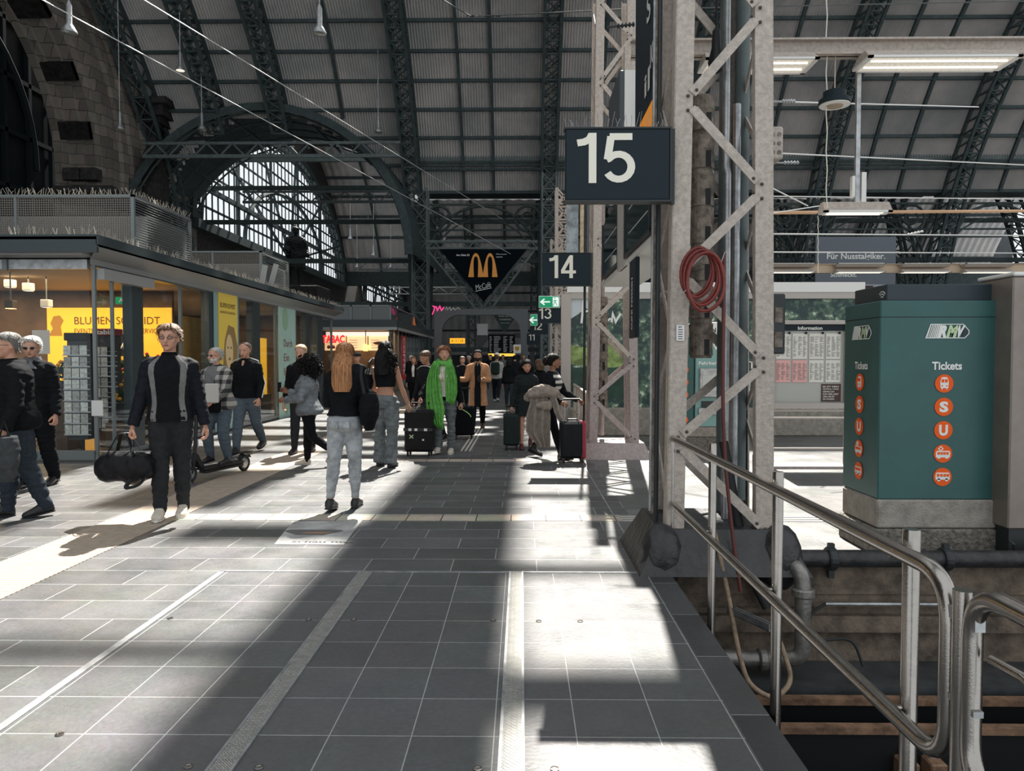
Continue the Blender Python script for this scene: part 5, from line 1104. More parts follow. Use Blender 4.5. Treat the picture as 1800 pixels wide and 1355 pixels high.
MB().box(-12, b.x-.05, 36.05, 44, Z2+.4, b.z-.05).build('body', M_SCR, ub2); f = MB()
for i in range(4): x = a.x + (b.x-a.x)*i/3; f.box(x-.04, x+.04, 35.98, 36.05, Z2+.4, b.z)
f.box(a.x, b.x, 35.98, 36.05, b.z-.07, b.z).box(b.x-.08, b.x, 36, 44, b.z-.07, b.z).box(b.x-.08, b.x, 43.9, 44, Z2+.4, b.z); f.build('frame', M_STL, ub2)
c_ = P(727, 572, 40); cc = thing('roof_cone', 'small orange and white light marker above the snack shop corner', 'lamp', (X2+.3, 41, Z2+.41)); MB().lathe([(.12, 0), (.06, .35), (.03, .5)], (0, 0, 0), 10).build('cone', mat('orange plastic', (.8, .2, .05), .5), cc)
# ================================================================ mid distance: portal frames, banners, boards
def portal(px0, px1, pyt, Y, th, label, rad=1.0, m=None):
    a = P(px0, pyt, Y); b = P(px1, pyt, Y); w_ = b.x-a.x; h = a.z; mb = MB(); n = 8; t_ = th
    out = [(0, 0), (0, h), (w_, h), (w_, 0)]
    inn = [(w_-t_, 0)] + [(w_-t_-rad+rad*cos(R(90*i/n)), h-t_*.8-rad+rad*sin(R(90*i/n))) for i in range(n+1)] + [(t_+rad-rad*sin(R(90*i/n)), h-t_*.8-rad+rad*cos(R(90*i/n))) for i in range(n+1)] + [(t_, 0)]
    q = lambda pts: mb.prism(pts, (a.x, Y, 0), XA, ZA, (0, .5, 0))
    for i in range(len(inn)-1):
        p, r = inn[i], inn[i+1]; f_ = lambda s: (w_, s[1]) if (s[0] > w_/2) else (0, s[1])
        if (p[0] > w_/2) == (r[0] > w_/2): q([p, f_(p), f_(r), r] if abs(p[1]-r[1]) > 1e-4 or True else [])
    q([(0, h-t_*.8-0.001), (w_, h-t_*.8-.001), (w_, h), (0, h)])
    return tag(mb.build('portal_frame', m or mat('grey portal sheet', (.11, .12, .125), .5)), label, 'portal')
portal(763, 928, 543, 45, .45, 'large grey rounded portal frame across the concourse below the triangular banner', 1.1)
portal(838, 940, 586, 58, .4, 'smaller grey rounded portal frame farther back behind the departure board', 1.0)
wb_ = tag(MB().box(-.33, .33, 0, .1, -.35, .35).build('white_board', mat('pale grey board', (.45, .46, .46), .5), loc=P(848, 579, 46)), 'pale blank square board hanging under the large portal frame', 'board')
ob = thing('orange_sign', 'glowing orange sign with dark arrows left of the departure board', 'sign', P(804, 599, 44)); MB().box(-.45, .45, 0, .1, -.16, .16).build('face', mat('orange lit sign', (1, .45, .02), .5, emit=(1, .42, .02), estr=.9), ob); text('← 1 - 12', (-.35, -.005, -.07), XA, ZA, .7, .14, M_BLACK, ob)
M_TBD = mat('matt black board', (.008, .010, .012), .8, spec=.1); dp = thing('departure_board', 'dark departures board with rows of white text and a yellow strip', 'departure board', P(882, 604, 47)); MB().box(-.85, .85, 0, .15, -.62, .58).build('panel', M_TBD, dp)
MB().box(-.85, .85, -.02, 0, -.80, -.62).build('yellow_strip', mat('yellow lit strip', (1, .7, .1), .5, emit=(1, .65, .1), estr=.8), dp); random.seed(5)
for i in range(11):
    mb = MB(); 
    for x0_, l in ((-.78, .18), (-.5, .5), (.1, .3), (.5, .25)): mb.box(x0_, x0_+l*random.uniform(.5, .9), -.01, 0, .44-.095*i, .45-.095*i)
    mb.build('text_row', mat('board text', (.8, .8, .78), .5, emit=(1, 1, 1), estr=.35), dp)
us = thing('parcel_sign', 'small white square sign with a yellow and brown shield right of the departure board', 'sign', P(909, 613, 44)); MB().box(-.22, .22, 0, .06, -.25, .25).build('panel', M_WHITE, us)
MB().prism([(-.14, .14), (.14, .14), (.14, -.03), (0, -.18), (-.14, -.03)], (0, -.01, 0), XA, ZA, (0, .005, 0)).build('shield', mat('shield yellow', (.75, .45, .05), .5), us); text('US', (-.09, -.02, -.05), XA, ZA, .18, .14, mat('shield brown', (.12, .05, .02), .5), us)
# triangular banner with golden arches
YB = 46.; tb = thing('triangle_banner', 'black downward-pointing triangular banner with large golden arches between V-shaped girders', 'banner', P(850, 480, YB)); o = tb.location
M_TB = mat('black banner sheet', (.004, .007, .010), .9, spec=.05); M_GOLD = mat('golden print', (.90, .36, .06), .6)
A_, B_, C_ = P(772, 438, YB)-o, P(926, 438, YB)-o, P(850, 531, YB)-o
MB().prism([(A_.x, A_.z), (B_.x, B_.z), (C_.x, C_.z)], (0, 0, 0), XA, ZA, (0, .12, 0)).build('sheet', M_TB, tb)
ah = MB()
def leg_(cx, hw_, zb, zt, inner):   # one parabolic arch outline of the M
    pts = []
    for i in range(13): t = -1+2*i/12; pts.append((cx + hw_*t, zb + (zt-zb)*(1-abs(t)**2.4)))
    return pts
x0 = P(824, 487, YB).x-o.x; x1 = P(874, 487, YB).x-o.x; zt = P(850, 445, YB).z-o.z; zb = P(850, 487, YB).z-o.z; xm = (x0+x1)/2; q_ = (x1-x0)/4
for cx, s_ in ((xm-q_, -1), (xm+q_, 1)):
    n = 14; O = []; I = []
    for i in range(n+1):
        t = -1+2*i/n; O.append((cx + q_*t*1.06, zb + (zt-zb)*(1-abs(t)**2.3))); wv = .12 + .10*abs(t); I.append((cx + (q_*1.06-.34*abs(t)-.0)*t*.93, zb + (zt-.2-zb)*(1-abs(t)**2.3)))
    for i in range(n): ah.prism([O[i], O[i+1], I[i+1], I[i]], (0, -.003, 0), XA, ZA, (0, -.015-.004*(s_ > 0), 0))
ah.build('golden_arches', M_GOLD, tb)
mc = text('McCafé', (P(837, 510, YB).x-o.x, -.01, P(837, 510, YB).z-o.z), V((1, 0, .22)), V((-.1, 0, 1)), .95, .32, M_PW, tb, bold=-.01); MB().beam((P(836, 512, YB).x-o.x, -.02, P(836, 512, YB).z-o.z), (P(864, 506, YB).x-o.x, -.02, P(864, 506, YB).z-o.z), .01, .03).build('underline', M_PW, tb)
text('Am Gleis 22', (P(802, 450, YB).x-o.x, -.01, P(802, 450, YB).z-o.z), XA, ZA, .82, .12, M_PW, tb); text('Öffnungszeiten', (P(872, 448, YB).x-o.x, -.01, P(872, 448, YB).z-o.z), XA, ZA, .65, .08, M_PW, tb); text('täglich', (P(872, 453, YB).x-o.x, -.01, P(872, 453, YB).z-o.z), XA, ZA, .4, .08, M_PW, tb)
def vgird(a, b, Y, label):
    a = P(*a, Y); b = P(*b, Y); mb = MB(); d = (b-a).normalized(); nn = d.cross(YA).normalized()*.22; n = 16
    for s_ in (-1, 1):
        for yy in (0, .5): mb.beam(a + nn*s_ + YA*yy, b + nn*s_ + YA*yy, .1)
    for i in range(n): mb.beam(a.lerp(b, i/n) + nn*(1 if i % 2 else -1), a.lerp(b, (i+1)/n) + nn*(-1 if i % 2 else 1), .05)
    return tag(mb.build('lattice_girder', M_IRON), label, 'girder')
vgird((757, 436), (846, 545), 46.6, 'left arm of the V-shaped lattice girders beside the triangular banner'); vgird((934, 436), (854, 545), 46.6, 'right arm of the V-shaped lattice girders beside the triangular banner'); vgird((750, 430), (945, 430), 46.4, 'horizontal lattice girder above the triangular banner')
t2 = thing('triangle_banner', 'small distant dark green triangular banner with white lines under the portal', 'banner', P(888, 566, 56)); o = t2.location; A_, B_, C_ = P(866, 552, 56)-o, P(910, 552, 56)-o, P(887, 585, 56)-o
MB().prism([(A_.x, A_.z), (B_.x, B_.z), (C_.x, C_.z)], (0, 0, 0), XA, ZA, (0, .1, 0)).build('sheet', mat('dark green sheet', (.02, .06, .05), .5), t2)
for i in range(3): text(('YOUR DESIGN', 'TO OUR DESTINATION', 'kommt gut an')[i], (-.55+.1*i, -.01, .38-.25*i), XA, ZA, 1.1-.2*i, .16-.03*i, M_PW, t2)
ns = thing('neon_script', 'pink and white neon handwriting on the wire above the portal frame', 'neon sign', P(785, 544, 44)); m_pk = mat('pink neon', (.9, .05, .25), .5, emit=(1, .05, .25), estr=1.0)
MB().stroke([(-.85, -.3), (-.7, .1), (-.8, .2), (-.6, .15), (-.55, -.05), (-.4, .2), (-.3, -.05), (-.15, .15)], .06, (0, 0, 0), XA, ZA, (0, .03, 0)).build('pink_tube', m_pk, ns)
MB().stroke([(-.1, 0), (0, .15), (.05, -.02), (.2, .15), (.25, -.05), (.4, .1), (.5, -.02), (.7, .12), (.8, 0)], .03, (0, 0, 0), XA, ZA, (0, .03, 0)).build('white_tube', M_PW, ns)
# lattice masts in the middle distance
def mast(x, y, w_, h, label, m=M_IRON):
    mb = MB(); n = int(h/w_/1.1); st_ = h/n
    for sx in (-1, 1):
        for sy in (-1, 1): mb.box(sx*w_/2-.05, sx*w_/2+.05, sy*w_/2-.05, sy*w_/2+.05, 0, h)
    for i in range(n):
        for sy in (-1, 1): mb.beam((-w_/2, sy*w_/2, i*st_), (w_/2, sy*w_/2, (i+1)*st_), .05); mb.beam((w_/2, sy*w_/2, i*st_), (-w_/2, sy*w_/2, (i+1)*st_), .05); mb.beam((-w_/2, sy*w_/2, i*st_), (w_/2, sy*w_/2, i*st_), .05)
    return tag(mb.build('lattice_mast', m, loc=(x, y, 0)), label, 'mast')
mast(P(740, 600, 50).x, 50, 1.0, 13, 'tall dark lattice mast beside the snack shop corner'); mast(P(832, 600, 66).x, 66, 1.1, 12, 'distant lattice mast seen through the portal frame'); mast(P(965, 600, 48).x, 48, .9, 13.5, 'tall lattice mast behind the 14 sign')
mast(P(990, 600, 24).x, 24, .45, 7, 'grey lattice pillar behind the 14 sign', M_PAINT); mast(P(978, 600, 34).x, 34, .5, 7, 'farther grey lattice pillar behind the 13 sign', M_PAINT)
hcb = thing('hanging_cloth', 'grey and tan striped hanging cloths between the 14 sign and the second pillar', 'cloth', P(1012, 400, 20)); 
for k, (dx, wv, m) in enumerate(((-.25, .32, mat('grey cloth', (.25, .28, .30), .6, 0, .5, 3)), (.12, .12, mat('tan cloth', (.50, .38, .24), .6, 0, .4, 3)), (.3, .12, mat('slate sheet', (.07, .08, .09), .5)))): MB().box(dx, dx+wv, 0, .05, -1.0, 1.6).build('strip', m, hcb)
# ================================================================ statue group on a corbel
sc_ = P(520, 505, 64); cl = tag(MB().rbox(-3.0, 2.5, -2, 2, -1.4, 0, .1).rbox(-2.4, 2, -1.5, 1.5, -3.2, -1.4, .1).build('statue_corbel', M_STONED, loc=(sc_.x, 64, sc_.z)), 'dark stone corbel carrying the statue in front of the great window', 'corbel')
sb_ = tag(MB().box(-25, sc_.x-3.02, 62.5, 65.5, 0, sc_.z).build('stone_block', M_STONED), 'massive dark stone block behind the statue corbel', 'stone block')
# ================================================================ hanging bell lamps
LAMPS = [(122, 58, 26, 'nearest the top left stone arch'), (562, 60, 24, 'large one at the top centre-left'), (317, 124, 16, 'glowing one on the left roof field'), (211, 228, 16, 'one in front of the stone pier'), (355, 228, 15, 'one above the left lattice gantry'), (665, 233, 15, 'long-stemmed one left of the middle arch rib'), (705, 131, 14, 'one on the middle arch rib'), (723, 327, 12, 'one below the roof pipe on the arch rib'), (783, 424, 11, 'one left of the triangular banner'), (616, 420, 9, 'long-stemmed one before the great window edge'), (647, 396, 7, 'tiny one high before the second hall'), (657, 449, 9, 'one above the small arched window'), (628, 470, 8, 'one left of the small arched window'), (687, 470, 8, 'one right of the small arched window'), (713, 487, 6, 'smallest one near the dark lattice mast'), (820, 405, 6, 'tiny one at the second hall centre'), (702, 517, 6, 'low tiny one beside the dark lattice mast')]
lm0 = None
for i, (px, py, wp, lab) in enumerate(LAMPS):
    Y = .52*1300/wp*1.0; c = P(px, py, Y)
    t = thing('bell_lamp', 'silver bell-shaped hanging lamp, ' + lab, 'hanging lamp', c)
    MB().lathe([(.26, 0), (.25, .06), (.15, .24), (.10, .32), (.10, .95), (.05, 1.05), (.03, 1.1)], (0, 0, 0), 16).build('bell_housing', M_GALV, t, smooth=35)
    MB().lathe([(.24, .03), (.235, .0), (.10, -.02), (.0001, -.02)], (0, 0, 0), 16, cap=False).build('reflector', M_LAMP if 'glowing' in lab else mat('lamp reflector', (.7, .68, .62), .25, .6), t)
    zt = sqrt(max(0, 784-(min(Y, 53)-26)**2)) if Y < 53 else 18; MB().path([(0, 0, 1.1), (0, 0, max(2, zt-c.z-.3))], .025 if i > 1 else .03, 5).build('suspension_wire', M_GALV, t)
# ================================================================ PEOPLE
def lerp_tab(tab, z):
    if z <= tab[0][0]: return tab[0][1:]
    for a, b in zip(tab, tab[1:]):
        if z <= b[0]:
            t = (z-a[0])/(b[0]-a[0]); t = t*t*(3-2*t) if False else t
            return tuple(x+(y-x)*t for x, y in zip(a[1:], b[1:]))
    return tab[-1][1:]
TORSO = {'m': [(.455,.060,.045,0), (.49,.090,.064,-.006), (.53,.094,.070,-.008), (.57,.086,.062,-.002), (.61,.081,.058,.002), (.66,.087,.064,.004), (.72,.100,.070,.004), (.765,.108,.066,.0), (.79,.104,.056,-.002), (.81,.080,.047,-.004), (.83,.048,.038,-.004), (.85,.034,.034,-.002)],
         'f': [(.455,.062,.050,0), (.49,.098,.072,-.012), (.53,.098,.072,-.012), (.57,.082,.058,-.002), (.61,.068,.050,.002), (.66,.074,.055,.006), (.72,.088,.070,.012), (.765,.090,.060,.004), (.79,.088,.048,-.002), (.81,.066,.040,-.004), (.83,.040,.032,-.004), (.85,.029,.029,-.002)]}
HEADT = [(0.,.10,.30,.05), (.05,.17,.375,-.06), (.15,.235,.41,-.22), (.25,.28,.42,-.33), (.4,.315,.425,-.42), (.5,.33,.42,-.46), (.58,.335,.415,-.475), (.68,.34,.415,-.48), (.8,.315,.36,-.45), (.9,.245,.26,-.36), (.965,.14,.12,-.23), (1.,.02,-.03,-.08)]
def remesh(mb, vox, smooth=3):
    me = mb.mesh('tmp', M_BLACK); o = bpy.data.objects.new('tmp', me); COL.objects.link(o)
    m = o.modifiers.new('r', 'REMESH'); m.mode = 'VOXEL'; m.voxel_size = vox; m.use_smooth_shade = True
    if smooth: s = o.modifiers.new('s', 'SMOOTH'); s.iterations = smooth; s.factor = .5
    bpy.context.view_layer.update(); dg = bpy.context.evaluated_depsgraph_get(); r = bpy.data.meshes.new_from_object(o.evaluated_get(dg))
    bpy.data.objects.remove(o); bpy.data.meshes.remove(me); return r
def finish(me, name, m, parent, wr=0., fq=(7, 7, 20), seed=0, extra=None):
    me.name = name
    if wr:
        ns = [v.normal.copy() for v in me.vertices]
        for v, n in zip(me.vertices, ns):
            p = v.co; k = noise.noise(V((p.x*fq[0]+seed, p.y*fq[1], p.z*fq[2]))) + .5*noise.noise(V((p.x*fq[0]*2.3, p.y*fq[1]*2.3+seed, p.z*fq[2]*1.7)))
            v.co = p + n*(wr*k)
    if extra:
        import bmesh
        b = bmesh.new(); b.from_mesh(me); t = extra.mesh('x', M_BLACK); b.from_mesh(t); b.to_mesh(me); b.free(); bpy.data.meshes.remove(t)
    me.materials.clear(); me.materials.append(m); me.polygons.foreach_set('use_smooth', [True]*len(me.polygons)); me.polygons.foreach_set('material_index', [0]*len(me.polygons)); me.update()
    o = bpy.data.objects.new(name, me); COL.objects.link(o); o.parent = parent; return o
def loft(mb, rings, n=18, p=2.3, cap=True):
    """rings: (centre, xaxis, yaxis, rx, ry)"""
    vs = []
    for c, x, y, rx, ry in rings:
        for j in range(n):
            a = 2*pi*j/n; ca, sa = cos(a), sin(a); f = (abs(ca)**p + abs(sa)**p)**(-1/p)
            vs.append(c + x*(rx*ca*f) + y*(ry*sa*f))
    k = len(rings); fs = [(i*n+j, i*n+(j+1) % n, (i+1)*n+(j+1) % n, (i+1)*n+j) for i in range(k-1) for j in range(n)]
    if cap: fs += [tuple(range(n))[::-1], tuple(range((k-1)*n, k*n))]
    return mb.add(vs, fs)
def Rx(a): return Matrix.Rotation(R(a), 3, 'X')
def Ry(a): return Matrix.Rotation(R(a), 3, 'Y')
def Rz(a): return Matrix.Rotation(R(a), 3, 'Z')
SKIN = {k: mat('skin ' + k, c, .5, 0, .06, 30, spec=.35) for k, c in {'fair': (.56, .30, .21), 'mid': (.42, .22, .14), 'tan': (.28, .135, .08)}.items()}
M_SHOE = mat('black shoe', (.012, .012, .013), .4); M_EYEW = mat('eye white', (.6, .58, .55), .3); M_LIP = mat('lip', (.30, .10, .08), .5)
class Person:
    def __init__(s, label, x, y, H, head=180, sex='m', vox=.011, skin='fair', lean=2, hip=(0, 0), knee=(0, 0), habd=(2, 2), sh=((0, 8), (0, 8)), el=((8, 0), (8, 0)),
                 turn=0, nod=0, toe=(0, 0), z0=0., stout=1., group=None, wrist=(0, 0), cat='person'):
        s.H = H; s.sex = sex; s.vox = vox; s.root = thing('person', label, cat, (x, y, z0), R(head), group); s.lean = lean; s.stout = stout
        s.tab = TORSO[sex]; s.skin = SKIN[skin]; s.turn = turn; s.nod = nod; hz = .51
        # legs (index 0 = right side +x, 1 = left side -x)
        s.legs = []
        for i, sx in ((0, 1), (1, -1)):
            hj = V((sx*.048, 0, hz)); f = hip[i]; k = knee[i]
            D = Ry(-sx*habd[i]) @ Rx(f) @ V((0, 0, -1)); kn = hj + D*.235
            D2 = Ry(-sx*habd[i]*.3) @ Rx(f-k) @ V((0, 0, -1)); an = kn + D2*.235
            fa = (f-k)*.35 + toe[i]*1.; FD = Rx(fa if toe[i] == 0 else toe[i]) @ V((0, 1, 0)); s.legs.append([hj, kn, an, FD])
        low = min(min((an + (Rx(atan2(FD.z, FD.y)*180/pi) @ V((0, q, -.042)))).z for q in (-.03, .1)) for hj, kn, an, FD in s.legs)
        s.dz = -low; 
        for l in s.legs:
            for i in range(3): l[i] = (l[i] + V((0, 0, s.dz)))*H
        s.hip = V((0, 0, hz + s.dz))*H; s.TR = Rx(-lean)
        s.arms = []; sw = (.098 if sex == 'm' else .083)*stout**.5
        for i, sx in ((0, 1), (1, -1)):
            f, ab = sh[i]; ef, ein = el[i]
            A = s.TR @ Ry(-sx*ab) @ Rx(f); sj = s.T(sx*sw, -.002, .785); D = A @ V((0, 0, -1)); e = sj + D*(.172*H)
            B = A @ Rz(sx*ein) @ Rx(ef); D2 = B @ V((0, 0, -1)); wj = e + D2*(.150*H); s.arms.append([sj, e, wj, D2, B, sx])
        s.HR_ = s.TR @ Rz(turn) @ Rx(-nod + lean*.8); s.hc = s.T(0, .004, .862)
    def T(s, x, y, z): return s.hip + s.TR @ (V((x, y, z-.51))*s.H)
    def axes(s): return s.TR @ XA, s.TR @ YA
    def tor(s, mb, z0, z1, infl=0., n=12, widen=None, ny=0.):
        x, y = s.axes(); rg = []
        for i in range(n+1):
            z = z0+(z1-z0)*i/n; rx, ry, yo = lerp_tab(s.tab, z); q = widen(z) if widen else 0
            belly = s.stout
            rg.append((s.T(0, yo, z), x, y, (rx*belly + infl + q)*s.H, (ry*belly + infl + q*1.0)*s.H))
        loft(mb, rg, 22)
    def limb(s, mb, pts, rad, n=14):
        k = len(pts); P_ = []; r_ = []
        for i in range(len(pts)-1):
            for j in range(5): t = j/5; P_.append(pts[i].lerp(pts[i+1], t)); r_.append(lerp_tab([(q, w_) for q, w_ in rad], i + t)[0])
        P_.append(pts[-1]); r_.append(lerp_tab([(q, w_) for q, w_ in rad], k-1)[0]); mb.path(P_, [q*s.H for q in r_], n)
    def headpt(s, t, a, push=0.):
        h = .132*s.H; w_, f, b = lerp_tab(HEADT, t); cy = (f+b)/2; ry = (f-b)/2
        d = V((cos(a), sin(a), 0)); e = 1.9
        fx = (abs(cos(a))**2.3 + abs(sin(a))**2.3)**(-1/2.3)
        p = V((w_*fx*cos(a), cy + ry*fx*sin(a), t)); nrm = V((cos(a), sin(a), (t-.55)*1.6)).normalized()
        return s.hc + s.HR_ @ ((p + nrm*push)*h)
    def HP(s, x, y, z): return s.hc + s.HR_ @ (V((x, y, z))*(.132*s.H))
    def hand(s, mb, i, curl=35, spread=1.):
        sj, e, wj, D, B, sx = s.arms[i]; H = s.H; U = (B @ V((0, 1, 0))).normalized(); N = V(D).cross(U)*sx   # U: thumb side, N: palm inward
        N = -(B @ V((sx, 0, 0))).normalized()
        kp = wj + D*.052*H; rg = []
        for t, rw, rt in ((-.012, .0145, .0125), (.012, .019, .0105), (.032, .0235, .0105), (.052, .0225, .0085)): rg.append((wj + D*t*H, U, N, rw*H, rt*H))
        loft(mb, rg, 12)
        for k, (o, L_) in enumerate(((.0165, .040), (.0055, .045), (-.0055, .042), (-.0160, .034))):
            p = kp + U*o*H; a = 0; pts = [p - D*.006*H, p]; c = curl*(1+.12*k)
            for seg, fr in ((0, .45), (1, .32), (2, .23)):
                a += c*(.7 if seg == 0 else 1.); d = D*cos(R(a)) + N*sin(R(a)); p = p + d*L_*fr*H; pts.append(p)
            mb.path(pts, [.0062*H, .0060*H, .0056*H, .0050*H, .0038*H], 8)
        p = wj + D*.014*H + U*.014*H; pts = [p]
        for a, L_ in ((42, .020), (28, .017), (12, .013)): d = (D*cos(R(a)) + U*sin(R(a))*.85 + N*sin(R(curl*.6))).normalized(); p = p + d*L_*H; pts.append(p)
        mb.path(pts, [.0085*H, .0072*H, .0062*H, .0045*H], 8)
    def body(s, curl=(35, 35), hands=True, face=True, detail=True):
        H = s.H; mb = MB(); s.tor(mb, .478, .85, -.006)
        for hj, kn, an, FD in s.legs: s.limb(mb, [hj, kn, an], [(0, .046), (.5, .040), (1, .028), (1.3, .029), (2, .0175)]); mb.path([an, an - ZA*.02*H + FD*.02*H, an - ZA*.03*H + FD*.09*H], [.02*H, .021*H, .014*H], 10)
        for sj, e, wj, D, B, sx in s.arms: s.limb(mb, [sj, e, wj], [(0, .029), (.5, .0245), (1, .0195), (1.25, .0205), (2, .0130)])
        mb.path([s.T(0, -.004, .82), s.T(0, .0, .845), s.HP(0, -.05, .12), s.HP(0, -.05, .35)], [.035*H, .0305*H if s.sex == 'm' else .026*H, .030*H if s.sex == 'm' else .026*H, .03*H], 14)
        n = 24; rg = []; vs = []
        for i in range(25):
            t = i/24
            for j in range(n): vs.append(s.headpt(t, 2*pi*j/n))
        mb.add(vs, [(i*n+j, i*n+(j+1) % n, (i+1)*n+(j+1) % n, (i+1)*n+j) for i in range(24) for j in range(n)] + [tuple(range(n))[::-1], tuple(range(24*n, 25*n))])
        h = .132*H; Q = s.HR_
        mb.path([s.HP(0, .40, .56), s.HP(0, .46, .44), s.HP(0, .535, .335), s.HP(0, .44, .29)], [.035*h, .05*h, .072*h, .04*h], 10)
        for sx in (-1, 1):
            mb.ell(s.HP(sx*.35, -.03, .42), (.035*h, .085*h, .14*h), 10, 8, Q); mb.ell(s.HP(sx*.15, .385, .56), (.12*h, .05*h, .035*h), 8, 6, Q); mb.ell(s.HP(sx*.2, .30, .36), (.1*h, .09*h, .08*h), 8, 6, Q)
        mb.ell(s.HP(0, .40, .19), (.11*h, .05*h, .05*h), 8, 6, Q); mb.ell(s.HP(0, .33, .05), (.11*h, .08*h, .06*h), 8, 6, Q)
        me = remesh(mb, s.vox*.75, 2); ex = MB()
        if hands: s.hand(ex, 0, curl[0]); s.hand(ex, 1, curl[1])
        s.bodyo = finish(me, 'body', s.skin, s.root, 0, extra=ex if hands else None)
        if face:
            for sx in (-1, 1):
                MB().ell(s.HP(sx*.145, .395, .485), (.052*h, .03*h, .017*h), 10, 8, Q).build('eye', M_EYEW, s.root, smooth=True); MB().ell(s.HP(sx*.145, .412, .485), (.021*h, .017*h, .017*h), 8, 6, Q).build('iris', M_BLACK, s.root)
            MB().ell(s.HP(0, .425, .205), (.10*h, .03*h, .018*h), 10, 6, Q).ell(s.HP(0, .42, .175), (.08*h, .03*h, .018*h), 10, 6, Q).build('lips', M_LIP, s.root, smooth=True)
            mb = MB()
            for sx in (-1, 1): mb.path([s.HP(sx*.07, .425, .575), s.HP(sx*.15, .42, .60), s.HP(sx*.24, .36, .575)], [.012*h, .018*h, .008*h], 6)
            s.brows = mb.build('eyebrows', mat('dark hair', (.03, .02, .014), .6), s.root)
        return s
    def hair(s, m, style='short', length=.0, hw=1., vol=.05, low=(.74, .52, .16), curl=0., wr=.0, seed=1, name='hair'):
        h = .132*s.H; n = 48; rows = 14; vs = []
        for j in range(n):
            a = 2*pi*j/n; f = sin(a)   # +1 front, -1 back
            tl = low[1] + (low[0]-low[1])*max(0, f)**.7 if f > 0 else low[1] + (low[2]-low[1])*(-f)**.6
            for i in range(rows+1):
                u = i/rows; t = tl + (1-tl)*u; p_ = vol*min(1, u*4+.15) + .01
                g = (noise.noise(V((cos(a)*4+sin(a)*3, sin(a)*4, t*4+seed))) + .6*noise.noise(V((cos(a)*11, sin(a)*11, t*3+seed))))*(.035 + curl)
                if t > .97: g *= .3
                vs.append(s.headpt(min(t, .999), a, p_ + g))
        k = rows+1; fs = [(j*k+i, ((j+1) % n)*k+i, ((j+1) % n)*k+i+1, j*k+i+1) for j in range(n) for i in range(rows)]
        top = len(vs); vs.append(s.headpt(.999, 0, vol)+ s.HR_ @ ZA*(h*.01)); fs += [(j*k+rows, ((j+1) % n)*k+rows, top) for j in range(n)]
        mb = MB().add(vs, fs)
        if length:
            rg = []; m_ = 16; X_ = s.HR_ @ XA; Y_ = s.HR_ @ YA; st = s.HP(0, -.12, .72); back = s.axes()[1]
            vv = []; n2 = 64
            for i in range(m_+1):
                t = i/m_; z = .72*h + (length*s.H)*t; c = st - ZA*((length*s.H)*t) + back*(-(.05*h + .058*s.H*min(1, t*2.2)))
                w_ = (.29 + .11*min(1, t*4) + .05*min(1, t*1.5) + curl*.8*sin(pi*min(1, t*1.1)))*hw*h*(1 if t < .85 else 1-.25*(t-.85)/.15); d = (.32 - .13*min(1, t*1.5) + curl*.6)*h
                for j in range(n2):
                    a = 2*pi*j/n2; g = 1 + (.03*noise.noise(V((a*3.5, t*.8, seed))) + .03*cos(a*23+seed+.6*sin(t*3)))*(1 if curl == 0 else 1) + (curl*1.1*noise.noise(V((cos(a)*2.2, sin(a)*2.2, t*6+seed))) if curl else 0)
                    vv.append(c + X_*cos(a)*w_*g + Y_*sin(a)*d*g)
            mb.add(vv, [(i*n2+j, (i+1)*n2+j, (i+1)*n2+(j+1) % n2, i*n2+(j+1) % n2) for i in range(m_) for j in range(n2)] + [tuple(range(n2)), tuple(range(m_*n2, (m_+1)*n2))[::-1]])
        if s.vox <= .0125:   # loose strands over the cap
            random.seed(seed); Dn = s.HR_ @ V((0, -.35, -1))
            for _ in range(650 if curl < .1 else 900):
                a = random.uniform(0, 2*pi); f = sin(a); tl = low[1] + (low[0]-low[1])*max(0, f)**.7 if f > 0 else low[1] + (low[2]-low[1])*(-f)**.6
                t = tl + (1-tl)*random.random()**.8; c0 = s.headpt(min(t, .99), a, vol*.8); c1 = s.headpt(min(t, .99), a, vol+.04); nn = (c1-c0).normalized()
                r1 = V((random.uniform(-1, 1), random.uniform(-1, 1), random.uniform(-1, 1))); dd = (Dn*1.1 + nn*(.16 + curl*4) + r1*(.25 + curl*5)).normalized(); L_ = h*(.12 + curl*1.0); sd_ = dd.cross(nn).normalized()*h*.014
                p1 = c1 + dd*L_*.6 + nn*h*.01; mb.add([c0 - sd_, c0 + sd_, p1 + sd_*.7, p1 - sd_*.7, c0 + dd*L_*1.1 + nn*h*.02], [(0, 1, 2, 3), (3, 2, 4)])
        o = mb.build(name, m, s.root, smooth=True)
        if hasattr(s, 'brows'): s.brows.data.materials[0] = m
        return o
    def top(s, m, name='jacket', infl=.010, z0=.47, z1=.835, sleeves=1., wr=.005, flare=0., arm_r=.008, skirt=None, collar=True):
        mb = MB(); s.tor(mb, z0, z1, infl, 14, (lambda z: flare*max(0, (.62-z)/.15)) )
        if skirt:
            x, y = s.axes(); zb, w_ = skirt; rg = []
            lk = (s.legs[0][1] + s.legs[1][1])/2
            for i in range(7):
                t = i/6; z = .52-(.52-zb)*t; c = V((0, (lk.y)*t*.8, (z + s.dz)*s.H)); rg.append((c, XA, YA, (.105*s.stout + (w_-.105)*t)*s.H, (.08*s.stout + (w_*.8-.08)*t)*s.H))
            loft(mb, rg, 24)
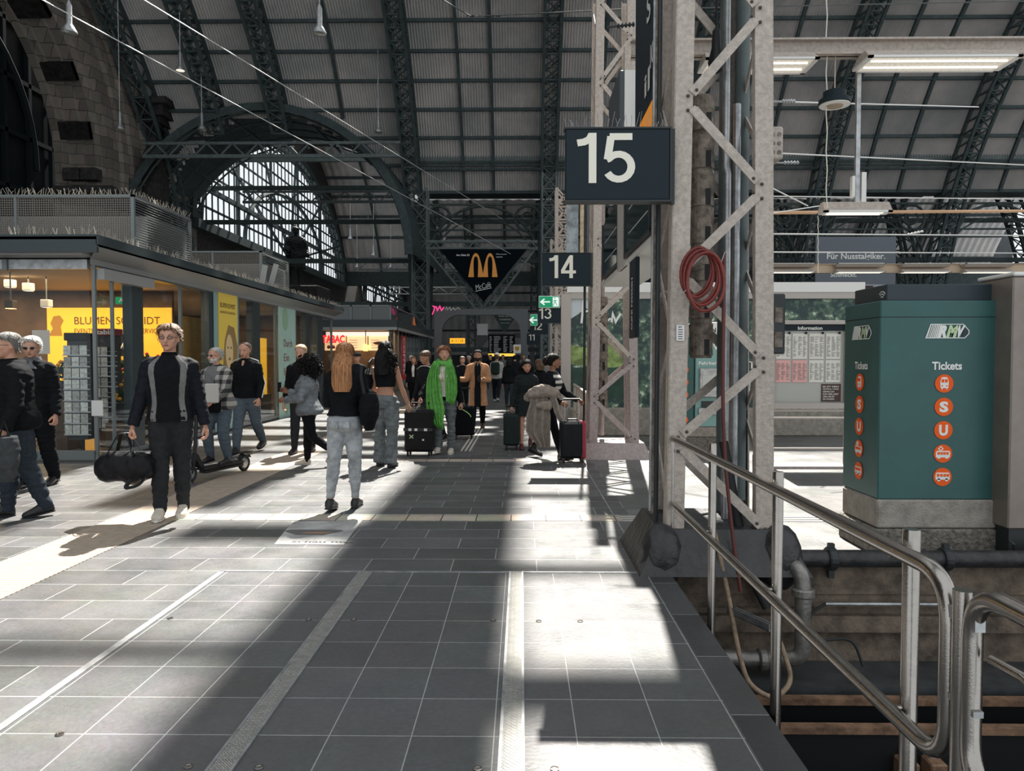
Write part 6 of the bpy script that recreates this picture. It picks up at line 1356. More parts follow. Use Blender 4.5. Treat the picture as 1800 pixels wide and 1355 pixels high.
        if sleeves:
            for sj, e, wj, D, B, sx in s.arms:
                P_ = [sj + (s.T(0, 0, .795)-sj)*.25, sj, e, wj] if sleeves >= 1 else [sj + (s.T(0, 0, .795)-sj)*.25, sj, e.lerp(sj, 1-min(1, sleeves*2)), ]
                if sleeves >= 1: s.limb(mb, P_, [(0, .030+arm_r), (1, .033+arm_r), (1.5, .029+arm_r), (2, .025+arm_r), (2.4, .023+arm_r), (3, .017+arm_r*1.1)])
                else: s.limb(mb, P_, [(0, .034+arm_r), (1, .032+arm_r), (2, .027+arm_r)])
        me = remesh(mb, s.vox, 4)
        o = finish(me, name, m, s.root, wr*s.H/1.75*1.4, (8, 8, 22), seed=len(s.root.children)); 
        return o
    def curls(s, m, n, c, rad, seed=1):
        random.seed(seed); mb = MB(); h = .132*s.H; C0 = s.HP(*c)
        for _ in range(n):
            d = V((random.gauss(0, 1), random.gauss(0, 1), random.gauss(0, 1))).normalized(); p0 = C0 + V((d.x*rad[0], d.y*rad[1], d.z*rad[2]))*h*random.uniform(.55, 1.); u = d.cross(V((.3, .5, 1))).normalized(); w_ = d.cross(u); r_ = h*random.uniform(.06, .11); ph = random.uniform(0, 6)
            mb.path([p0 + (u*cos(ph+k*1.25) + w_*sin(ph+k*1.25))*r_ + d*h*.045*k - ZA*h*.03*k for k in range(6)], [.035*h, .04*h, .04*h, .035*h, .03*h, .012*h], 5)
        return mb.build('curls', m, s.root, smooth=True)
    def collar(s, m, r=.04, h=.016, name='collar'):
        x, y = s.axes(); mb = MB(); rg = [(s.T(0, -.004, .825), x, y, (r+.012)*s.H, (r+.004)*s.H), (s.T(0, .000, .825+h*1.3), x, y, r*s.H, r*.95*s.H), (s.T(0, .0, .825+h*1.35), x, y, (r-.006)*s.H, (r-.006)*s.H), (s.T(0, .0, .83), x, y, (r-.008)*s.H, (r-.008)*s.H)]
        loft(mb, rg, 20, 2, cap=False); return mb.build(name, m, s.root, smooth=True)
    def front(s, m, name, z0, z1, half, infl, a0=None, nz=16, na=10, fold=0.):
        """strip lying on the chest; half(z) -> half angle (or (from, to) angles) in degrees around the front"""
        vs = []; x, y = s.axes()
        for i in range(nz+1):
            z = z0+(z1-z0)*i/nz; rx, ry, yo = lerp_tab(s.tab, z); hf = half(z); lo, hi = hf if isinstance(hf, tuple) else (-hf, hf)
            for j in range(na+1):
                a = R(90 - (lo+(hi-lo)*j/na)); ca, sa = cos(a), sin(a); f = (abs(ca)**2.3+abs(sa)**2.3)**(-1/2.3); e = infl + (-.012 if j in (0, na) else 0) + fold*noise.noise(V((j*.9, z*30, 3)))
                vs.append(s.T((rx*s.stout+e)*ca*f, yo+(ry*s.stout+e)*sa*f, z))
        k = na+1; return MB().add(vs, [(i*k+j, i*k+j+1, (i+1)*k+j+1, (i+1)*k+j) for i in range(nz) for j in range(na)]).build(name, m, s.root, smooth=True)
    def trousers(s, m, loose=.006, hem=.024, ankle=.0, wr=.005, wide=None, name='trousers', top=.60, hipx=0.):
        mb = MB(); s.tor(mb, .462, top, .006 + hipx, 8)
        for hj, kn, an, FD in s.legs:
            end = kn.lerp(an, 1-ankle) if ankle else an - (an-kn).normalized()*-.018*s.H
            if wide: s.limb(mb, [hj, kn, end], [(0, .056+loose), (.5, .052+loose), (1, wide*.85), (2, wide)])
            else: s.limb(mb, [hj, kn, end], [(0, .055+loose), (.4, .050+loose), (1, .036+loose), (1.3, .036+loose), (2, hem)])
        me = remesh(mb, s.vox, 3); return finish(me, name, m, s.root, wr*s.H/1.75*1.3, (7, 7, 26), seed=3+len(s.root.children))
    def skirt(s, m, z0, z1, r0, r1, name='skirt'):
        mb = MB(); rg = []
        for i in range(9): t = i/8; z = z1-(z1-z0)*t; rg.append((V((0, 0, (z+s.dz)*s.H)), XA, YA, (r1+(r0-r1)*t)*s.H, (r1*.8+(r0*.9-r1*.8)*t)*s.H))
        loft(mb, rg, 26); return finish(remesh(mb, s.vox, 2), name, m, s.root, .01, (9, 9, 3))
    def shoes(s, m=None, sole=None, boot=0., k=1.):
        H = s.H
        for i, (hj, kn, an, FD) in enumerate(s.legs):
            up = XA.cross(FD).normalized(); mb = MB(); rg = []; so = MB()
            base = an - up*.042*H
            for q, w_, hh in ((-.036, .013, .036), (-.029, .021, .054), (0, .0235, .066), (.025, .0235, .060), (.045, .0245, .050), (.065, .027, .042), (.09, .0265, .035), (.108, .021, .029), (.117, .010, .018)):
                c = base + FD*q*H; rg.append((c + up*(hh*.5+.001)*H, XA, up, w_*H*k, hh*.5*H))
            loft(mb, rg, 14, 2.8)
            if boot: mb.path([an - up*.01*H, an + (kn-an).normalized()*boot*H], [.026*H, .027*H], 14)
            o = mb.build('shoe', m or M_SHOE, s.root, smooth=50)
            rs = [(base + FD*q*H + up*.003*H, XA, up, w_*H*k*1.06, .006*H) for q, w_ in ((-.037, .012), (-.03, .021), (0, .023), (.065, .0265), (.1, .023), (.118, .009))]; loft(so, rs, 12, 3); so.build('sole', sole or M_RUBBER, o)
    def glasses(s, dark=True):
        h = .132*s.H; mb = MB()
        for sx in (-1, 1):
            mb.path([s.HP(sx*.15 + .085*cos(2*pi*i/14), .445, .485 + .06*sin(2*pi*i/14)) for i in range(14)], .011*h, 6, True); mb.path([s.HP(sx*.235, .44, .50), s.HP(sx*.33, .3, .50), s.HP(sx*.36, -.02, .47)], .009*h, 5)
        mb.path([s.HP(-.07, .45, .50), s.HP(.07, .45, .50)], .011*h, 5); g = mb.build('glasses', M_BLKMET, s.root)
        if dark:
            for sx in (-1, 1): MB().ell(s.HP(sx*.15, .443, .485), (.085*h, .012*h, .058*h), 12, 6, s.HR_).build('lens', M_BLACK if dark == 1 else mat('smoky lens', (.06, .05, .045), .15), g)
    def beard(s, m, full=True):
        h = .132*s.H; vs = []; n = 18; r_ = 8
        for j in range(n+1):
            a = R(-5 + 190*j/n); 
            for i in range(r_+1): t = .0 + (.30 if .2 < j/n < .8 else .36)*i/r_; vs.append(s.headpt(max(.005, t), a, (.035 if full else .015)*min(1, (1-i/r_)*3+.1)))
        k = r_+1; MB().add(vs, [(j*k+i, (j+1)*k+i, (j+1)*k+i+1, j*k+i+1) for j in range(n) for i in range(r_)]).build('beard', m, s.root, smooth=True)
        MB().path([s.HP(-.13, .42, .20), s.HP(-.07, .45, .245), s.HP(.07, .45, .245), s.HP(.13, .42, .20)], .022*h, 6).build('moustache', m, s.root, smooth=True)
    def wristp(s, i): return s.arms[i][2] + s.arms[i][3]*.065*s.H
def wpos(root, p): return root.matrix_basis @ V(p)
def hairmat(k, c):
    m = mat(k + ' hair', c, .5, 0, .55, 1, spec=.15 if k == 'black' else .3); nt = m.node_tree; n = [x for x in nt.nodes if x.type == 'TEX_NOISE'][0]; n.inputs['Scale'].default_value = 1
    mp = nt.nodes.new('ShaderNodeMapping'); mp.inputs['Scale'].default_value = (75, 75, 4); tc = [x for x in nt.nodes if x.type == 'TEX_COORD'][0]
    nt.links.new(tc.outputs['Object'], mp.inputs[0]); nt.links.new(mp.outputs[0], n.inputs['Vector'])
    bp = nt.nodes.new('ShaderNodeBump'); bp.inputs['Strength'].default_value = .7; bp.inputs['Distance'].default_value = .01
    nt.links.new(n.outputs['Fac'], bp.inputs['Height']); nt.links.new(bp.outputs[0], nt.nodes['Principled BSDF'].inputs['Normal']); return m
HB = {k: hairmat(k, c) for k, c in {'brown': (.10, .055, .03), 'black': (.010, .009, .009), 'copper blond': (.36, .165, .07), 'grey': (.20, .19, .175), 'white': (.48, .46, .43), 'auburn': (.20, .075, .03), 'sandy': (.42, .29, .17), 'light brown': (.15, .085, .048)}.items()}
C_ = lambda n, c, r=.85, **k: mat(n, c, r, 0, k.pop('var', .15), k.pop('vs', 18), spec=.12, **k)
K_BLK = C_('black cloth', (.007, .008, .010)); K_NAVY = C_('dark navy cloth', (.010, .012, .017), .7); K_CHAR = C_('charcoal cloth', (.022, .024, .027)); K_GREY = C_('grey lining cloth', (.17, .17, .17)); K_JEAN = C_('blue grey denim', (.085, .11, .135), vs=40); K_LJEAN = C_('pale washed denim', (.34, .36, .38), vs=9, var=.3); K_DJEAN = C_('dark denim', (.030, .040, .052), vs=30); K_WHITE = C_('white knit', (.70, .66, .60)); K_GJEAN = C_('grey wash denim', (.15, .165, .17), vs=9, var=.3)
K_DENIM = C_('light grey denim jacket', (.17, .185, .20), vs=10, var=.3); K_CAMEL = C_('camel wool', (.42, .22, .115)); K_BEIGE = C_('taupe wool', (.28, .235, .20)); K_GREEN = C_('bright green scarf', (.15, .42, .10), vs=14, var=.25); K_SNK = C_('cream sneaker', (.62, .55, .47)); M_SOLEW = mat('white sole', (.7, .68, .64), .6)
def pattern(name, a, b, fx, fz, thr=.5, mid=None):
    m = bpy.data.materials.new(name); m.use_nodes = True; nt = m.node_tree; p = nt.nodes['Principled BSDF']; p.inputs['Roughness'].default_value = .85; tc = nt.nodes.new('ShaderNodeTexCoord'); L = nt.links.new; outs = []
    for f, ax in ((fx, 'X'), (fz, 'Z')):
        if not f: continue
        w_ = nt.nodes.new('ShaderNodeTexWave'); w_.bands_direction = ax; w_.inputs['Scale'].default_value = f; w_.inputs['Distortion'].default_value = .4; r = nt.nodes.new('ShaderNodeMath'); r.operation = 'GREATER_THAN'; r.inputs[1].default_value = thr
        L(tc.outputs['Object'], w_.inputs[0]); L(w_.outputs['Fac'], r.inputs[0]); outs.append(r)
    cr = nt.nodes.new('ShaderNodeValToRGB'); e = cr.color_ramp.elements; cr.color_ramp.interpolation = 'CONSTANT'; e[0].position = 0; e[0].color = (*a, 1); e[1].position = .75; e[1].color = (*b, 1)
    if len(outs) == 2:
        e.new(.25).color = (*(mid or a), 1); ad = nt.nodes.new('ShaderNodeMath'); ad.operation = 'ADD'; L(outs[0].outputs[0], ad.inputs[0]); L(outs[1].outputs[0], ad.inputs[1]); ml = nt.nodes.new('ShaderNodeMath'); ml.operation = 'MULTIPLY'; ml.inputs[1].default_value = .45; L(ad.outputs[0], ml.inputs[0]); L(ml.outputs[0], cr.inputs[0])
    else: L(outs[0].outputs[0], cr.inputs[0])
    L(cr.outputs[0], p.inputs['Base Color']); return m
K_PLAID = pattern('black and cream plaid', (.40, .38, .34), (.02, .02, .022), 3.2, 2.8, .55, (.15, .145, .14)); K_STRIPE = pattern('black and cream stripes', (.02, .02, .022), (.55, .52, .47), 0, 3.6, .5)
# ---- bags and cases
def suitcase(x, y, w_, d, h, head, label, m, handle=.0, hx=0., trim=None, strap=False):
    t = thing('suitcase', label, 'suitcase', (x, y, 0), R(head)); 
    MB().rbox(-w_/2, w_/2, -d/2, d/2, .07, .07+h, .035).build('shell', m, t, smooth=50)
    rb_ = MB()
    for i in range(7): xx = -w_/2+.06+(w_-.12)*i/6; rb_.box(xx-.006, xx+.006, -d/2-.006, -d/2+.01, .13, .03+h)
    if not strap: rb_.build('shell_ridge', m, t)
    MB().box(-w_/2-.003, w_/2+.003, -.008, .008, .07, .07+h+.003).build('zip', M_BLKMET, t)
    for sx in (-1, 1):
        for sy in (-1, 1): wv = MB().lathe([(.026, -.012), (.03, -.006), (.03, .006), (.026, .012)], (sx*(w_/2-.05), sy*(d/2-.04), .03), 14, (1, 0, 0)).build('wheel', M_RUBBER, t); MB().box(sx*(w_/2-.05)-.016, sx*(w_/2-.05)+.016, sy*(d/2-.04)-.012, sy*(d/2-.04)+.012, .04, .08).build('fork', M_BLKMET, wv)
    MB().path(bend([(-.07, 0, .07+h), (-.07, 0, .10+h), (.07, 0, .10+h), (.07, 0, .07+h)], .02), .009, 8).build('carry_handle', M_BLKMET, t)
    if handle:
        a = w_*.28; MB().tube((-a, d*.3, .07+h), (-a, d*.3, .07+h+handle), .007, 8).build('telescopic_rod', M_GALV if handle > .3 else M_BLKMET, t); MB().tube((a, d*.3, .07+h), (a, d*.3, .07+h+handle), .007, 8).build('telescopic_rod', M_GALV if handle > .3 else M_BLKMET, t); MB().tube((-a-.02, d*.3, .07+h+handle), (a+.02, d*.3, .07+h+handle), .014, 8).build('pull_grip', M_BLACK, t)
    if trim: MB().rbox(w_/2-.08, w_/2+.004, -d/2-.004, d/2+.004, .07, .075+h, .02).build('red_side_shell', trim, t)
    if strap:
        MB().box(-w_/2-.008, w_/2+.008, -d/2-.01, d/2+.01, .07+h*.50, .07+h*.57).build('strap', M_BLKMET, t); q = MB()
        for xx in (-.12, -.03, .1): q.box(xx-.022, xx+.022, -d/2-.014, -d/2-.01, .07+h*.505, .07+h*.565)
        MB().box(-.145, -.1, -d/2-.014, -d/2-.01, .07+h*.505, .07+h*.565).build('sticker', M_WHITE, t); MB().box(-.05, -.005, -d/2-.014, -d/2-.01, .07+h*.505, .07+h*.565).build('sticker', M_WHITE, t); MB().box(.1, .15, -d/2-.014, -d/2-.01, .07+h*.505, .07+h*.565).build('sticker', M_WHITE, t)
        MB().stroke([(-.13, .02+.07+h*.3), (-.07, .09+h*.38)], .014, (0, -d/2-.008, 0), XA, ZA, (0, -.004, 0)).stroke([(-.07, .02+.07+h*.3), (-.13, .09+h*.38)], .014, (0, -d/2-.01, 0), XA, ZA, (0, -.004, 0)).build('cross_sticker', M_LIME, t); MB().box(.07, .1, -d/2-.01, -d/2-.006, .38*h, .42*h).build('sticker', M_WHITE, t)
    return t
gp_ = lambda px, py: G(px, py)
# ---------------------------------------------------------------- the people in the hall
q = G(303, 908); p = Person('tall man in black jumper and open dark jacket with grey lining and white sneakers', q.x, q.y, 1.85, 196, 'm', .010, 'fair', 1, (8, -3), (3, 3), (0, 0), ((4, 13), (-4, 12)), ((10, 0), (12, 0)), -6, 2)
p.body((70, 40)); p.hair(HB['light brown'], low=(.82, .52, .18), vol=.075, curl=.03); p.trousers(K_CHAR, .008, .029, .0, .007); p.top(K_NAVY, 'jacket', .017, .50, .832, 1, .006, .006, .010)
p.front(K_GREY, 'jacket_lining', .50, .83, lambda z: 58-20*(z-.5), .021, fold=.004); p.front(K_BLK, 'jumper', .50, .838, lambda z: 34-8*(z-.5), .026, fold=.004); p.collar(K_BLK, .036, .02, 'polo_neck'); p.shoes(K_SNK, M_SOLEW); p.glasses(0); P3 = p
def wp(pp, i): 
    r = pp.root; return Matrix.Translation(r.location) @ Matrix.Rotation(r.rotation_euler.z, 4, 'Z') @ pp.wristp(i)
hw_ = wp(p, 0)
bg = thing('duffel_bag', 'black leather duffel bag carried by the tall man with white sneakers', 'bag', (hw_.x-.05, hw_.y+.02, hw_.z-.42))
b_ = MB(); rg = []
for i in range(13):
    t = i/12; x = -.27+.54*t; e = sin(pi*min(1, max(0, t*.94+.03)))**.28; rg.append((V((x, 0, .15 - .01*cos(t*9))), YA, ZA, .13*e, (.15+.012*sin(t*11))*e))
loft(b_, rg, 22, 2.7); finish(remesh(b_, .012, 2), 'bag_body', C_('black leather', (.012, .012, .014), .38), bg, .012, (9, 9, 9)); 
for y in (-.09, .09): MB().path(bend([(-.13, y, .27), (-.05, y*.3, .47), (.03, y*.2, .475), (.12, y, .27)], .06), .011, 6, sx=1.6, sy=.5).build('handle_strap', M_BLACK, bg)
MB().path(bend([(.24, .02, .2), (.2, -.12, .0), (.05, -.13, -.03), (.1, -.1, .05)], .08), .012, 6, sx=1.6, sy=.4).build('shoulder_strap', M_BLACK, bg); MB().path([(-.24, 0, .298), (.24, 0, .298)], .006, 5).build('zip', M_GALV, bg)
# blond woman from behind
q = G(607, 893); p = Person('blond woman seen from behind with long straight hair, black jacket and pale grey jeans', q.x, q.y, 1.69, -2, 'f', .010, 'fair', 2, (4, -9), (6, 12), (2, 2), ((12, 14), (22, 12)), ((55, 30), (75, 25)), 0, 4, (0, 0))
p.body((45, 45), face=False); p.hair(HB['copper blond'], low=(.75, .4, .0), vol=.045, length=.26, seed=4); p.trousers(K_LJEAN, .004, .022, .08, .006); p.top(K_BLK, 'jacket', .014, .555, .84, 1, .006, .012, .012); p.shoes(M_SHOE, M_RUBBER)
for a_, b_ in ((150, 174), (186, 210)): p.front(K_LJEAN, 'back_pocket', .478, .525, lambda z, a_=a_, b_=b_: (a_, b_), .0165)
P8 = p; s_ = p.arms[0][0]; sg = thing('shoulder_bag', 'black soft shoulder bag under the right arm of the blond woman', 'bag', Matrix.Translation(p.root.location) @ Matrix.Rotation(p.root.rotation_euler.z, 4, 'Z') @ V((.26, -.03, .98))); b_ = MB()
loft(b_, [(V((0, 0, .19-.37*t)), XA, YA, (.035+.06*sin(pi*(t*.8+.2)))*1., (.06+.13*sin(pi*(t*.85+.1)))) for t in [i/8 for i in range(9)]], 18); finish(remesh(b_, .012, 2), 'bag_body', K_BLK, sg, .01); MB().path([(-.02, -.08, .12), (-.07, -.06, .36), (-.08, 0, .46), (-.06, .06, .36), (-.02, .08, .12)], .012, 6, sx=1.5, sy=.5).build('strap', M_BLACK, sg)
MB().ell((0, 0, -.185), (.06, .10, .010), 14, 6).build('white_hem', M_WHITE, sg)
# old man on the kick scooter
q = G(385, 838); SCH = 163
sc = thing('electric_scooter', 'black electric kick scooter ridden by the elderly man', 'scooter', (q.x, q.y, 0), R(SCH))
M_SC = mat('scooter black', (.02, .02, .022), .4, .3)
for y, nm in ((.52, 'front'), (-.50, 'rear')):
    w_ = MB().path([(0, y+.092*cos(2*pi*i/28), .115+.092*sin(2*pi*i/28)) for i in range(28)], .022, 10, True).build('wheel', M_RUBBER, sc, smooth=True); MB().lathe([(.05, -.018), (.07, -.012), (.07, .012), (.05, .018)], (0, y, .115), 20, (1, 0, 0)).build('rim', M_GALV, w_, smooth=40)
    MB().path([(0, y-.0+.13*cos(a), .115+.135*sin(a)) for a in [R(30+12*i) for i in range(11)]], .02, 6, sx=1.6, sy=.3).build('mudguard', M_SC, sc)
MB().rbox(-.075, .075, -.42, .34, .13, .165, .01).rbox(-.06, .06, -.42, .30, .09, .13, .01).build('deck', M_SC, sc); MB().box(-.065, .065, -.38, .28, .165, .168).build('grip_mat', M_RUBBER, sc)
MB().beam((0, .30, .14), (0, .43, .33), .05, .06).beam((0, .52, .115), (0, .44, .36), .06, .04).build('neck', M_SC, sc); MB().tube((0, .44, .30), (0, .36, 1.13), .022, 12).build('steering_column', M_SC, sc, smooth=True)
MB().path(bend([(-.25, .30, 1.13), (-.1, .36, 1.14), (.1, .36, 1.14), (.25, .30, 1.13)], .06), .014, 8).build('handlebar', M_SC, sc); MB().path([(-.25, .3, 1.13), (-.15, .335, 1.135)], .02, 8).build('grip', M_RUBBER, sc); MB().path([(.25, .3, 1.13), (.15, .335, 1.135)], .02, 8).build('grip', M_RUBBER, sc)
MB().path([(.1, .37, 1.12), (.08, .5, .9), (.04, .5, .5), (.03, .5, .3)], .004, 5).build('brake_cable', M_BLACK, sc); MB().box(-.03, .03, .40, .415, .42, .52).build('lamp', M_GALV, sc)
MB().box(-.05, .05, -.62, -.42, .25, .265).build('luggage_rack', M_SC, sc)
p = Person('elderly man in black and cream plaid jacket standing on a kick scooter', q.x+.02, q.y+.02, 1.52, SCH, 'm', .010, 'fair', 8, (26, 12), (38, 26), (3, 4), ((34, 10), (30, 12)), ((38, 20), (42, 20)), -12, 0, z0=.168, stout=1.08)
p.body((75, 75)); p.hair(HB['white'], low=(.9, .56, .2), vol=.03, curl=.02); p.beard(HB['white'], False); p.glasses(2); p.trousers(K_JEAN, .012, .03); p.top(K_PLAID, 'plaid_jacket', .020, .46, .84, 1, .006, .02, .014); p.front(K_GREY, 'grey_shirt', .6, .845, lambda z: 4+34*(z-.6)/.24, .026); p.collar(K_PLAID, .045, .02); p.shoes(M_SHOE, M_RUBBER, .05)
bf = tag(MB().rbox(-.08, .08, -.02, .02, -.12, .12, .01).build('paper_folder', mat('pale folder', (.48, .46, .43), .6), loc=(q.x+.10, q.y-.42, 1.1), rz=R(20)), 'pale printed folder held by the elderly man on the scooter', 'folder')
wa_ = MB(); wa_.rbox(-.13, .13, -.06, .06, -.15, .13, .04).build('waist_pouch', K_BLK, p.root, loc=(0, .16, .82))
# balding man
q = G(425, 795); p = Person('balding man in black zip jumper with white shoulder piping and blue jeans', q.x+.1, q.y, 1.83, 176, 'm', .012, 'fair', 3, (16, -12), (6, 26), (2, 2), ((-4, 12), (8, 14)), ((22, 10), (30, 10)), 0, 14, (0, -14), stout=1.06)
p.body((50, 50)); p.hair(HB['brown'], low=(.97, .62, .2), vol=.012); p.trousers(K_JEAN, .010, .030); p.top(K_BLK, 'zip_jumper', .014, .50, .84, 1, .004, .004, .010); p.front(SKIN['fair'], 'open_neck', .79, .835, lambda z: 3+180*(z-.79), .018); p.collar(K_BLK, .042, .02); p.shoes()
for i in (0, 1):
    sj, e, wj, D, B, sx = p.arms[i]; o = V((sx*.038, 0, .012))*p.H; MB().path([p.T(sx*.04, .0, .855), sj + V((sx*.01, .0, .045))*p.H, e + o, wj + o*.7], .008, 5, sx=1.4).build('white_piping', M_WHITE, p.root)
# dark curly woman in denim jacket walking left
q = G(543, 818); p = Person('woman with voluminous black curly hair in grey denim jacket walking left past the shop', q.x, q.y, 1.55, 88, 'f', .011, 'tan', 1, (6, -12), (4, 42), (2, 2), ((28, 8), (10, 14)), ((80, 0), (80, 10)), 10, 12, (0, -50), stout=1.28)
p.body((40, 50)); p.hair(HB['black'], low=(.8, .4, .1), vol=.14, length=.17, curl=.06, seed=2); p.curls(HB['black'], 420, (0, -.25, .40), (.85, .80, .95)); p.trousers(K_BLK, .006, .026); p.top(K_DENIM, 'denim_jacket', .018, .47, .84, 1, .008, .012, .014); p.shoes(K_SNK, M_SOLEW)
h_ = wp(p, 0); ph = tag(MB().rbox(-.036, .036, -.005, .005, -.07, .07, .004).build('mobile_phone', M_BLACK, loc=h_ + V((-.03, -.01, .04)), rz=R(60)), 'dark phone in the hand of the woman in the grey denim jacket', 'phone')
# person behind her
q = G(535, 790); q.x = -3.55; p = Person('fair-haired man with tied-back hair in dark jacket behind the curly-haired woman', q.x, 11.9, 1.77, 178, 'm', .014, 'fair', 2, (8, -8), (4, 10), (2, 2), ((0, 10), (0, 10)), ((12, 0), (12, 0)), 0, 8)
p.body(); p.hair(HB['sandy'], low=(.84, .5, .1), vol=.05); p.trousers(K_CHAR); p.top(K_BLK, 'jacket', .016, .48, .84); p.collar(K_BLK, .046, .02); p.shoes()
# woman in crop top
q = G(678, 820); p = Person('dark-haired woman from behind in black crop top and wide grey jeans', q.x, q.y, 1.78, -12, 'f', .011, 'mid', 1, (-2, 8), (8, 8), (3, 3), ((14, 14), (10, 10)), ((8, 0), (62, 20)), 12, 0, stout=.98)
p.body((70, 45)); p.hair(HB['black'], low=(.75, .4, .0), vol=.05, length=.23, curl=.02, seed=7); p.curls(HB['black'], 130, (.15, -.45, -.2), (.55, .3, .9), 4); p.trousers(K_GJEAN, .012, .03, 0, .009, wide=.052, top=.565); p.top(K_BLK, 'crop_top', .007, .632, .822, 0, .002); p.shoes(); 
sb2 = thing('shoulder_bag', 'small black handbag under the left arm of the woman in the crop top', 'bag', (q.x-.26, q.y+.02, 1.22)); b_ = MB(); loft(b_, [(V((0, 0, .1-.22*i/6)), XA, YA, .06+.025*sin(i/2), .11+.02*i/6) for i in range(7)], 16); finish(remesh(b_, .012, 2), 'bag_body', K_BLK, sb2, .008); MB().path([(0, -.08, .08), (.04, -.06, .26), (.06, 0, .3), (.04, .06, .26), (0, .08, .08)], .009, 6).build('strap', M_BLACK, sb2)
MB().path([p.arms[0][2] + V((.022*cos(a), .022*sin(a), .03)) for a in [2*pi*i/12 for i in range(12)]], .003, 5, True).build('bracelet', M_GALV, p.root)
# green scarf woman
q = G(782, 797); p = Person('woman with short brown hair wearing a long bright green scarf over a dark jacket', q.x, q.y, 1.74, 178, 'f', .011, 'fair', 4, (14, -2), (26, 3), (2, 2), ((10, 24), (-2, 12)), ((32, 0), (8, 0)), 12, 2, (4, 0), stout=1.06)
p.body((75, 75)); p.hair(HB['auburn'], low=(.80, .42, .12), vol=.09, curl=.05, seed=5); p.trousers(K_GJEAN, .008, .03, 0, .008, wide=.044); p.top(K_BLK, 'jacket', .014, .50, .835, 1, .006, .004, .010); p.front(K_WHITE, 'white_jumper', .535, .832, lambda z: 24, .020, fold=.003); p.shoes(K_SNK, M_SOLEW)
def drape(name, m, pts, wd, th, nf, par, seed=0, amp=.018):   # hanging cloth ribbon with folds
    k = len(pts); N = 26; vs = []; n2 = 22
    for i in range(N+1):
        u = i/N*(k-1); j = min(int(u), k-2); f = u-j; a, b = pts[j], pts[j+1]; c = V(a[0]).lerp(V(b[0]), f); w_ = a[1] + (b[1]-a[1])*f; xd = V(a[2]).lerp(V(b[2]), f).normalized() if len(a) > 2 else XA
        for q_ in range(n2+1):
            v = q_/n2-.5; fold = amp*sin(v*nf*2*pi + seed + i*.06)*min(1, i/6+.3) + .01*noise.noise(V((v*4, i*.2, seed))); tz = .015*noise.noise(V((v*5, seed, 1))) if i == N else 0
            vs.append(c + xd*w_*v + V((0, th + fold, tz)))
    kk = n2+1; back = [V(v)-V((0, .012, 0)) for v in vs]; nn = len(vs); fs = []
    for i in range(N):
        for q_ in range(n2): f0 = (i*kk+q_, i*kk+q_+1, (i+1)*kk+q_+1, (i+1)*kk+q_); fs += [f0, tuple(x+nn for x in f0[::-1])]
    for i in range(N): fs += [(i*kk, (i+1)*kk, (i+1)*kk+nn, i*kk+nn), (i*kk+n2, i*kk+n2+nn, (i+1)*kk+n2+nn, (i+1)*kk+n2)]
    fs += [(N*kk+q_, N*kk+q_+1, N*kk+q_+1+nn, N*kk+q_+nn) for q_ in range(n2)]
    return MB().add(vs+back, fs).build(name, m, par, smooth=True)
T = p.T
drape('scarf_panel', K_GREEN, [(T(.055, .06, .862), .10), (T(.075, .10, .80), .15), (T(.088, .105, .68), .22), (T(.085, .11, .55), .26), (T(.07, .13, .42), .30), (T(.055, .14, .30), .20), (T(.01, .14, .24), .05)], 0, .0, 5, p.root, 0, .016)
drape('scarf_panel', K_GREEN, [(T(-.045, .06, .862), .10), (T(-.065, .10, .80), .15), (T(-.075, .105, .70), .19), (T(-.078, .11, .58), .19), (T(-.07, .115, .50), .15), (T(-.085, .11, .465), .05)], 0, .0, 4, p.root, 2, .015)
x, y = p.axes(); mb = MB(); mb.path([T(.050*cos(a)*(1.1), .050*sin(a)*1.05+.004, .852-.012*sin(a)) for a in [2*pi*i/20 for i in range(20)]], .022*p.H, 10, True); finish(remesh(mb, .012, 1), 'scarf_neck', K_GREEN, p.root, .012, (20, 20, 20))
MB().path([T(-.018, .11, .78), T(0, .125, .70), T(.018, .11, .78)], .004, 5).ell(T(0, .13, .69), (.015, .01, .02), 8, 6).build('necklace', mat('brass', (.5, .3, .1), .3, .9), p.root)
h_ = wp(p, 0)
suitcase(h_.x+.02, h_.y+.02, .44, .27, .66, 176, 'large black upright suitcase with a pale cross sticker beside the green scarf woman', C_('black case shell', (.014, .014, .016), .4), max(.1, h_.z-.735), strap=True).rotation_euler.z = R(-4)
h_ = wp(p, 1); gc = tag(MB().path(bend([(0, 0, .0), (.06, -.02, -.03), (.12, -.02, -.08), (.14, -.02, -.12)], .04), .012, 6, sx=1.7, sy=.4).build('green_strap', mat('pale green strap', (.35, .6, .2), .5), loc=h_), 'pale green strap held in the green scarf woman\'s other hand', 'strap')
suitcase(P(815, 740, 14.2).x, 14.2, .40, .26, .55, 8, 'black suitcase behind the green scarf woman towards the camel coat man', K_BLK, .35)
# man behind her in dark with pale shoulder stripe
p = Person('dark-dressed man leaning forward half hidden behind the green scarf woman', P(757, 600, 13.6).x, 13.6, 1.72, 150, 'm', .016, 'mid', 12, (14, -10), (6, 20), (2, 2), ((6, 14), (10, 14)), ((20, 0), (20, 0)), -10, 16); p.body(face=False); p.hair(HB['brown'], vol=.05); p.trousers(K_CHAR); p.top(K_NAVY, 'jacket', .018, .47, .84); p.shoes()
MB().path([p.T(-.12, .02, .80), p.T(-.04, .05, .84), p.T(.04, .05, .84), p.T(.12, .02, .80)], .012, 6, sx=1.5, sy=.6).build('white_piping', M_WHITE, p.root)
